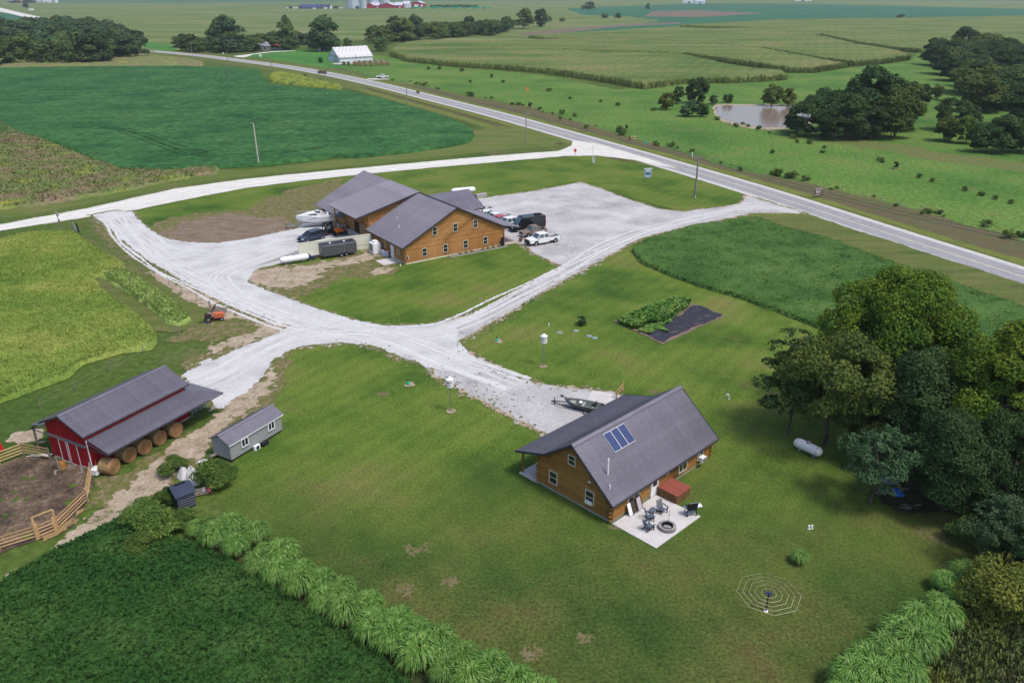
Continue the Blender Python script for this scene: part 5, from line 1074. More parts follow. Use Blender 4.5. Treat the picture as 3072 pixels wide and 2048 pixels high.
def pickup(label,loc,ang,P,L=6.2,Wd=1.98,cabl=2.35,bed=None,name='pickup_truck',group=None,lift=0,guard=False,low=None):
    t=thing(name,label,'pickup truck',loc,ang,group);h=Wd/2;z0=.42+lift;zb=1.22+lift;zr=1.92+lift
    nose=L*.5;fw=L*.30;rw=-L*.335;cf=nose-1.62;cr=cf-cabl
    def body(b):
        b.prism([(cf+.05,z0+.1),(nose-.1,z0+.06),(nose,z0+.22),(nose-.02,zb-.22),(nose-.22,zb-.08),(cf+.05,zb)],-h+.03,h-.03,'y')
        b.bb(cr,cf+.05,-h,h,z0,zb)
        b.bb(-nose+.08,cr,-h,-h+.12,z0+.12,zb-.02);b.bb(-nose+.08,cr,h-.12,h,z0+.12,zb-.02);b.bb(-nose+.02,-nose+.08,-h,h,z0+.15,zb-.02);b.bb(cr-.06,cr-.003,-h+.12,h-.12,z0+.2,zb)
    part('body',t,P,body,bevel=.02)
    part('bed_liner',t,M_dark,lambda b:(b.bb(-nose+.08,cr-.06,-h+.12,h-.12,z0+.1,z0+.35)))
    part('bed_rail',t,M_dark,lambda b:(b.bb(-nose+.08,cr,-h+.01,-h+.11,zb-.018,zb),b.bb(-nose+.08,cr,h-.11,h-.01,zb-.018,zb)))
    gl=part('cab_glass',t,M_wglass,lambda b:house_shape(b,(cr+.04,cr+.16,cf-.52,cf+.12),zr-.05,zb-.005,h-.2,h-.06))
    def cab(b):
        house_shape(b,(cr+.10,cr+.14,cf-.46,cf-.40),zr,zr-.06,h-.19,h-.17)
        for s in(-1,1):
            b.beam((cf+.12,s*(h-.055),zb),(cf-.50,s*(h-.20),zr-.04),.08);b.beam((cr+.05,s*(h-.07),zb),(cr+.15,s*(h-.19),zr-.04),.12)
            m_=(cf+cr)/2-.1;b.beam((m_,s*(h-.055),zb),(m_,s*(h-.185),zr-.04),.09)
        b.beam((cr+.04,-h+.1,zb+.03),(cr+.04,h-.1,zb+.03),.06,.08)
    part('cab',t,P,cab)
    part('grille',t,M_dark,lambda b:b.bb(nose-.03,nose+.012,-h*.55,h*.55,z0+.3,zb-.26))
    for s in(-1,1):
        part('headlight',t,M_lamp,lambda b:b.bb(nose-.08,nose+.014,s*h*.78-.16,s*h*.78+.16,zb-.44,zb-.24))
        part('tail_light',t,M_tail,lambda b:b.bb(-nose+.0,-nose+.06,s*(h-.06)-.055,s*(h-.06)+.062,z0+.35,zb-.12))
        part('mirror',t,P if s>0 else M_dark,lambda b:b.bb(cf-.25,cf-.1,s*(h+.14)-.13,s*(h+.14)+.1,zb+.02,zb+.24))
        part('handle',t,M_dark,lambda b:b.bb(cr+.3,cr+.45,s*h-.012,s*h+.012,zb-.14,zb-.1))
        for wx in(fw,rw): wheel(t,wx,s*(h-.13),.40+lift*.4,.27);part('wheel_arch',t,M_dark,lambda b:b.lathe([(.47,-.005),(.47,.005)],14,c=(wx,s*(h+.001),.45+lift*.5),ax='y'))
        part('running_board',t,M_chrome,lambda b:b.bb(cr+.2,cf-.2,s*h-.04,s*h+.1,z0-.06,z0))
    part('bumper',t,M_dark if guard else M_chrome,lambda b:(b.bb(nose-.05,nose+.1,-h+.05,h-.05,z0-.02,z0+.2)));part('bumper',t,M_chrome,lambda b:b.bb(-nose-.12,-nose+.02,-h+.1,h-.1,z0,z0+.2))
    if guard: part('brush_guard',t,M_dark,lambda b:(b.beam((nose+.14,-.8,z0+.1),(nose+.14,-.8,zb-.1),.06),b.beam((nose+.14,.8,z0+.1),(nose+.14,.8,zb-.1),.06),b.beam((nose+.14,-.35,z0+.1),(nose+.14,-.35,zb-.05),.06),b.beam((nose+.14,.35,z0+.1),(nose+.14,.35,zb-.05),.06),b.beam((nose+.14,-.8,zb-.1),(nose+.14,.8,zb-.1),.06)))
    if low: part('lower_panel',t,low,lambda b:(b.bb(cr,cf,-h-.006,h+.006,z0+.0,z0+.28)))
    return t
def MV(u,v): return G(1280+u/4.9,540+v/4.9)
a0=math.atan2(135.97-138.02,4.22-7.70)
f=MV(1610,975);r=MV(1895,925);mid_=(f+r)/2;n=Vector((math.cos(a0),math.sin(a0),0));sd=Vector((-n.y,n.x,0))
def nrm(p,k): return p-sd*k if ((p-sd).y>p.y) else p+sd*k
c=nrm((f+r)/2,.95);pickup('white crew cab pickup with black brush guard, nearest in the row','%s'%'' and 0 or tuple(c+n*.1),a0,PW,6.3,guard=True,lift=.08)
c2_=nrm(MV(1530,850)+Vector((.4,0.4,0)),.9);pickup('small tan and brown pickup between the white crew cab and the van',tuple(c2_+n*-.1+Vector((.4,.2,0))),a0,PT,5.0,1.75,1.75,low=PBR)
def van(label,loc,ang):
    t=thing('passenger_van',label,'van',loc,ang);h=1.0;L=6.9
    part('body',t,PB,lambda b:(b.prism([(-3.4,.45),(3.3,.45),(3.45,.6),(3.42,1.0),(3.05,1.28),(2.25,1.42),(1.45,2.6),(1.1,2.74),(-3.25,2.74),(-3.42,2.55)],-h,h,'y')),bevel=.06)
    part('windscreen',t,M_wglass,lambda b:b.add([(2.24,-.86,1.47),(2.24,.86,1.47),(1.50,.78,2.56),(1.50,-.78,2.56),(2.27,-.86,1.49),(2.27,.86,1.49),(1.53,.78,2.58),(1.53,-.78,2.58)],[(4,5,6,7),(0,3,2,1),(0,1,5,4),(2,3,7,6),(1,2,6,5),(3,0,4,7)]))
    for s in(-1,1):
        part('side_window',t,M_glass,lambda b:(b.prism([(-3.1,1.5),(1.0,1.5),(.9,2.3),(-3.1,2.3)],s*h-.01,s*h+.015,'y'),b.prism([(1.15,1.5),(1.95,1.5),(1.45,2.3),(1.15,2.3)],s*h-.01,s*h+.015,'y')))
        part('mirror',t,M_dark,lambda b:b.bb(1.9,2.1,s*(h+.18)-.1,s*(h+.18)+.1,1.35,1.75));part('headlight',t,M_lamp,lambda b:b.bb(3.25,3.44,s*.78-.18,s*.78+.14,.85,1.08));part('tail_light',t,M_tail,lambda b:b.bb(-3.45,-3.38,s*.9-.09,s*.9+.09,.9,1.8))
        for wx in(2.35,-2.15): wheel(t,wx,s*.86,.36,.25)
    part('roof_vent',t,M_dark,lambda b:(b.bb(-2.7,-1.5,-.5,.5,2.76,2.9),b.bb(-2.6,-1.6,-.4,.4,2.9,2.95)),bevel=.03)
    part('bumper',t,M_dark,lambda b:b.bb(3.3,3.5,-.95,.95,.42,.66));return t
av=a0-.10
van('tall black passenger van with tinted windows parked by the porch tip',tuple((MV(1215,780)+MV(1640,745))/2+Vector((.6,1.3,0))),av)
# other vehicles partly behind the roof edge
pickup('white pickup whose bed shows behind the porch roof, farthest in the row',tuple(MF.w(27.0,19.9)),mA+math.pi,PW,5.9)
pickup('white pickup beside the farthest one, cab showing past the porch roof',tuple(MF.w(25.7,15.9)),mA+math.pi-.05,PW,5.9)
pickup('white extended cab pickup third in the row behind the long roof edge',tuple(MF.w(26.6,13.1)),mA+math.pi,PW,6.1,cabl=1.9)
pickup('red car roofed pickup hidden mostly by the roof edge',tuple(MF.w(25.7,10.9)),mA+math.pi,PR,5.3,1.85)
pickup('white pickup with dark bed between the red one and the van',tuple(MF.w(26.6,9.0)),mA+math.pi,PW,5.6)
def suv(label,loc,ang,P=PN,L=5.1):
    t=thing('sport_utility_car',label,'car',loc,ang);h=.98;n_=L/2
    part('body',t,P,lambda b:b.prism([(-n_,.4),(n_-.1,.4),(n_,.55),(n_-.03,.85),(n_-.3,1.0),(n_-1.15,1.1),(-n_+.05,1.15),(-n_-.02,.8)],-h,h,'y'),bevel=.04)
    part('glass',t,M_glass,lambda b:house_shape(b,(-n_+.15,-n_+.55,.45,n_-1.25),1.70,1.09,.72,.92))
    def rf(b):
        house_shape(b,(-n_+.45,-n_+.52,.48,.56),1.76,1.69,.72,.75)
        for s in(-1,1):
            b.beam((n_-1.22,s*.91,1.1),(.42,s*.73,1.72),.07)
            for x in(-.45,-1.6): b.beam((x,s*.925,1.1),(x-.03,s*.735,1.7),.08)
    part('roof',t,P,rf)
    for s in(-1,1):
        part('roof_rail',t,M_chrome,lambda b:b.beam((-1.7,s*.66,1.8),(.3,s*.66,1.8),.05));part('headlight',t,M_lamp,lambda b:b.bb(n_-.25,n_-.0,s*.72-.2,s*.72+.16,.72,.92));part('tail_light',t,M_tail,lambda b:b.bb(-n_-.03,-n_+.1,s*.86-.1,s*.86+.1,.8,1.08));part('mirror',t,P,lambda b:b.bb(n_-1.6,n_-1.42,s*1.06-.09,s*1.06+.09,1.06,1.24))
        for wx in(n_-1.0,-n_+1.0): wheel(t,wx,s*.85,.37,.25)
    part('grille',t,M_dark,lambda b:b.bb(n_-.02,n_+.012,-.5,.5,.55,.85));return t
sf,sb_=ZB(545,1035),ZB(925,935);d=(sf-sb_).normalized()
suv('dark navy sport utility car facing left behind the cream wall',tuple(((sf+sb_)/2+Vector((.15,1.0,0)))),math.atan2(d.y,d.x))
# ---- enclosed trailer ----
tf,tr_=ZB(935,1218),ZB(1345,1155);d=(tf-tr_).normalized();Lt=5.9;ta=math.atan2(d.y,d.x);sdv=Vector((-d.y,d.x,0));sdv=sdv if sdv.y>0 else -sdv
tc_=(tf+tr_)/2+sdv*1.1
t=thing('enclosed_trailer','dark grey enclosed cargo trailer with two white roof vents by the wall','trailer',tuple(tc_),ta)
sgn=1 if (d.x*0-d.y*0)>=0 else 1
part('body',t,PG_,lambda b:b.bb(-Lt/2,Lt/2,-1.05,1.05,.5,2.35),bevel=.05)
part('roof',t,mat('dark_trailer_roof',[g(.035,.035,.05)],rough=.4),lambda b:b.bb(-Lt/2+.04,Lt/2-.04,-1.0,1.0,2.352,2.39))
for s in(-1,1):
    dr=part('side_door',t,PG_,lambda b:b.bb(-.75,.1,s*1.05-.03,s*1.05+.03,.62,2.15));part('door_frame',dr,M_metal,lambda b:(b.bb(-.80,-.76,s*1.055-.035,s*1.055+.035,.6,2.2),b.bb(.11,.15,s*1.055-.035,s*1.055+.035,.6,2.2),b.bb(-.76,.11,s*1.055-.035,s*1.055+.035,2.16,2.2)))
    part('mudguard',t,M_dark,lambda b:b.bb(-1.55,.25,s*1.13-.12,s*1.13+.12,.66,.72))
    for wx in(-.2,-1.05): wheel(t,wx,s*1.12,.33,.2)
    part('corner_post',t,M_dark,lambda b:b.bb(Lt/2-.04,Lt/2+.01,s*1.05-.035,s*1.05+.035,.5,2.36))
for x in(1.3,-1.1): part('roof_vent',t,M_white,lambda b:b.lathe([(.19,2.39),(.19,2.44),(.1,2.5)],10,c=(x,.0,0)))
part('tongue',t,M_dark,lambda b:(b.beam((Lt/2,-.7,.5),(Lt/2+1.3,0,.5),.1),b.beam((Lt/2,.7,.5),(Lt/2+1.3,0,.5),.1),b.beam((Lt/2+1.05,0,.05),(Lt/2+1.05,0,.85),.08)))
t=thing('mower_deck','dark blue folded machine part between the tank and the trailer','machine part',tuple(ZB(760,1215)),ta)
M_blue=mat('dark_blue_paint',[g(.03,.04,.12)],rough=.5)
part('frame',t,M_blue,lambda b:(b.beam((-.6,-.3,.1),(.6,.2,.9),.12),b.beam((-.5,.4,.1),(.4,-.3,1.0),.12),b.beam((-.6,-.3,.5),(.6,-.3,.3),.1),b.bb(-.4,.3,-.3,.3,.3,.6),b.beam((.5,.3,.0),(.2,.3,1.1),.08)))
part('wheel',t,M_tyre,lambda b:b.lathe([(.22,-.08),(.22,.08)],12,c=(.6,.3,.22),ax='y'))
# ---- propane tanks ----
def tank(label,loc,ang,L,r,zc,name='propane_tank',legs=2,m=M_white):
    t=thing(name,label,'propane tank',loc,ang);c=L/2-r
    pr=[(r*math.sin(k*math.pi/12),-c-r*.9*math.cos(k*math.pi/12)) for k in range(1,7)]+[(r*math.sin(k*math.pi/12),c-r*.9*math.cos(k*math.pi/12)) for k in range(6,12)]
    part('shell',t,m,lambda b:b.lathe(pr,20,c=(0,0,zc),ax='x'),smooth=True)
    for x in(-c*.75,c*.75): part('leg',t,M_metal,lambda b:(b.bb(x-.06,x+.06,-r*.6,-r*.45,0,zc-r*.5),b.bb(x-.06,x+.06,r*.45,r*.6,0,zc-r*.5),b.bb(x-.08,x+.08,-r*.7,r*.7,0,.06)))
    part('dome',t,M_metal,lambda b:b.lathe([(.2,zc+r-.04),(.2,zc+r+.12),(.13,zc+r+.18)],12,c=(0,0,0)),smooth=False)
    part('seam',t,M_metal,lambda b:(b.lathe([(r+.006,-c-.02),(r+.006,-c+.02)],20,c=(0,0,zc),ax='x'),b.lathe([(r+.006,c-.02),(r+.006,c+.02)],20,c=(0,0,zc),ax='x')));return t
l,r_=ZB(430,1290),ZB(680,1252);d=(r_-l).normalized();tank('long white propane tank left of the dark enclosed trailer',tuple((l+r_)/2+Vector((-.25,.35,0))),math.atan2(d.y,d.x),4.9,.52,.85)
l,r_=R9(812,765),R9(900,805);d=(r_-l).normalized();tank('white propane tank on the grass at the edge of the grove',tuple((l+r_)/2+Vector((.1,.3,0))),math.atan2(d.y,d.x),3.05,.48,.75)
l=ZV(715,240);tank('raised white fuel tank behind the porch roof of the log building',tuple(l+Vector((-2.6,.2,0))),mA-.25,5.6,.62,1.25,name='fuel_tank')
t=thing('concrete_block','grey concrete block on the gravel beside the raised fuel tank','concrete block',tuple(ZV(800,250)),mA);part('block',t,M_conc2,lambda b:b.bb(-1.3,1.3,-.4,.4,0,.75),bevel=.03);part('lifting_ring',t,M_metal,lambda b:b.bb(-.05,.05,-.05,.05,.75,.83))
# ---- cabin cruiser on its trailer ----
bf,bs_=ZB(560,800),ZB(1080,800);d=Vector((-1,.02,0)).normalized();ba=math.atan2((ZB(560,800)-ZB(1090,760)).y,(ZB(560,800)-ZB(1090,760)).x)
bc=(ZB(600,805)+ZB(1060,800))/2+Vector((.2,1.2,0))
t=thing('cabin_cruiser','white cabin cruiser boat with bow rail on the trailer beside the terrace','boat',(bc.x,bc.y,0),ba)
st=[(-3.7,1.22,.85,1.05,2.0),(-2,1.28,.82,1.0,2.05),(0,1.28,.82,1.0,2.12),(1.6,1.15,.88,1.08,2.2),(2.9,.75,1.05,1.3,2.32),(3.7,.32,1.35,1.65,2.42),(4.1,.03,1.9,2.1,2.48)]
V=[];F=[]
for x,w,zk,zc,zg in st: V+=[(x,0,zk),(x,w*.82,zc+.12),(x,w,zg),(x,-w,zg),(x,-w*.82,zc+.12)]
for i in range(len(st)-1):
    for a,b_ in((0,1),(1,2),(2,3),(3,4),(4,0)): F.append((i*5+a,i*5+b_,(i+1)*5+b_,(i+1)*5+a))
F+=[(4,3,2,1,0),tuple(30+k for k in range(5))]
mb=MB();mb.add(V,F);mb.build('hull',M_white,t)
part('stripe',t,M_metal,lambda b:(b.beam((-3.6,-1.28,1.92),(1.6,-1.2,2.05),.02,.06),b.beam((-3.6,1.28,1.92),(1.6,1.2,2.05),.02,.06)))
part('cabin',t,M_white,lambda b:(b.prism([(-.3,2.1),(3.2,2.36),(1.9,2.72),(.5,2.95),(-.3,2.95)],-.85,.85,'y'),b.bb(-3.5,-.3,-1.2,-.98,2.0,2.42),b.bb(-3.5,-.3,.98,1.2,2.0,2.42),b.bb(-3.7,-3.45,-1.2,1.2,2.0,2.45),b.bb(-1.0,-.3,-.9,-.2,2.1,2.75),b.bb(-1.9,-1.5,-.9,-.3,2.1,2.7),b.bb(-1.9,-1.5,.3,.9,2.1,2.7)),bevel=.03)
part('cockpit_floor',t,M_conc,lambda b:b.bb(-3.45,-.3,-.98,.98,2.05,2.1))
part('windscreen',t,M_wglass,lambda b:(b.beam((.55,-.8,3.05),(.55,.8,3.05),.04,.35),b.beam((.5,-.82,3.05),(-.4,-.95,3.0),.04,.3),b.beam((.5,.82,3.05),(-.4,.95,3.0),.04,.3)))
for s in(-1,1): part('side_window',t,M_glass,lambda b:b.prism([(.3,2.4),(1.9,2.5),(1.5,2.66),(.3,2.66)],s*.855-.005,s*.855+.01,'y'))
part('bow_rail',t,M_chrome,lambda b:(b.tube([(1.2,-1.15,2.3),(1.8,-1.1,2.85),(3.2,-.65,2.98),(4.25,0,3.05),(3.2,.65,2.98),(1.8,1.1,2.85),(1.2,1.15,2.3)],.022,5),b.tube([(3.2,-.6,2.4),(3.2,-.65,2.98)],.018,4),b.tube([(3.2,.6,2.4),(3.2,.65,2.98)],.018,4),b.tube([(4.05,0,2.5),(4.25,0,3.05)],.018,4)))
def torus(b,c,R,r,n=14,m=6):
    V=[];F=[]
    for i in range(n):
        for j in range(m):
            a=2*math.pi*i/n;q=2*math.pi*j/m;V.append((c[0]+(R+r*math.cos(q))*math.cos(a),c[1]+r*math.sin(q),c[2]+(R+r*math.cos(q))*math.sin(a)))
    for i in range(n):
        for j in range(m): F.append((i*m+j,i*m+(j+1)%m,((i+1)%n)*m+(j+1)%m,((i+1)%n)*m+j))
    b.add(V,F)
for s in(-1,1): part('fender',t,M_white,lambda b:torus(b,(1.5,s*1.22,2.2),.24,.07))
part('outboard_cover',t,M_dark,lambda b:b.bb(-1.25,-.85,-.1,.35,2.9,3.25),bevel=.05);part('towel',t,mat('teal_cloth',[g(.05,.42,.36)],rough=.9),lambda b:b.bb(-3.95,-3.5,-.9,.2,2.42,2.5),bevel=.02)
t2=thing('boat_trailer','dark steel trailer under the white cabin cruiser','trailer',(bc.x,bc.y,0),ba)
part('frame',t2,M_metal,lambda b:(b.beam((-3.4,-.8,.62),(3.4,-.8,.62),.1,.14),b.beam((-3.4,.8,.62),(3.4,.8,.62),.1,.14),b.beam((3.4,-.8,.62),(6.4,0,.5),.1,.14),b.beam((3.4,.8,.62),(6.4,0,.5),.1,.14),*[b.beam((x,-.9,.7),(x,.9,.7),.1) for x in(-3,-1.2,.8,2.6)],b.beam((3.6,0,.6),(3.95,0,1.6),.12),b.beam((-1.6,-.85,.55),(-1.6,.85,.55),.3,.3)))
for s in(-1,1):
    for wx in(-1.1,-1.9): wheel(t2,wx,s*1.1,.33,.2)
    part('mudguard',t2,M_dark,lambda b:b.bb(-2.4,-.6,s*1.1-.12,s*1.1+.12,.7,.75))
part('jack',t2,M_dark,lambda b:(b.beam((6.0,0,.05),(6.0,0,.95),.09),b.lathe([(.14,-.05),(.14,.05)],10,c=(6.0,0,.14),ax='y')))
# ---- loader, orange machine by the terrace ----
c=ZB(985,880);t=thing('utility_loader','black compact loader with open cage between car and terrace','loader',tuple(c),mA+.3)
part('frame',t,M_dark,lambda b:(b.bb(-1.2,1.0,-.6,.6,.35,.9),b.beam((-.9,-.55,.9),(-.7,-.5,2.1),.09),b.beam((-.9,.55,.9),(-.7,.5,2.1),.09),b.beam((.4,-.55,.9),(.2,-.5,2.1),.09),b.beam((.4,.55,.9),(.2,.5,2.1),.09),b.bb(-.75,.25,-.55,.55,2.08,2.14),b.beam((.3,-.7,1.4),(1.9,-.7,.6),.12),b.beam((.3,.7,1.4),(1.9,.7,.6),.12),b.bb(1.6,2.1,-.8,.8,.2,.5)))
part('seat',t,mat('grey_vinyl',[g(.12,.13,.14)],rough=.6),lambda b:(b.bb(-.5,0,-.3,.3,.9,1.1),b.bb(-.6,-.45,-.3,.3,1.0,1.6)))
for s in(-1,1):
    for wx in(-.8,.6): wheel(t,wx,s*.75,.4,.28)
c=ZB(1110,905);M_or=mat('orange_paint',[g(.62,.16,.035)],rough=.45);t=thing('orange_mower','mower with a bright orange hood beside the cream wall','mower',tuple(c+Vector((.2,.4,0))),mA+.05)
part('hood',t,M_or,lambda b:(b.prism([(-.9,.7),(.8,.7),(.95,1.0),(.8,1.3),(-.6,1.38),(-.9,1.1)],-.5,.5,'y')),bevel=.06)
part('frame',t,M_dark,lambda b:(b.bb(-1.2,1.2,-.45,.45,.3,.7),b.beam((-1.0,0,.7),(-1.3,0,1.4),.08),b.bb(-1.1,-.7,-.3,.3,.8,1.0),b.bb(.9,1.3,-.65,.65,.15,.4)))
for s in(-1,1):
    for wx in(-.75,.8): wheel(t,wx,s*.6,.33,.22)
t=thing('cage_crate','grey wire crate against the end of the concrete terrace','crate',tuple(ZB(1120,800)),mA);part('slats',t,M_metal,lambda b:[b.bb(-1.0,1.0,-.6,.6,.1+.22*k,.2+.22*k) for k in range(6)]);part('posts',t,M_dark,lambda b:[b.bb(x-.04,x+.04,y-.04,y+.04,0,1.4) for x in(-1,0,1) for y in(-.62,.62)])
# ---- outdoor unit, barrels, terrace furniture ----
t=thing('outdoor_boiler','large white outdoor heating unit at the west wall of the log building','heating unit',tuple(MF.w(-1.3,8.5)),mA)
part('cabinet',t,M_white,lambda b:b.bb(-.75,.75,-.85,.85,.12,1.95),bevel=.04);part('grille',t,M_metal,lambda b:b.bb(-.78,-.752,-.55,.55,.5,1.7));part('cap',t,M_white,lambda b:b.bb(-.35,.45,-.5,.5,1.95,2.25),bevel=.03)
part('leg',t,M_dark,lambda b:[b.bb(x-.06,x+.06,y-.06,y+.06,0,.12) for x in(-.6,.6) for y in(-.7,.7)])
M_bar=mat('bluish_barrel',[g(.42,.47,.58),g(.5,.55,.66)],1,3,.1,rough=.5)
for k,(x,y,lb) in enumerate(((-.75,6.85,'white plastic barrel closest to the outdoor heating unit'),(-.85,6.1,'white plastic barrel in the middle of the three by the log wall'),(-.55,5.6,'white plastic barrel closest to the white door'))):
    t=thing('plastic_barrel',lb,'barrel',tuple(MF.w(x,y)),0,'plastic barrels by the log wall');part('shell',t,M_bar,lambda b:b.lathe([(.27,0),(.3,.1),(.3,.3),(.285,.33),(.3,.36),(.3,.62),(.285,.65),(.3,.68),(.28,.88),(.25,.9)],14));part('lid',t,M_white,lambda b:b.lathe([(.26,.902),(.26,.93)],14))
t=thing('patio_chairs_stack','dark chairs with white cushions stacked on the concrete terrace','chairs',tuple(MF.w(-.9,21.6,1.2)),mA);part('frames',t,M_dark,lambda b:(b.bb(-.5,.5,-.5,.5,.35,.5),b.beam((-.5,-.5,0),(-.4,-.5,1.1),.08),b.beam((.5,.5,0),(.4,.5,1.1),.08),b.beam((-.5,.5,0),(-.5,.5,1.0),.08)));part('cushion',t,M_conc,lambda b:b.bb(-.45,.1,-.4,.4,.5,.7))
t=thing('wall_horn','white looped hose rack fixed at the near log corner','hose rack',tuple(MF.w(.25,-.12)),mA);part('hose',t,M_white,lambda b:torus(b,(0,0,1.15),.28,.035));part('bracket',t,M_dark,lambda b:b.bb(-.06,.06,-.06,.1,.9,1.4))
t=thing('tall_planter','black tall wall bench standing on the walk at the log corner','bench',tuple(MF.w(18.75,-.45)),mA);part('back',t,M_dark,lambda b:b.bb(-.3,.3,-.1,.05,.1,1.6));part('seat',t,M_dark,lambda b:b.bb(-.3,.3,-.3,-.1,.4,.5))
t=thing('flower_pot','pot with reddish plants at the corner of the pinkish walk','flower pot',tuple(MF.w(22.8,-.2)),0);part('pot',t,M_dirt,lambda b:b.lathe([(.2,0),(.32,.35)],10));part('plant',t,mat('reddish_leaves',[g(.14,.07,.05)],1,6,.4,rough=.9),lambda b:b.lathe([(.3,.35),(.42,.5),(.3,.72),(.05,.8)],8))
for k in range(9):
    x=9+k*1.12;
    if k in(0,4):continue
    t=thing('small_bed_plant',('low brown plant in the stone edged bed, number counted from the left end'.replace(', number counted from the left end','')),'plant',tuple(MF.w(x,-.55,.1)),k,'low plants in the bed along the gable');part('leaves',t,M_weed,lambda b:b.lathe([(.12,0),(.3,.14),(.2,.34),(.04,.42)],7));
# ================= patio things at the near house =================
M_adir=mat('slate_blue_plastic',[g(.085,.115,.155),g(.11,.14,.185)],2,6,.1,rough=.5)
def chair(label,x,y,a,grp='blue grey patio chairs'):
    t=thing('adirondack_chair',label,'chair',tuple(HF.w(x,y,.10)),hA+a,grp)
    part('seat',t,M_adir,lambda b:[b.beam((-.26+.0,-.24+.12*k,.36-.0),(-.26,-.24+.12*k,.36),.1) for k in range(0)] or b.prism([(-.28,.22),(.30,.36),(.30,.39),(-.28,.25)],-.26,.26,'y'))
    for k in range(5): part('back_slat',t,M_adir,lambda b:b.beam((-.24,-.24+.12*k,.24),(-.52,-.26+.13*k,.95+.06*math.sin(math.pi*(k+.5)/5)),.025,.105))
    for s in(-1,1):
        part('armrest',t,M_adir,lambda b:b.bb(-.38,.36,s*.36-.065,s*.36+.065,.56,.59));part('leg',t,M_dark,lambda b:b.bb(.24,.30,s*.32-.04,s*.32+.04,0,.56));part('leg',t,M_dark,lambda b:b.beam((.28,s*.30,.33),(-.5,s*.30,.03),.04,.1))
    return t
chair('blue grey patio chair farthest from the fire pit, by the tub',4.3,-2.1,-math.pi/2-.25)
chair('blue grey patio chair between the small table and the fire pit',2.75,-2.0,-math.pi/2+.75)
chair('blue grey patio chair nearest the outer patio corner, seen side on',1.55,-2.75,-.25)
t=thing('side_table','small blue grey side table between two patio chairs','side table',tuple(HF.w(3.6,-1.65,.1)),hA);part('table_top',t,M_adir,lambda b:[b.bb(-.25,.25,-.25+.1*k,-.16+.1*k,.42,.45) for k in range(5)])
for x in(-.2,.2):
    for y in(-.2,.2): part('leg',t,M_dark,lambda b:b.bb(x-.03,x+.03,y-.03,y+.03,0,.42))
M_stone=mat('fire_pit_stone',[g(.16,.15,.15),g(.30,.28,.28)],3,10,.3,rough=.95,obj_rand=.2,bump=.5)
t=thing('fire_pit','round stone fire pit with a metal poker on the patio','fire pit',tuple(HF.w(2.75,-3.75,.1)),hA)
sm_=MB();a1=2*math.pi/16
for s_ in(1,): sm_.add([(r*math.cos(q),r*math.sin(q),z_) for z_ in(0,.145) for q in(-a1*.47,a1*.47) for r in(.5,.74)],[(0,1,3,2),(4,6,7,5),(0,4,5,1),(2,3,7,6),(1,5,7,3),(0,2,6,4)])
sme=sm_.me('stone',M_stone)
for l_ in(0,1):
    for k in range(16): o=ob('stone',sme,t);o.rotation_euler=(0,0,k*a1+l_*a1/2);o.location=(0,0,l_*.15)
part('fire_ring',t,M_dark,lambda b:(b.lathe([(.49,.05),(.5,.33),(.46,.33),(.45,.1)],16)),smooth=False)
part('ash',t,mat('ash',[g(.05,.05,.05),g(.4,.4,.4)],5,rough=1),lambda b:b.lathe([(.44,.08),(.1,.16),(.02,.17)],10));part('poker',t,M_dark,lambda b:b.tube([(.52,.25,.1),(.56,.28,1.35)],.018,5))
t=thing('charcoal_grill','black barbecue grill with its lid open on the patio edge','grill',tuple(HF.w(5.75,-4.0,.1)),hA+2.6)
part('firebox',t,M_dark,lambda b:b.prism([(-.45,.85),(-.38,.6),(.38,.6),(.45,.85)],-.28,.28,'y'));part('lid',t,M_dark,lambda b:b.prism([(.26,.86),(.30,.88),(.42,1.4),(.34,1.42)],-.45,.45,'x'));part('lid_trim',t,M_metal,lambda b:b.bb(-.4,.4,.36,.44,1.4,1.46))
part('side_shelf',t,M_white,lambda b:b.bb(-.95,-.48,-.25,.25,.82,.85));part('side_shelf',t,M_metal,lambda b:b.bb(.48,.62,-.25,.25,.82,.85))
for x in(-.42,.42):
    for y in(-.24,.24): part('leg',t,M_dark,lambda b:b.beam((x,y,.08),(x,y,.62),.045))
for x in(-.42,.42): part('wheel',t,M_tyre,lambda b:b.lathe([(.08,-.03),(.08,.03)],10,c=(x,.24,.08),ax='y'))
part('shelf',t,M_metal,lambda b:b.bb(-.42,.42,-.24,.24,.2,.23))
M_tub=mat('tub_cedar_skirt',[g(.13,.075,.035),g(.18,.105,.05)],3,9,.2,rough=.7,obj_rand=.15);M_cov=mat('red_brown_cover',[g(.22,.062,.043),g(.26,.08,.055)],.8,3,.08,rough=.45)
t=thing('hot_tub','wooden hot tub with a red brown folding cover beside the patio','hot tub',tuple(HF.w(7.15,-1.27,0)),hA)
part('shell',t,M_tub,lambda b:b.bb(-1.0,1.0,-1.0,1.0,0,.85));pm=MB();pm.bb(-.055,.055,-.015,.015,.02,.84);pme=pm.me('skirt_board',M_tub)
for k in range(17):
    for (x,y,a) in((-.96+k*.12,-1.012,0),(-1.012,-.96+k*.12,math.pi/2),(1.012,-.96+k*.12,math.pi/2)):
        o=ob('skirt_board',pme,t);o.location=(x,y,0);o.rotation_euler=(0,0,a)
cv=part('cover',t,M_cov,lambda b:(b.bb(-1.08,-.01,-1.08,1.08,.86,.97),b.bb(.01,1.08,-1.08,1.08,.86,.97)),bevel=.02);part('fold_seam',cv,M_cov,lambda b:b.bb(-.05,.05,-1.0,1.0,.97,.985))
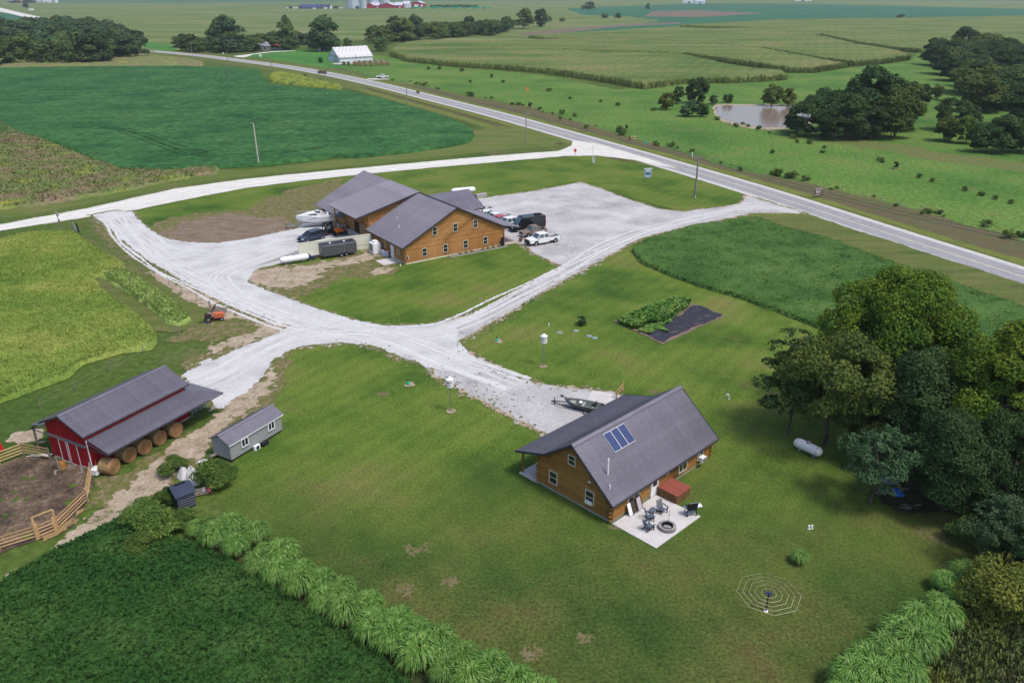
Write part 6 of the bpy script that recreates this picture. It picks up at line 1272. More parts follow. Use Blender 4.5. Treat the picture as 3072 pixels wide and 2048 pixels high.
for x,w_,m_,lb in((2.05,.55,M_white,'white board leaning on the log wall under the window'),(2.5,.5,mat('dark_brown_cushion',[g(.07,.05,.04)],rough=.8),'dark brown folded chair leaning beside the white board'),(3.25,.55,mat('pale_grey_cushion',[g(.40,.36,.38)],1,8,.2,rough=.8),'folded lounger with pale grey cushion by the log wall')):
    t=thing('folded_lounger' if m_ is not M_white else 'leaning_board',lb,'folded chair' if m_ is not M_white else 'board',tuple(HF.w(x,-.42,.1)),hA)
    part('cushion',t,m_,lambda b:b.prism([(-.12,.02),(-.06,.02),(.24,1.0),(.18,1.0)],-w_/2,w_/2,'x') if 0 else b.prism([(-.20,.05),(-.12,.05),(.26,1.05),(.18,1.05)],-w_/2,w_/2,'x'),bevel=.01)
    if m_ is not M_white: part('frame',t,M_dark,lambda b:(b.beam((-w_/2-.03,-.25,0),(-w_/2-.03,.22,1.2),.04),b.beam((w_/2+.03,-.25,0),(w_/2+.03,.22,1.2),.04),b.beam((-w_/2,.2,1.18),(w_/2,.2,1.18),.04)))
    else: part('edge',t,M_metal,lambda b:b.bb(-w_/2,w_/2,-.22,-.19,0,.05))
# ---- fishing boat behind the house ----
fb=R8(1650,500);t=thing('fishing_boat','small grey fishing boat with outboard gear on the gravel behind the house','boat',tuple(fb+Vector((.3,.9,0))),math.radians(158));t.scale=(.86,.86,.86)
st=[(-2.3,.85,.45,.95),(-.5,.9,.42,.98),(1.0,.75,.5,1.05),(1.9,.4,.7,1.15),(2.4,.03,1.0,1.22)];V=[];F=[]
for x,w,zk,zg in st: V+=[(x,-w*.7,zk),(x,w*.7,zk),(x,w,zg),(x,w-.07 if w>.1 else 0,zg),(x,w*.6,zk+.12),(x,-w*.6,zk+.12),(x,-w+.07 if w>.1 else 0,zg),(x,-w,zg)]
for i in range(4):
    for k in range(8): F.append((i*8+k,i*8+(k+1)%8,(i+1)*8+(k+1)%8,(i+1)*8+k))
F+=[tuple(range(8)),tuple(range(32,40))]
mb=MB();mb.add(V,F);mb.build('hull',mat('grey_green_hull',[g(.10,.12,.11)],rough=.4),t)
part('gunwale',t,M_metal,lambda b:(b.tube([(-2.3,-.85,.97),(-.5,-.9,1.0),(1,-.75,1.07),(1.9,-.4,1.17),(2.4,0,1.24)],.035,5),b.tube([(-2.3,.85,.97),(-.5,.9,1.0),(1,.75,1.07),(1.9,.4,1.17),(2.4,0,1.24)],.035,5)))
part('bench',t,M_conc2,lambda b:(b.bb(-.2,.1,-.75,.75,.75,.8),b.bb(1.0,1.7,-.4,.4,.85,.9),b.bb(-1.5,-1.2,-.75,.75,.75,.8)))
part('seat',t,M_dark,lambda b:(b.bb(-1.6,-1.15,-.25,.25,.95,1.05),b.bb(-1.68,-1.6,-.25,.25,1.0,1.5)));part('seat',t,M_white,lambda b:b.bb(.1,.5,-.25,.25,1.0,1.1));part('outboard_motor',t,M_dark,lambda b:(b.bb(-2.65,-2.35,-.18,.18,.9,1.35),b.bb(-2.55,-2.45,-.06,.06,.3,.9)),bevel=.02);part('trolling_motor',t,M_dark,lambda b:(b.beam((1.9,0,1.2),(2.7,.3,1.6),.07),b.bb(2.55,2.85,.2,.4,1.5,1.7)))
t=thing('boat_trailer','black trailer carrying the small grey fishing boat','trailer',tuple(fb+Vector((.3,.9,0))),math.radians(158));part('frame',t,M_dark,lambda b:(b.beam((-2,-.5,.35),(2,-.5,.35),.08),b.beam((-2,.5,.35),(2,.5,.35),.08),b.beam((2,-.5,.35),(3.6,0,.4),.08),b.beam((2,.5,.35),(3.6,0,.4),.08),b.beam((3.2,0,0),(3.2,0,.9),.08)))
for s in(-1,1): wheel(t,-.6,s*.95,.28,.18)
t=thing('wooden_railing','short wooden railing with a pale post at the concrete pad','railing',tuple(R8(1895,400)),math.radians(62));part('post',t,M_wood,lambda b:b.bb(-.06,.06,-.06,.06,0,1.1));part('post',t,M_wood,lambda b:b.bb(1.9,2.02,-.06,.06,0,1.35));part('rail',t,M_wood,lambda b:(b.bb(0,1.9,-.03,.03,.95,1.08)));part('rail',t,M_wood,lambda b:(b.bb(0,1.9,-.03,.03,.5,.6)))
# ================= lawn furniture of the property =================
def martin(u,v,vt,lab):
    b=G(u,v);h=htop(b,vt);t=thing('bird_house_pole',lab,'bird house',tuple(b));part('pole',t,M_metal,lambda q:q.tube([(0,0,0),(0,0,h-.9)],.06,6))
    def hs(q):
        for k in range(3): q.lathe([(.40,h-.9+.28*k),(.40,h-.87+.28*k),(.27,h-.868+.28*k),(.27,h-.63+.28*k)],8)
    part('house',t,M_white,hs);part('roof',t,M_white,lambda q:q.lathe([(.44,h-.1),(.03,h+.22)],8));part('entrance_holes',t,M_dark,lambda q:[q.box((.275*math.cos(a),.275*math.sin(a),h-.75+.28*k),(.03,.1,.1),rz=a) for k in range(3) for a in [j*math.pi/4 for j in range(8)]])
    sheet('bare_spot',disk(.5,12)+np.array(b[:2]),.063,M_dirt2,res=.1,jit=.25,js=2)
martin(1352,1235,1135,'white multi storey bird house on a pole left of the driveway');martin(1630.5,1100,1005,'white multi storey bird house on a pole right of the driveway')
def crl(): pass
M_teal=mat('green_plastic',[g(.02,.36,.24)],rough=.4)
for (u,v,lab) in((1224.5,1155,'small green plastic hydrant box in the lawn left of the left bird house'),(1490,1025,'small green plastic box in the lawn near the driveway fork')):
    b=G(u,v);t=thing('utility_box',lab,'utility box',tuple(b));part('box',t,M_teal,lambda q:q.lathe([(.2,0),(.2,.35),(.12,.42)],10));part('stem',t,M_dark,lambda q:q.tube([(0,.05,.4),(0,.05,.8)],.05,5));sheet('bare_spot',disk(.6,12)+np.array(b[:2])+[.2,0],.063,M_dirt2,res=.1,jit=.3,js=2)
for k,(a,b_) in enumerate(((1172,290),(1412,262),(1603,340),(1685,368))):
    b=G(1440+a/4.9,940+b_/4.9);lb=['greenish round lid left of the small shrub','greenish round lid touching the small shrub','greenish round lid, left one of the close pair','greenish round lid, right one of the close pair'][k]
    t=thing('tank_lid',lb,'lid',tuple(b),0,'round tank lids in the lawn');part('lid',t,mat('greenish_lid',[g(.20,.26,.24)],rough=.7) if k==0 else bpy.data.materials['greenish_lid'],lambda q:q.lathe([(.40,0),(.40,.1),(.34,.14)],16));part('riser',t,M_dark,lambda q:q.lathe([(.36,-.05),(.36,.0)],16))
def pipe(u,v,h,lab,bend=False,r=.06):
    b=G(u,v);t=thing('vent_pipe',lab,'pipe',tuple(b));part('pipe',t,M_white,lambda q:q.tube([(0,0,0),(0,0,h)]+([(-.08,0,h+.14),(-.22,0,h+.16),(-.3,0,h+.02)] if bend else []),r,8));part('collar',t,M_white,lambda q:q.lathe([(r*1.4,0),(r*1.4,.05)],8))
pipe(1440+1010/4.9,940+180/4.9,.35,'short white pipe sticking up left of the round shrub',r=.08);pipe(2186,1198,.5,'white bent vent pipe in the lawn right of the house roof',True,.07)
pipe(2426,1586,.35,'left one of two short white pipes in the right lawn',r=.09);pipe(2435,1585,.35,'right one of two short white pipes in the right lawn',r=.09);pipe(1024+408/2.297,512+658/2.297,.4,'short white pipe at the near corner of the log building',r=.08)
# rotary clothes line
b=G(2180+1025/8.711,1680+1335/8.711);h=htop(b,1680+860/8.711);ang0=0
oc=[(965,293),(1590,485),(1962,900),(1835,1272),(1262,1400),(605,1185),(268,775),(425,410)]
t=thing('rotary_clothes_line','octagonal rotary clothes line on a black post in the lawn','clothes line',tuple(b))
pts=[G(2180+x/8.711,1680+y/8.711,h)-Vector((b.x,b.y,0)) for x,y in oc];ctr_=sum(pts,Vector())/8;rad=sum((p-ctr_).xy.length for p in pts)/8
a0_=math.atan2((pts[0]-ctr_).y,(pts[0]-ctr_).x);print('clothesline h',h,'r',rad,'centre',ctr_)
pts=[Vector((rad*math.cos(a0_-k*math.pi/4),rad*math.sin(a0_-k*math.pi/4),h)) for k in range(8)]
part('base',t,M_white,lambda q:q.lathe([(.16,0),(.16,.06),(.08,.1)],10));part('post',t,M_dark,lambda q:q.tube([(0,0,.05),(0,0,h)],.055,8))
hub=part('hub',t,M_blue,lambda q:(q.lathe([(.1,h-.12),(.1,h+.05)],8),[q.beam((0,0,h+.0),(p*.12/1+Vector((0,0,h*.88))).to_tuple(),.05) for p in pts]))
for p in pts: part('arm',t,M_dark,lambda q:q.tube([(0,0,h-.03),p],.014,4))
M_line=mat('pale_cord',[g(.50,.56,.40)],rough=.6)
for k in range(1,6):
    f_=(.24,.43,.62,.81,1.)[k-1];part('line_loop',t,M_line,lambda q:[q.tube([Vector((p.x*f_,p.y*f_,h)),Vector((pts[(i+1)%8].x*f_,pts[(i+1)%8].y*f_,h))],.009,3,cap=False) for i,p in enumerate(pts)])
# ================= corral =================
ZC=Z(0,1300,4.3556)
def rail_fence(lab,pts,name='corral_fence',hh=(.35,.66,.97,1.28),post=1.4,m=None):
    m=m or M_wood;o=pts[0];t=thing(name,lab,'fence',tuple(o));loc=[p-o for p in pts]
    for i,p in enumerate(loc): part('post',t,M_wood if i%2 else M_wgrey,lambda b:b.bb(p.x-.06,p.x+.06,p.y-.06,p.y+.06,0,post))
    for a,b_ in zip(loc[:-1],loc[1:]):
        for z in hh: part('rail',t,m,lambda b:b.beam((a.x,a.y,z),(b_.x,b_.y,z),.05,.09))
    return t
PB_=[ZC(1205,545),ZC(1150,895)];PC_=[ZC(1143,905),ZC(765,1275)];
rail_fence('new wooden rail fence panel at the near barn corner',PB_);rail_fence('new wooden rail fence panel between the barn corner panel and the gate',PC_)
rail_fence('rust streaked rail fence panel running off the left picture edge',[ZC(480,1385),ZC(0,1535),ZC(-300,1628)])
rail_fence('wooden rail fence from the far barn corner to the left',[ZC(660,350),ZC(318,285)]);rail_fence('wooden rail fence slanting to the left edge beside the red machine',[ZC(312,287),ZC(0,405),ZC(-250,495)])
a,b_=ZC(760,1278),ZC(495,1390);o=a;t=thing('corral_gate','wooden gate between tall posts joined by a top beam','gate',tuple(o));d=b_-a
for p in(Vector((0,0,0)),d,Vector((0,0,0))+d*.09,d*.91): part('post',t,M_wood,lambda b:b.bb(p.x-.07,p.x+.07,p.y-.07,p.y+.07,0,2.15 if p.length<.1 or (p-d).length<.1 else 1.5))
part('top_beam',t,M_wood,lambda b:b.beam((0,0,2.2),(d.x,d.y,2.2),.08,.1))
for z in(.35,.66,.97,1.28): part('rail',t,M_wood,lambda b:b.beam((d.x*.08,d.y*.08,z),(d.x*.92,d.y*.92,z),.05,.09))
c=ZC(830,465);t=thing('feed_barrel','rusty orange barrel with hay at the barn doors','barrel',tuple(c));part('shell',t,mat('rusty_orange',[g(.30,.13,.04),g(.40,.20,.07)],3,8,.2,rough=.8),lambda b:b.lathe([(.3,0),(.31,.3),(.3,.35),(.31,.6),(.3,.85),(.26,.86),(.25,.7)],14));part('hay',t,M_hay,lambda b:b.lathe([(.25,.7),(.1,.78),(.02,.8)],10))
c=ZC(790,490);t=thing('leaning_post','grey weathered post standing in a wooden frame by the barn doors','post',tuple(c));part('post',t,M_wgrey,lambda b:b.beam((0,0,0),(-.25,.1,1.7),.16));part('collar',t,M_dark,lambda b:b.beam((-.24,.1,1.62),(-.26,.1,1.74),.2))
t=thing('ground_frame','flat weathered timber frame on the mud by the barn doors','frame',tuple(ZC(900,510)),.5);part('timber',t,M_wgrey,lambda b:(b.bb(-1.2,1.2,-.9,-.7,0,.14),b.bb(-1.2,-1.0,-.7,.9,0,.14)));part('timber',t,M_wgrey,lambda b:(b.bb(1.0,1.2,-.7,.9,0,.14),b.bb(-1.0,1.0,.7,.9,0,.14)))
t=thing('white_board','long white board lying by the far corral fence','board',tuple(ZC(500,300)),.1);part('board',t,M_white,lambda b:b.bb(-1.1,1.1,-.12,.12,.02,.07));part('board',t,M_white,lambda b:b.bb(-.8,1.2,.2,.32,.02,.07))
t=thing('white_cooler','white chest cooler tilted against the red barn corner','cooler',tuple(ZC(1275,530)),bA+.2);part('chest',t,M_white,lambda b:b.bb(-.45,.35,-.35,.35,.12,.62),bevel=.03);part('lid',t,M_white,lambda b:b.bb(-.47,.37,-.37,.37,.63,.7));part('base',t,M_dark,lambda b:b.bb(-.45,.35,-.35,.35,0,.11));part('handle',t,M_or,lambda b:b.beam((.35,.3,.7),(.45,.35,1.15),.04))
t=thing('red_machine','bright red farm machine cut by the left picture edge','machine',tuple(ZC(-40,290)));part('body',t,mat('bright_red_paint',[g(.5,.02,.02)],rough=.4),lambda b:b.prism([(-1.2,.4),(.45,.4),(.25,1.3),(-1.2,1.5)],-.6,.6,'y'),bevel=.04);part('wheel',t,M_tyre,lambda b:b.lathe([(.4,-.12),(.4,.12)],14,c=(-.4,-.75,.4),ax='y'))
for k,(x,y,r) in enumerate(((300,640,.4),(320,910,.6),(600,810,.25),(250,1180,.5),(150,740,.4),(900,640,.3))):
    pass
# straw litter round the corral
sheet('straw_litter',np.concatenate([PG(ZC,[(560,1330),(700,1290),(760,1230),(900,1120),(1120,960),(1170,900),(1120,1000),(1000,1130),(880,1230),(700,1360),(560,1430)])]),.07,mat('straw_litter',[g(.30,.20,.09),g(.20,.14,.07)],.8,6,.3,rough=1),res=.15,jit=.7,js=1.2)
# ================= playhouse, sheeting, rubbish =================
ZQ=Z(470,1300,6.031)
M_nav=mat('navy_plastic',[g(.035,.045,.075),g(.045,.055,.09)],.8,3,.1,rough=.35)
a,b_=ZQ(410,1420),ZQ(720,1300);dd=b_-a;pa=math.atan2(dd.y,dd.x);Lp=dd.length
t=thing('plastic_shed','small dark navy plastic shed among scrub by the dirt track','shed',tuple(a),pa)
Wp=2.0;part('wall',t,M_nav,lambda b:b.prism([(0,0),(Wp,0),(Wp,1.5),(Wp/2,1.95),(0,1.5)],0,Lp,'x'))
for k in range(6): part('clapboard',t,M_metal if k<0 else M_nav,lambda b:b.beam((0,-.02,.18+.24*k),(Lp,-.02,.18+.24*k),.05,.05))
for k in range(6): part('light_seam',t,M_conc2,lambda b:b.beam((.02,-.03,.3+.24*k),(Lp-.02,-.03,.3+.24*k),.02,.018))
rf=part('roof',t,M_nav,lambda b:(b.prism([(-.15,1.43),(Wp/2,2.0),(Wp+.15,1.43),(Wp+.15,1.5),(Wp/2,2.08),(-.15,1.5)],-.15,Lp+.15,'x')));part('ridge_tile',rf,M_dark,lambda b:b.beam((.3,Wp/2,2.1),(Lp-.3,Wp/2,2.1),.25,.06));part('door',t,M_dark,lambda b:b.bb(Lp+.0,Lp+.04,.5,1.5,.1,1.4))
M_sheet=mat('white_plastic_sheet',[g(.42,.41,.43),g(.56,.55,.57),g(.64,.63,.65)],1.2,6,.15,rough=.45,bump=.6,bs=4)
def blob(lab,c,s,seed,m=M_sheet,name='plastic_sheeting',cat='sheeting',ang=0):
    rs=np.random.RandomState(seed);n,mm=16,9;V=[];F=[]
    for i in range(mm):
        for j in range(n):
            a=2*math.pi*j/n;r=(i/(mm-1));h=(1-r**2.2)*(.6+.7*vn(np.array([math.cos(a)*2+seed+r*3]),np.array([math.sin(a)*2+r*4]),seed)[0]);rr=r*(.8+.35*vn(np.array([math.cos(a)*1.5+seed]),np.array([math.sin(a)*1.5]),seed+2)[0])
            V.append((math.cos(a)*rr*s[0],math.sin(a)*rr*s[1],h*s[2]+.01))
    for i in range(mm-1):
        for j in range(n): F.append((i*n+j,i*n+(j+1)%n,(i+1)*n+(j+1)%n,(i+1)*n+j))
    t=thing(name,lab,cat,tuple(c),ang);b=MB();b.add(V,F);b.build('sheet',m,t);part('weight',t,M_wgrey,lambda q:q.beam((-s[0]*.7,s[1]*.2,.1),(s[0]*.3,s[1]*.5,s[2]*.5),.1));return t
blob('crumpled white plastic sheet standing by the track, leftmost of the heap',ZQ(500,790),(.75,.55,1.0),1);blob('long draped white plastic sheet beside the leftmost one',ZQ(650,790),(.6,1.1,1.0),2,ang=.3);blob('small white plastic sheet nearest the grey shed',ZQ(850,545),(.8,.5,.45),3);blob('low dirty white sheet below the long draped one',ZQ(700,890),(.5,.6,.35),5)
t=thing('pallet_pile','pile of grey slats with a pink bag behind the dark plastic shed','pallets',tuple(ZQ(790,1090)),.4)
for k in range(7): part('slat',t,M_wgrey,lambda b:b.bb(-.9,.7,-.5+.16*k,-.4+.16*k,.2+.02*(k%3),.24+.02*(k%3)))
part('bag',t,mat('pink_bag',[g(.55,.12,.14)],rough=.7),lambda b:b.bb(.55,.95,-.3,.35,.1,.4),bevel=.08);part('bag',t,mat('grey_blue_bag',[g(.28,.30,.36)],rough=.7),lambda b:b.bb(.2,.5,-.35,.35,.25,.45),bevel=.06)
t=thing('wooden_bench','small dark wooden bench at the grey shed end','bench',tuple(ZQ(1065,450)),.8);part('seat',t,M_wgrey,lambda b:b.bb(-.5,.5,-.2,.2,.42,.48));part('leg',t,M_wgrey,lambda b:b.bb(-.45,-.38,-.18,.18,0,.42));part('leg',t,M_wgrey,lambda b:b.bb(.38,.45,-.18,.18,0,.42))
# junk pile under the blue tree
ZJ=Z(2560,1420,9.8);M_tarp=mat('blue_tarp',[g(.02,.13,.50),g(.03,.18,.6)],1,4,.2,rough=.5,bump=.5)
t=thing('white_table_top','dull white sheet of board lying on the junk pile under the small tree','board',tuple(ZJ(960,400)),.1);part('board',t,mat('dull_white_board',[g(.42,.42,.48)],rough=.7),lambda b:b.box((0,0,.75),(1.6,1.1,.06)));part('prop',t,M_wgrey,lambda b:(b.bb(-.7,-.6,-.4,.4,0,.72),b.bb(.6,.7,-.4,.4,0,.72)))
blob('bright blue tarpaulin crumpled on the junk pile',ZJ(1240,600),(.9,.55,.5),8,M_tarp,'tarpaulin','tarpaulin',-.5);blob('small blue tarpaulin scrap left of the bright one',ZJ(990,590),(.4,.3,.25),9,M_tarp,'tarpaulin','tarpaulin')
t=thing('plank','brown plank leaning on the blue tarpaulin','plank',tuple(ZJ(1330,520)),-.8);part('board',t,M_wgrey,lambda b:b.beam((-.8,0,.15),(.8,0,.6),.3,.06));part('nail_strip',t,M_metal,lambda b:b.beam((-.8,0,.19),(-.7,0,.22),.3,.02))
t=thing('scrap_heap','heap of pale firewood and scrap under the small tree','firewood',tuple(ZJ(880,640)));rs_=random.Random(4)
for k in range(22):
    x,y,z=rs_.uniform(-.9,.9),rs_.uniform(-.35,.4),rs_.uniform(.05,.4);a=rs_.uniform(-.5,.5)+1.2;part('stick',t,M_conc2 if k%3 else M_wgrey,lambda b:b.beam((x,y,z),(x+.45*math.cos(a),y+.45*math.sin(a),z+.05),.09))
t=thing('scrap_heap','low heap of grey branches right of the junk pile','branches',tuple(ZJ(1560,1000)))
for k in range(16):
    x,y,z=rs_.uniform(-.9,.9),rs_.uniform(-.3,.3),rs_.uniform(.03,.2);a=rs_.uniform(-.4,.4);part('stick',t,M_wgrey,lambda b:b.beam((x,y,z),(x+.6*math.cos(a),y+.6*math.sin(a),z+.08),.05))
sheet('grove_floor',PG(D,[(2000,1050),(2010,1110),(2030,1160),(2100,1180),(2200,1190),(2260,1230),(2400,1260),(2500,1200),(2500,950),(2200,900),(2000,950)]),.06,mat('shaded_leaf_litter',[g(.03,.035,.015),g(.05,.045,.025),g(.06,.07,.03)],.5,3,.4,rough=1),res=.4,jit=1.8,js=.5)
# ================= old machinery by the wire fence =================
ZM=Z(560,860,11.2);c=ZM(950,1150);M_rust=mat('rusty_steel',[g(.10,.06,.045),g(.16,.09,.06)],2,8,.3,rough=.9)
t=thing('old_tractor','small rusty tractor with orange red hood beside the fence','tractor',tuple(c),.35)
part('hood',t,mat('faded_orange_red',[g(.42,.10,.045),g(.50,.15,.07)],2,6,.2,rough=.6),lambda b:b.prism([(-.1,.5),(1.3,.5),(1.35,.95),(1.1,1.15),(0,1.2)],-.38,.38,'y'),bevel=.04);part('frame',t,M_dark,lambda b:(b.bb(-1.2,.9,-.3,.3,.3,.6),b.beam((-.2,0,1.0),(-.45,0,1.45),.05),b.beam((-1.3,-.5,.3),(-2.1,-.7,.35),.08)));part('seat',t,M_dark,lambda b:(b.bb(-1.0,-.6,-.25,.25,.85,.95),b.bb(-1.1,-1.0,-.25,.25,.9,1.25)));part('fender',t,mat('maroon_paint',[g(.16,.03,.06)],rough=.6),lambda b:(b.bb(-1.2,-.4,-.62,-.45,.8,.9),b.bb(-1.2,-.4,.45,.62,.8,.9)))
for x,y,r in((-.8,.62,.48),(-.8,-.62,.48),(.9,.45,.28),(.9,-.45,.28)): wheel(t,x,y,r,.2)
t=thing('scrap_boards','stack of weathered boards and a post behind the old tractor','boards',tuple(ZM(1050,860)),-.2)
for k in range(6): part('board',t,M_wgrey,lambda b:b.beam((-1.1,-.4+.16*k,.15+.08*k),(1.3,-.3+.14*k,.3+.06*k),.16,.05))
part('post',t,M_wgrey,lambda b:b.beam((-1.0,.1,0),(-1.15,.1,1.6),.1));part('sheet',t,M_dark,lambda b:b.beam((-.9,0,.1),(-.2,.1,1.2),.7,.04))
t=thing('hitch_bar','pale metal bar lying in front of the old tractor','bar',tuple(ZM(590,1250)),-.5);part('bar',t,M_metal,lambda b:b.beam((-.7,0,.12),(.8,0,.15),.08));part('foot',t,M_metal,lambda b:b.box((.8,0,.1),(.15,.3,.2)))
# ================= wire fence posts by the meadow =================
t=thing('wire_fence','wire fence on thin dark posts along the meadow','fence',(0,0,0))
fp=[R4(640,480),R4(728,540),R4(815,590),R4(895,645),R4(978,700),R4(1068,738),R4(1165,790),R4(1255,855),R4(1360,905),R4(1445,960)]
fq=[R4(1240,1140),R7(990,85),R7(758,215),R7(525,340),R7(278,460)]
for seq in(fp,fq):
    for p in seq:
        o=part('post',t,M_pole,lambda b:b.tube([(0,0,0),(.02,0,1.35)],.045,5));o.location=p
    for a,b_ in zip(seq[:-1],seq[1:]):
        part('wire',t,M_metal,lambda b:[b.tube([a+Vector((0,0,z)),b_+Vector((0,0,z))],.006,3,cap=False) for z in(.5,1.1)])
# entrance post with lamp, old gate by the gravel road
p=R4(425,430);t=thing('entrance_post','dark timber post with a lamp beside the gravel road','post',tuple(p));part('post',t,M_wgrey,lambda b:b.bb(-.12,.12,-.12,.12,0,2.6));part('arm',t,M_dark,lambda b:b.beam((0,0,2.6),(-.3,.2,3.6),.08));part('lamp',t,M_metal,lambda b:b.lathe([(.05,3.55),(.25,3.7),(.22,3.95),(.05,4.05)],8,c=(-.3,.2,0)));part('sign_plate',t,M_dark,lambda b:b.bb(-.05,.05,-.3,.3,3.2,3.45))
p=R4(540,425);t=thing('old_wheel_frame','dark posts with pale boards leaning beside the driveway entrance','gate post',tuple(p));part('post',t,M_dark,lambda b:b.beam((0.1,0,0),(0,0,1.7),.18));part('post',t,M_dark,lambda b:b.beam((-.9,.4,0.1),(-1.05,.4,2.1),.15));part('board',t,M_metal,lambda b:b.beam((-.2,0,.1),(-1.0,.3,1.9),.18,.06));part('board',t,M_metal,lambda b:b.beam((-.7,.2,.1),(-1.1,.35,1.5),.12,.06))
t=thing('fallen_pole','thin brown pole lying between the entrance post and the old gate','pole',tuple(R4(440,425)));part('pole',t,M_rust,lambda b:b.beam((0,0,.1),(3.6,2.6,.9),.1));part('knot',t,M_rust,lambda b:b.box((0,0,.08),(.25,.25,.16)))
for u,v,lab in((1208,1115,'bare thin post left of the meadow path end'),(1232,1120,'bare thin post right of its twin at the meadow path end')):
    p=R4(u,v);t=thing('metal_stake',lab,'stake',tuple(p));part('stake',t,M_pole,lambda b:b.tube([(0,0,0),(.03,0,1.0)],.05,5));part('cap',t,M_metal,lambda b:b.box((.03,0,1.02),(.12,.12,.06)))
# ================= utility poles and wires =================
def pole(ub,vb,vt,lab,arm=True,lean=0,r=.15,ma=0,m=None):
    b=G(ub,vb);h=htop(b,vt);t=thing('utility_pole',lab,'utility pole',tuple(b),ma)
    part('pole',t,m or M_pole,lambda q:q.tube([(0,0,0),(lean,0,h)],[r*1.15,r*.75],8))
    if arm:
        part('crossarm',t,M_pole,lambda q:q.beam((lean-1.1,0,h-.5),(lean+1.1,0,h-.5),.1,.12));part('insulator',t,M_metal,lambda q:[q.lathe([(.06,h-.44),(.08,h-.3),(.03,h-.2)],6,c=(lean+x,0,0)) for x in(-1,0,1)])
        part('brace',t,M_metal,lambda q:(q.beam((lean-.6,0,h-.5),(lean,0,h-1.0),.04),q.beam((lean+.6,0,h-.5),(lean,0,h-1.0),.04)))
    return b+Vector((0,0,h-.5)),t
hwa=math.atan2(ctr[-1].y-ctr[-4].y,ctr[-1].x-ctr[-4].x)+math.pi/2
tops={}
tops['p1'],t1=pole(2084.5,591,465,'utility pole with crossarm and white cutout nearest the lot entrance',lean=0,r=.2,ma=hwa)
part('cutout',t1,M_white,lambda q:q.beam((1.5,0,8.0),(1.75,0,9.2),.12)) if False else None
hh=tops['p1'].z
part('cutout_arm',t1,M_pole,lambda q:q.beam((0,0,hh-.3),(-1.5,0,hh+.1),.08));part('cutout',t1,M_white,lambda q:q.tube([(-1.5,0,hh+.1),(-1.75,0,hh+1.2)],.09,6))
tops['p2'],_=pole(1578,431,336,'utility pole beside the highway left of the gravel road junction',ma=hwa)
tops['p3'],_=pole(1222,318,244,'utility pole between highway and soybean field corner',ma=hwa,arm=False)
tops['p4'],_=pole(977,250,188,'utility pole next to the brown road sign',ma=hwa,arm=False)
tops['p5'],_=pole(813,203,155,'utility pole on the verge below the green farm lawn',ma=hwa,arm=False)
tops['p6'],_=pole(686,202,152,'short utility pole left of the farm driveway',ma=hwa,arm=False)
tops['p7'],_=pole(580,184,127,'pale utility pole with crossarm near the highway bend',ma=0,m=M_metal)
tops['p8'],_=pole(462,160,125,'thin pole at the right edge of the left wood',ma=0,arm=False,r=.12)
tops['p9'],_=pole(793,158,118,'pale pole in front of the white farmhouse',arm=False,m=M_metal,r=.13)
b=G(777,497);h=htop(b,370);t=thing('light_pole','tall pale pole with a lamp at the soybean field edge','light pole',tuple(b));part('pole',t,mat('pale_pole',[g(.42,.41,.38)],2,5,.1,rough=.8),lambda q:q.tube([(0,0,0),(-.15,.1,h)],[.2,.13],8));part('lamp',t,M_metal,lambda q:(q.beam((-.15,.1,h-.1),(-.6,.2,h+.1),.08),q.lathe([(.05,h-.1),(.2,h),(.16,h+.2)],8,c=(-.65,.2,0))))
def wires(lab,seq,off):
    t=thing('power_line',lab,'power line',tuple(seq[0]));
    for k,dx in enumerate(off):
        def f(q):
            for a,b_ in zip(seq[:-1],seq[1:]):
                P=[];
                for i in range(9): u=i/8;p=a*(1-u)+b_*u;p=p+Vector((dx*math.cos(hwa),dx*math.sin(hwa),.25-1.0*4*u*(1-u)));P.append(p-seq[0])
                q.tube(P,.045,3,cap=False)
        part('wire',t,M_pole,f)
pe=tops['p1']+(tops['p1']-tops['p2'])*1.0;pe.z=tops['p1'].z
wires('thin power wires strung along the highway poles',[tops[k] for k in('p5','p4','p3','p2','p1')]+[pe],(-1,1))
# ================= signs =================
def signp(b,h,w,hp,lab,m,name='road_sign',posts=1,ang=0,draw=None,pm=None):
    t=thing(name,lab,'sign',tuple(b),ang)
    for x in((0,) if posts==1 else (-w*.4,w*.4)): part('post',t,pm or M_metal,lambda q:q.bb(x-.04,x+.04,.02,.08,0,h+ (hp*.9 if posts==1 else hp)))
    part('panel',t,m,lambda q:q.bb(-w/2,w/2,-.02,.015,h,h+hp))
    if draw: draw(t,h)
    return t
def text(parent,s,x,y,z,size,m,name='lettering'):
    cu=bpy.data.curves.new(name,'FONT');cu.body=s;cu.size=size;cu.align_x='CENTER';cu.align_y='CENTER';cu.extrude=.004;cu.materials.append(m)
    o=bpy.data.objects.new(name,cu);sc.collection.objects.link(o);bpy.context.view_layer.update();me=bpy.data.meshes.new_from_object(o.evaluated_get(bpy.context.evaluated_depsgraph_get()));bpy.data.objects.remove(o);me.name=name
    o=ob(name,me,parent);o.location=(x,y,z);o.rotation_euler=(math.pi/2,0,0);return o
M_sy=mat('sign_yellow',[g(.62,.52,.22)],rough=.5);M_sg=mat('sign_green',[g(.01,.35,.28)],rough=.5);M_sr=mat('sign_red',[g(.5,.01,.02)],rough=.5);M_sb=mat('sign_brown',[g(.10,.055,.045)],rough=.6);M_sbl=mat('sign_light_blue',[g(.30,.42,.60)],rough=.5)
b=G(1725,478);h=htop(b,447);t=thing('stop_sign','red octagonal stop sign where the gravel road meets the highway','stop sign',tuple(b),.3)
part('post',t,M_metal,lambda q:q.bb(-.04,.04,.02,.08,0,h));part('panel',t,M_sr,lambda q:q.lathe([(.45,-.01),(.45,.012)],8,c=(0,0,h-.4),ax='y'));text(t,'STOP',0,-.016,h-.4,.30,M_white)
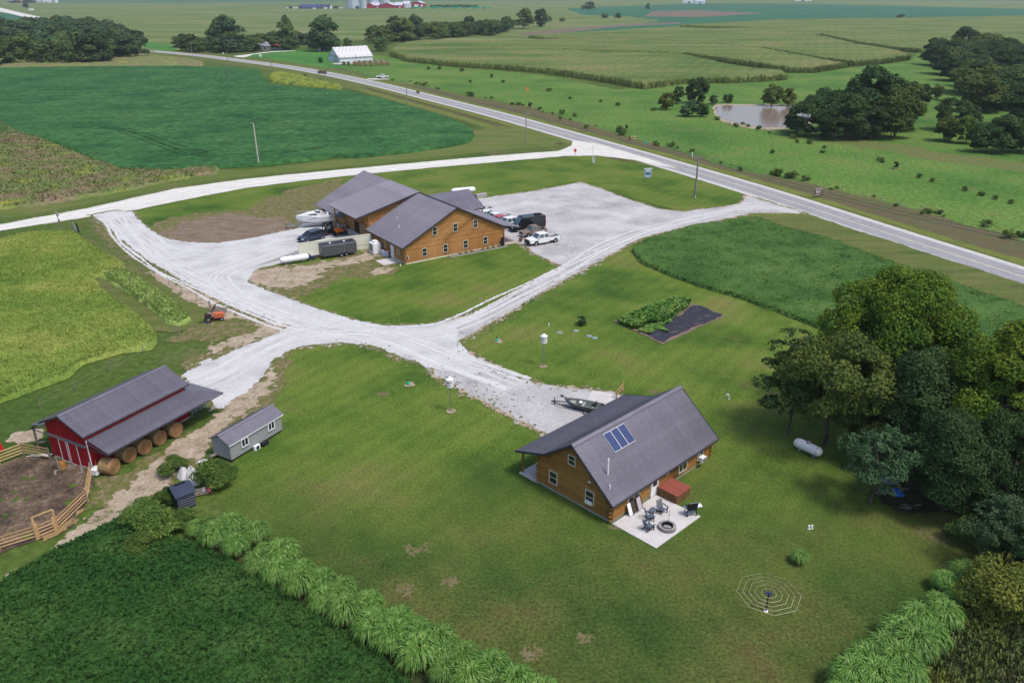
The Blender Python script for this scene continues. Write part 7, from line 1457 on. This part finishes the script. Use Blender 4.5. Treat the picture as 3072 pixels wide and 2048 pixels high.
b=G(1899,433);h=htop(b,408);a_=-.1
def arr(t,h_):
    part('arrow',t,M_dark,lambda q:(q.prism([(-.62,h_+.4),(-.25,h_+.68),(-.25,h_+.12)],-.03,-.021,'y'),q.prism([(.62,h_+.4),(.25,h_+.12),(.25,h_+.68)],-.03,-.021,'y'),q.bb(-.25,.25,-.029,-.021,h_+.3,h_+.5)))
signp(b,h-.85,1.5,.8,'yellow sign with a black double arrow across from the junction',M_sy,draw=arr,ang=a_)
b=G(1936,447);h=htop(b,423);signp(b,h-.7,.75,.65,'small teal road name sign right of the yellow arrow sign',M_sg,ang=a_,draw=lambda t,h_:text(t,'N',0,-.025,h_+.33,.35,M_white))
b=(G(1935,545)+G(1950,541))/2;h=htop(b,505)
def bl(t,h_):
    part('header',t,M_white,lambda q:q.bb(-1.05,1.05,-.05,.05,h_+1.95,h_+2.1));part('picture',t,mat('sign_dark_blue',[g(.03,.07,.12)],rough=.6),lambda q:(q.bb(-.6,.6,-.032,-.022,h_+.65,h_+1.0),q.lathe([(.16,-.032),(.16,-.022)],8,c=(-.35,0,h_+1.05),ax='y'),q.lathe([(.16,-.032),(.16,-.022)],8,c=(.3,0,h_+1.05),ax='y')))
    part('stripe',t,M_white,lambda q:[q.bb(-.55,.55,-.031,-.022,h_+1.4+.16*k,h_+1.46+.16*k) for k in range(3)])
signp(b,h-2.1,1.5,1.95,'light blue business sign on two posts beside the highway ditch',M_sbl,name='business_sign',posts=2,ang=.15,draw=bl)
b=(G(2444,597)+G(2462,590))/2;h=htop(b,566)
def br(t,h_):
    part('frame',t,M_conc,lambda q:q.bb(-1.25,1.25,-.03,.03,h_+1.5,h_+1.6));part('lettering',t,M_white,lambda q:[q.bb(-.9+.05*(k%2),.9-.1*(k%3),-.03,-.021,h_+1.15-.22*k,h_+1.23-.22*k) for k in range(3)]);part('lettering',t,M_white,lambda q:[q.bb(-.9+.5*k,-.7+.5*k,-.03,-.021,h_+.2,h_+.42) for k in range(4)])
signp(b,h-1.6,2.4,1.5,'brown road sign with pale lettering right of the highway',M_sb,name='guide_sign',posts=2,ang=.55,draw=br)
b=G(968,232);h=htop(b,212);signp(b,h-1.6,4.6,1.6,'brown road sign facing away beside the far utility pole',mat('sign_back_brown',[g(.13,.10,.09)],rough=.8),name='guide_sign',posts=2,ang=-.05)
b=G(1680+835/8.25,330+1320/8.25);h=1.4;t=thing('pedestal_box','pale green utility pedestal beside the junction','utility box',tuple(b));part('box',t,mat('pale_green_box',[g(.38,.46,.40)],rough=.5),lambda q:q.bb(-.3,.3,-.2,.2,0,1.5));part('lid',t,M_metal,lambda q:q.bb(-.32,.32,-.22,.22,1.5,1.56))
b=G(1680+800/8.25,330+1300/8.25);t=thing('marker_post','thin white marker post left of the green pedestal','marker post',tuple(b));part('post',t,M_white,lambda q:q.bb(-.06,.06,-.04,.04,0,4.2));part('cap',t,M_metal,lambda q:q.bb(-.08,.08,-.05,.05,4.2,4.3))
b=R6(83,235);t=thing('marker_post','white topped stake below the nearest utility pole','marker post',tuple(b));part('post',t,M_pole,lambda q:q.bb(-.04,.04,-.03,.03,0,1.5));part('cap',t,M_white,lambda q:q.bb(-.08,.08,-.06,.06,1.5,1.75))
b=R1(1540,385);t=thing('mailbox','white mailbox on the far side of the highway','mailbox',tuple(b));part('post',t,M_metal,lambda q:q.bb(-.07,.07,-.07,.07,0,1.2));part('box',t,M_white,lambda q:q.bb(-.5,.5,-.3,.3,1.2,1.9))
b=R1(1795,392);t=thing('yard_box','white box standing on the green farm lawn near the road','box',tuple(b));part('box',t,M_white,lambda q:q.bb(-.7,.7,-.5,.5,0,1.6));part('lid',t,M_metal,lambda q:q.bb(-.75,.75,-.55,.55,1.6,1.7))
b=R2(1280,622);t=thing('orange_marker','bright orange marker alone in the green pasture','marker',tuple(b));part('cone',t,M_or,lambda q:q.lathe([(.6,0),(.1,1.3)],8));part('base',t,M_or,lambda q:q.bb(-.7,.7,-.7,.7,0,.08))
# fence posts along both pasture fences
t=thing('pasture_fence','line of thin wooden posts between tilled strip and pasture','fence',(0,0,0))
for seq in([(R2,x,y) for x,y in fl[1:]],[(R6,x,y) for x,y in fl6]):
    P=np.array([f(x,y)[:2] for f,x,y in seq]);s=np.r_[0,np.cumsum(np.linalg.norm(np.diff(P,axis=0),axis=1))]
    me=None
    for d_ in np.arange(0,s[-1],5.):
        if me is None: q=MB();q.tube([(0,0,0),(0,0,1.3)],.06,5);me=q.me('post',M_pole)
        o=ob('post',me,t);o.location=(np.interp(d_,s,P[:,0]),np.interp(d_,s,P[:,1]),0)
t=thing('pasture_fence','inner pasture fence posts below the pond','fence',(0,0,0));q=MB();q.tube([(0,0,0),(0,0,1.4)],.09,5);me=q.me('post',M_pole)
for x,y in((320,870),(560,915),(610,925),(660,940),(780,915),(1190,1090),(1130,1060),(900,1000),(1000,1030)): o=ob('post',me,t);o.location=R3(x,y)
# ================= farm beyond the highway =================
ZF=Z(700,90,4.704)
M_wsid=mat('white_metal_siding',[g(.55,.60,.66),g(.62,.66,.72)],.3,1,.06,rough=.6);M_rroof=mat('rusty_white_roof',[g(.52,.52,.55),g(.60,.60,.63)],.5,2,.1,.28,g(.30,.20,.17),(.50,.62),rough=.7,detail=8);M_shing=mat('grey_shingles',[g(.17,.18,.22),g(.22,.23,.27)],1,4,.15,rough=.9)
def barnbox(name,lab,cat,A,B,w,hw,hr,mw,mr,n=6,over=.3,extra=None):   # A->B base line of the near long wall; w depth behind
    a=math.atan2((B-A).y,(B-A).x);L=(B-A).length;t=thing(name,lab,cat,tuple(A),a)
    part('wall',t,mw,lambda b:b.prism([(0,0),(w,0),(w,hw),(w/2,hr-.1),(0,hw)],0,L,'x'))
    r=part('roof',t,M_trim,lambda b:b.beam((-over,-over,hw-.1),(L+over,-over,hw-.1),.06,.12))
    sl_=(hr-hw)/(w/2);slope(r,(-over,w/2,hr),(L+2*over,0,0),(0,-w/2-over,-(w/2+over)*sl_),n,mr,ribs=1);slope(r,(-over,w/2,hr),(L+2*over,0,0),(0,w/2+over,-(w/2+over)*sl_),n,mr,ribs=1)
    if extra:extra(t,L,w)
    return t
def wb(t,L,w):
    part('door',t,mat('grey_metal_door',[g(.42,.46,.52)],rough=.6),lambda b:b.bb(-.12,-.02,1.5,w*.55,0,3.4));part('door_track',t,M_trim,lambda b:b.bb(-.16,-.02,1.0,w-.2,3.45,3.65));part('downpipe',t,M_trim,lambda b:(b.bb(-.1,.05,-.1,.02,0,4.2),b.bb(L*.48,L*.48+.12,-.1,.0,0,4.2)))
A=ZF(1500,462);B=ZF(1968,432);barnbox('white_barn','long white metal barn with a rusty speckled roof beyond the highway','barn',A,B,13,htop(A,90+395/4.704),8.4,M_wsid,M_rroof,9,.4,wb)
A=ZF(300,295);B=ZF(520,285)
def wh(t,L,w):
    for x in(2,L*.3): win(t,(x,-.03,1.8),0,1.4,1.3,'slide',M_white)
    part('porch_post',t,M_white,lambda b:[b.bb(x,x+.15,-1.8,-1.65,0,2.7) for x in(L*.55,L*.8,L-.3)]);part('porch_roof',t,M_shing,lambda b:b.prism([(-2.1,2.7),(0,3.3),(0,3.4),(-2.1,2.82)],L*.5,L+.2,'x'));part('door',t,M_dark,lambda b:b.bb(L*.62,L*.62+1,-.06,-.01,0,2.1))
barnbox('farmhouse','white farmhouse with grey roof and porch among the creek trees','house',A,B,9,3.1,5.6,mat('white_clapboard',[g(.55,.56,.60)],rough=.7),M_shing,6,.4,wh)
A=ZF(530,290);t=thing('carport','red roofed carport right of the white farmhouse','carport',tuple(A),0);part('roof',t,mat('red_metal_roof',[g(.42,.10,.07)],rough=.5),lambda b:b.prism([(0,2.9),(3.2,3.9),(6.4,2.9),(6.4,3.05),(3.2,4.05),(0,3.05)],0,7,'y'));part('post',t,M_wgrey,lambda b:[b.bb(x,x+.15,y,y+.15,0,2.9) for x in(.1,6.1) for y in(.1,6.7)]);part('wall',t,M_wgrey,lambda b:b.bb(.2,6.2,6.6,6.7,0,2.8))
suv('dark car under the red carport',tuple(ZF(605,292)),.1,PN);suv('silver car parked right of the red carport',tuple(ZF(745,286)+Vector((0,1,0))),math.pi+.05,paint('silver_car_paint',g(.35,.38,.42)));suv('pale car between the carport and the silver car',tuple(ZF(680,286)+Vector((0,2,0))),.1,PW)
A=ZF(1205,302);B=ZF(1300,300);barnbox('garden_shed','small white shed with dark roof under the large dark tree','shed',A,B,4,2.8,4.0,M_white,M_shing,3,.2,lambda t,L,w:part('door',t,M_dark,lambda b:b.bb(L*.45,L*.45+.9,-.06,-.01,0,1.9)))
b=ZF(1240,470);tree('m_green1',b,'dark bushy tree at the left corner of the white barn',htop(b,90+385/4.704),cat='tree',sx=1.3)
for i,(x,y) in enumerate([(1720,500),(1790,505),(1870,510),(1950,506),(2030,500),(2110,500),(2180,498),(1780,485),(1860,485),(1940,482),(2020,480),(2100,480)]):
    p=ZF(x,y);t=thing('round_bale','weathered round bale stacked right of the white barn','hay bale',(p.x,p.y,1.15),.1,'weathered bales by the white barn');o=part('bale_body',t,mat('old_hay',[g(.17,.13,.12),g(.25,.21,.19)],1,4,.3,rough=1) if i==0 else bpy.data.materials['old_hay'],lambda b:b.lathe([(1.0,-1.15),(1.15,-1.0),(1.15,1.0),(1.0,1.15)],14,ax='y'));part('bale_end',t,M_hayend,lambda b:b.lathe([(.9,-1.17),(.1,-1.18)],12,ax='y'))
for i,(x,y) in enumerate([(1450,500),(1520,498),(1590,495),(1650,488)]):
    p=ZF(x,y);t=thing('wrapped_bale','pale wrapped bale lying in front of the white barn','hay bale',(p.x,p.y,.6),.3*i,'pale bales in front of the white barn');part('bale_body',t,M_conc,lambda b:b.lathe([(.5,-1.6),(.62,-1.4),(.62,1.4),(.5,1.6)],10,ax='x'));part('strap',t,M_wgrey,lambda b:b.lathe([(.63,-.05),(.63,.05)],10,ax='x'))
p=ZF(2100,690);pickup('white pickup parked on the verge beside the highway',tuple(p+Vector((0,1.2,0))),math.pi-.08,PW,6.1,lift=.12)
sheet('farm_drive',PG(ZF,[(0,372),(200,350),(400,322),(560,305),(880,292),(880,298),(560,316),(300,345),(200,380),(150,392),(40,385)]),.06,M_groad,res=1.2,jit=.5,js=.2)
sheet('field_entrance',PG(ZF,[(1900,690),(2010,688),(2200,692),(2210,702),(2000,705),(1880,702)]),.05,M_groad,res=.8,jit=.4,js=.4)
# ================= farm on the horizon =================
ZH=Z(860,0,4.704)
def binn(x,y,r,h,lab):
    p=ZH(x,y);t=thing('grain_bin',lab,'grain bin',(p.x,p.y+r,0));part('wall',t,M_bin,lambda b:b.lathe([(r,0)]+[(r+(.12 if k%2 else 0),k*h/16) for k in range(1,16)]+[(r,h)],28));part('roof',t,M_bin,lambda b:b.lathe([(r+.2,h),(r*.15,h+r*.55),(r*.12,h+r*.6)],28));part('ladder',t,M_metal,lambda b:b.bb(-.3,.3,-r-.3,-r-.05,0,h))
M_bin=mat('galvanised_bin',[g(.42,.48,.56),g(.50,.56,.64)],.1,.5,.08,rough=.45,metal=.3)
s_=ZH(960,122).length/FPX
binn(920,124,85*s_/4.704,24,'largest grain bin at the left of the horizon farm');binn(1075,122,44*s_/4.704,20,'slim grain bin between the largest and the red barns');binn(1215,110,72*s_/4.704,26,'grain bin rising behind the red barns');binn(1375,100,75*s_/4.704,22,'grain bin behind the right red barns')
M_rb=mat('far_red_barn',[g(.30,.025,.035)],rough=.6);M_lr=mat('pale_metal_roof',[g(.48,.50,.58)],rough=.5)
def far_gable(lab,x0,x1,yb,ye,yp,dep,doors=()):   # gable facing the camera
    A=ZH(x0,yb);B=ZH(x1,yb);he=htop(A,ye/4.704);hp=htop(A,yp/4.704);w=(B-A).length;t=thing('red_machine_shed',lab,'barn',tuple(A));part('wall',t,M_rb,lambda b:b.prism([(0,0),(w,0),(w,he),(w/2,hp-.2),(0,he)],0,dep,'y'))
    r=part('roof',t,M_trim,lambda b:b.beam((w/2,-.4,hp),(w/2,dep,hp),.4,.2));slope(r,(w/2,-.5,hp),(0,dep+1,0),(-w/2-.8,0,he-hp-.3),4,M_lr,ribs=1);slope(r,(w/2,-.5,hp),(0,dep+1,0),(w/2+.8,0,he-hp-.3),4,M_lr,ribs=1)
    for a,b_ in doors: part('door',t,M_white,lambda b:b.bb(w*a,w*b_,-.3,-.05,0,he*.75))
far_gable('leftmost red gabled barn of the horizon farm',1125,1225,120,75,40,60);far_gable('widest red gabled barn in the middle of the horizon farm',1310,1520,118,80,42,70);far_gable('red gabled barn with white doors at the right of the horizon farm',1735,1935,100,55,20,70,((.34,.62),(.80,.93)))
def far_long(lab,x0,x1,yb,ye,yp,mw,mr,name='red_machine_shed'):
    A=ZH(x0,yb);B=ZH(x1,yb);he=htop(A,ye/4.704);hp=htop(A,yp/4.704);barnbox(name,lab,'barn',A,B,34,he,hp,mw,mr,5,.4,lambda t,L,w:part('door',t,M_white,lambda b:b.bb(L*.6,L*.75,-.2,-.03,0,he*.6)))
far_long('low red wing between the leftmost and the widest barn',1228,1306,118,80,40,M_rb,M_lr);far_long('low red wing right of the widest barn',1522,1635,118,78,35,M_rb,M_lr);far_long('white walled wing with pale roof left of the door barn',1640,1732,112,60,18,M_wsid,M_lr)
far_long('long dark roofed farmhouse left of the grain bins',185,490,128,100,62,mat('far_dark_wall',[g(.10,.12,.20)],rough=.8),mat('far_blue_roof',[g(.05,.07,.16)],rough=.7),'far_farmhouse');far_long('white gabled house end beside the long dark roofed farmhouse',525,610,128,100,68,M_white,bpy.data.materials['far_blue_roof'],'far_farmhouse')
A=ZH(1755,122);t=thing('green_machinery','line of bright green farm machines in front of the right red barn','machinery',tuple(A));part('bodies',t,mat('machine_green',[g(.01,.35,.16)],rough=.5),lambda b:[b.bb(k*7*s_*4,k*7*s_*4+5.5*s_*4,0,5,0,3.4-(k%2)) for k in range(8)]);part('wheels',t,M_dark,lambda b:[b.bb(k*7*s_*4,k*7*s_*4+2.2*s_*4,-.5,0,0,1.2) for k in range(8)])
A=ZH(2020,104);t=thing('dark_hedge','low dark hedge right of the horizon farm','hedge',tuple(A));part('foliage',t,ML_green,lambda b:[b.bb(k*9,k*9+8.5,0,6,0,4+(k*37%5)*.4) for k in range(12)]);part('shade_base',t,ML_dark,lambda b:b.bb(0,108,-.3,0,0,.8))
for i,x in enumerate((45,70,180,590,660,690,720,1010,985)): 
    b=ZH(x,128);tree('f_dark0',b,'small dark tree by the horizon farmhouse',htop(b,88/4.704),'trees at the horizon farm',sx=.8)
for x0,x1,lab in((0,170,'far left'),(710,830,'beside the largest bin')):
    A=ZH(x0,122);t=thing('white_fence','long white fence of the horizon farm, '+lab,'fence',tuple(A));part('rail',t,M_white,lambda b:b.bb(0,(ZH(x1,122)-A).length,-.1,.1,.4,2.2));part('post',t,M_white,lambda b:[b.bb(x,x+.5,-.2,.2,0,2.6) for x in np.arange(0,(ZH(x1,122)-A).length,9)])
# upper left farmstead and right horizon buildings
ZU=Z(0,0,3.92)
for x,w_,h,m,nm,lab in((95,40,6,M_white,'far_house','small white house at the upper left horizon'),(200,50,8,M_white,'far_house','white house among trees at the upper left horizon'),(260,45,7,M_rb,'far_barn','small reddish barn at the upper left horizon'),(500,90,6,M_wsid,'far_shed','long pale shed at the upper left horizon'),(640,20,8,M_white,'far_shed','single white building right of the long pale shed')):
    A=ZU(x,36);B=ZU(x+w_,36);barnbox(nm,lab,'building',A,B,12,h,h+3,m,M_lr,3,.4,lambda t,L,w:part('door',t,M_dark,lambda b:b.bb(L*.4,L*.55,-.2,-.03,0,3)))
for x,r,h,lab in((415,16,16,'left pale grain bin at the upper left horizon'),(460,14,15,'middle pale grain bin at the upper left horizon'),(560,15,20,'right pale grain bin at the upper left horizon')):
    p=ZU(x,30);t=thing('grain_bin',lab,'grain bin',(p.x,p.y,0));part('wall',t,M_bin,lambda b:b.lathe([(r*.9,0),(r*.9,h)],18));part('roof',t,M_bin,lambda b:b.lathe([(r*.95,h),(1,h+r*.5)],18))
for i,x in enumerate((130,160,225,300,330,350,370,390)): b=ZU(x,38);tree('f_blue0',b,'tree among the upper left horizon buildings',random.uniform(11,16),'trees at the upper left farmstead',sx=1.2)
for x,y,w_,lab in((2048,10,40,'pale farm building at the top edge left of centre right'),(2085,12,30,'small pale building at the top edge beside a larger one'),(2385,4,50,'pale building on the far right horizon')):
    A=G(x,y);B=G(x+w_,y);barnbox('far_building',lab,'building',A,B,18,7,11,M_wsid,M_lr,3,.4,lambda t,L,w:part('door',t,M_dark,lambda b:b.bb(L*.4,L*.55,-.2,-.03,0,4)))
b=ZU(365,127/1.0);t=thing('white_truck','white vehicle at the far gravel road junction','truck',tuple(G(95,34)));part('body',t,M_white,lambda b:b.bb(-4,4,-1.5,1.5,1,4.5));part('wheel',t,M_dark,lambda b:(b.bb(-3,-2,-1.6,-1.5,0,1.2),b.bb(2,3,-1.6,-1.5,0,1.2)))
# ================= air =================
hz_=MB();hz_.bb(-7500,7500,-260,8000,-1.2,CH+6)
hm=bpy.data.materials.new('haze');hm.use_nodes=True;nt=hm.node_tree;nt.nodes.clear();o=nt.nodes.new('ShaderNodeOutputMaterial');pv=nt.nodes.new('ShaderNodeVolumePrincipled')
pv.inputs['Color'].default_value=(.80,.88,1,1);pv.inputs['Density'].default_value=.00009;pv.inputs['Anisotropy'].default_value=.2
nt.links.new(pv.outputs[0],o.inputs['Volume'])
ho=ob('haze',hz_.me('haze',hm));ho['kind']='stuff'
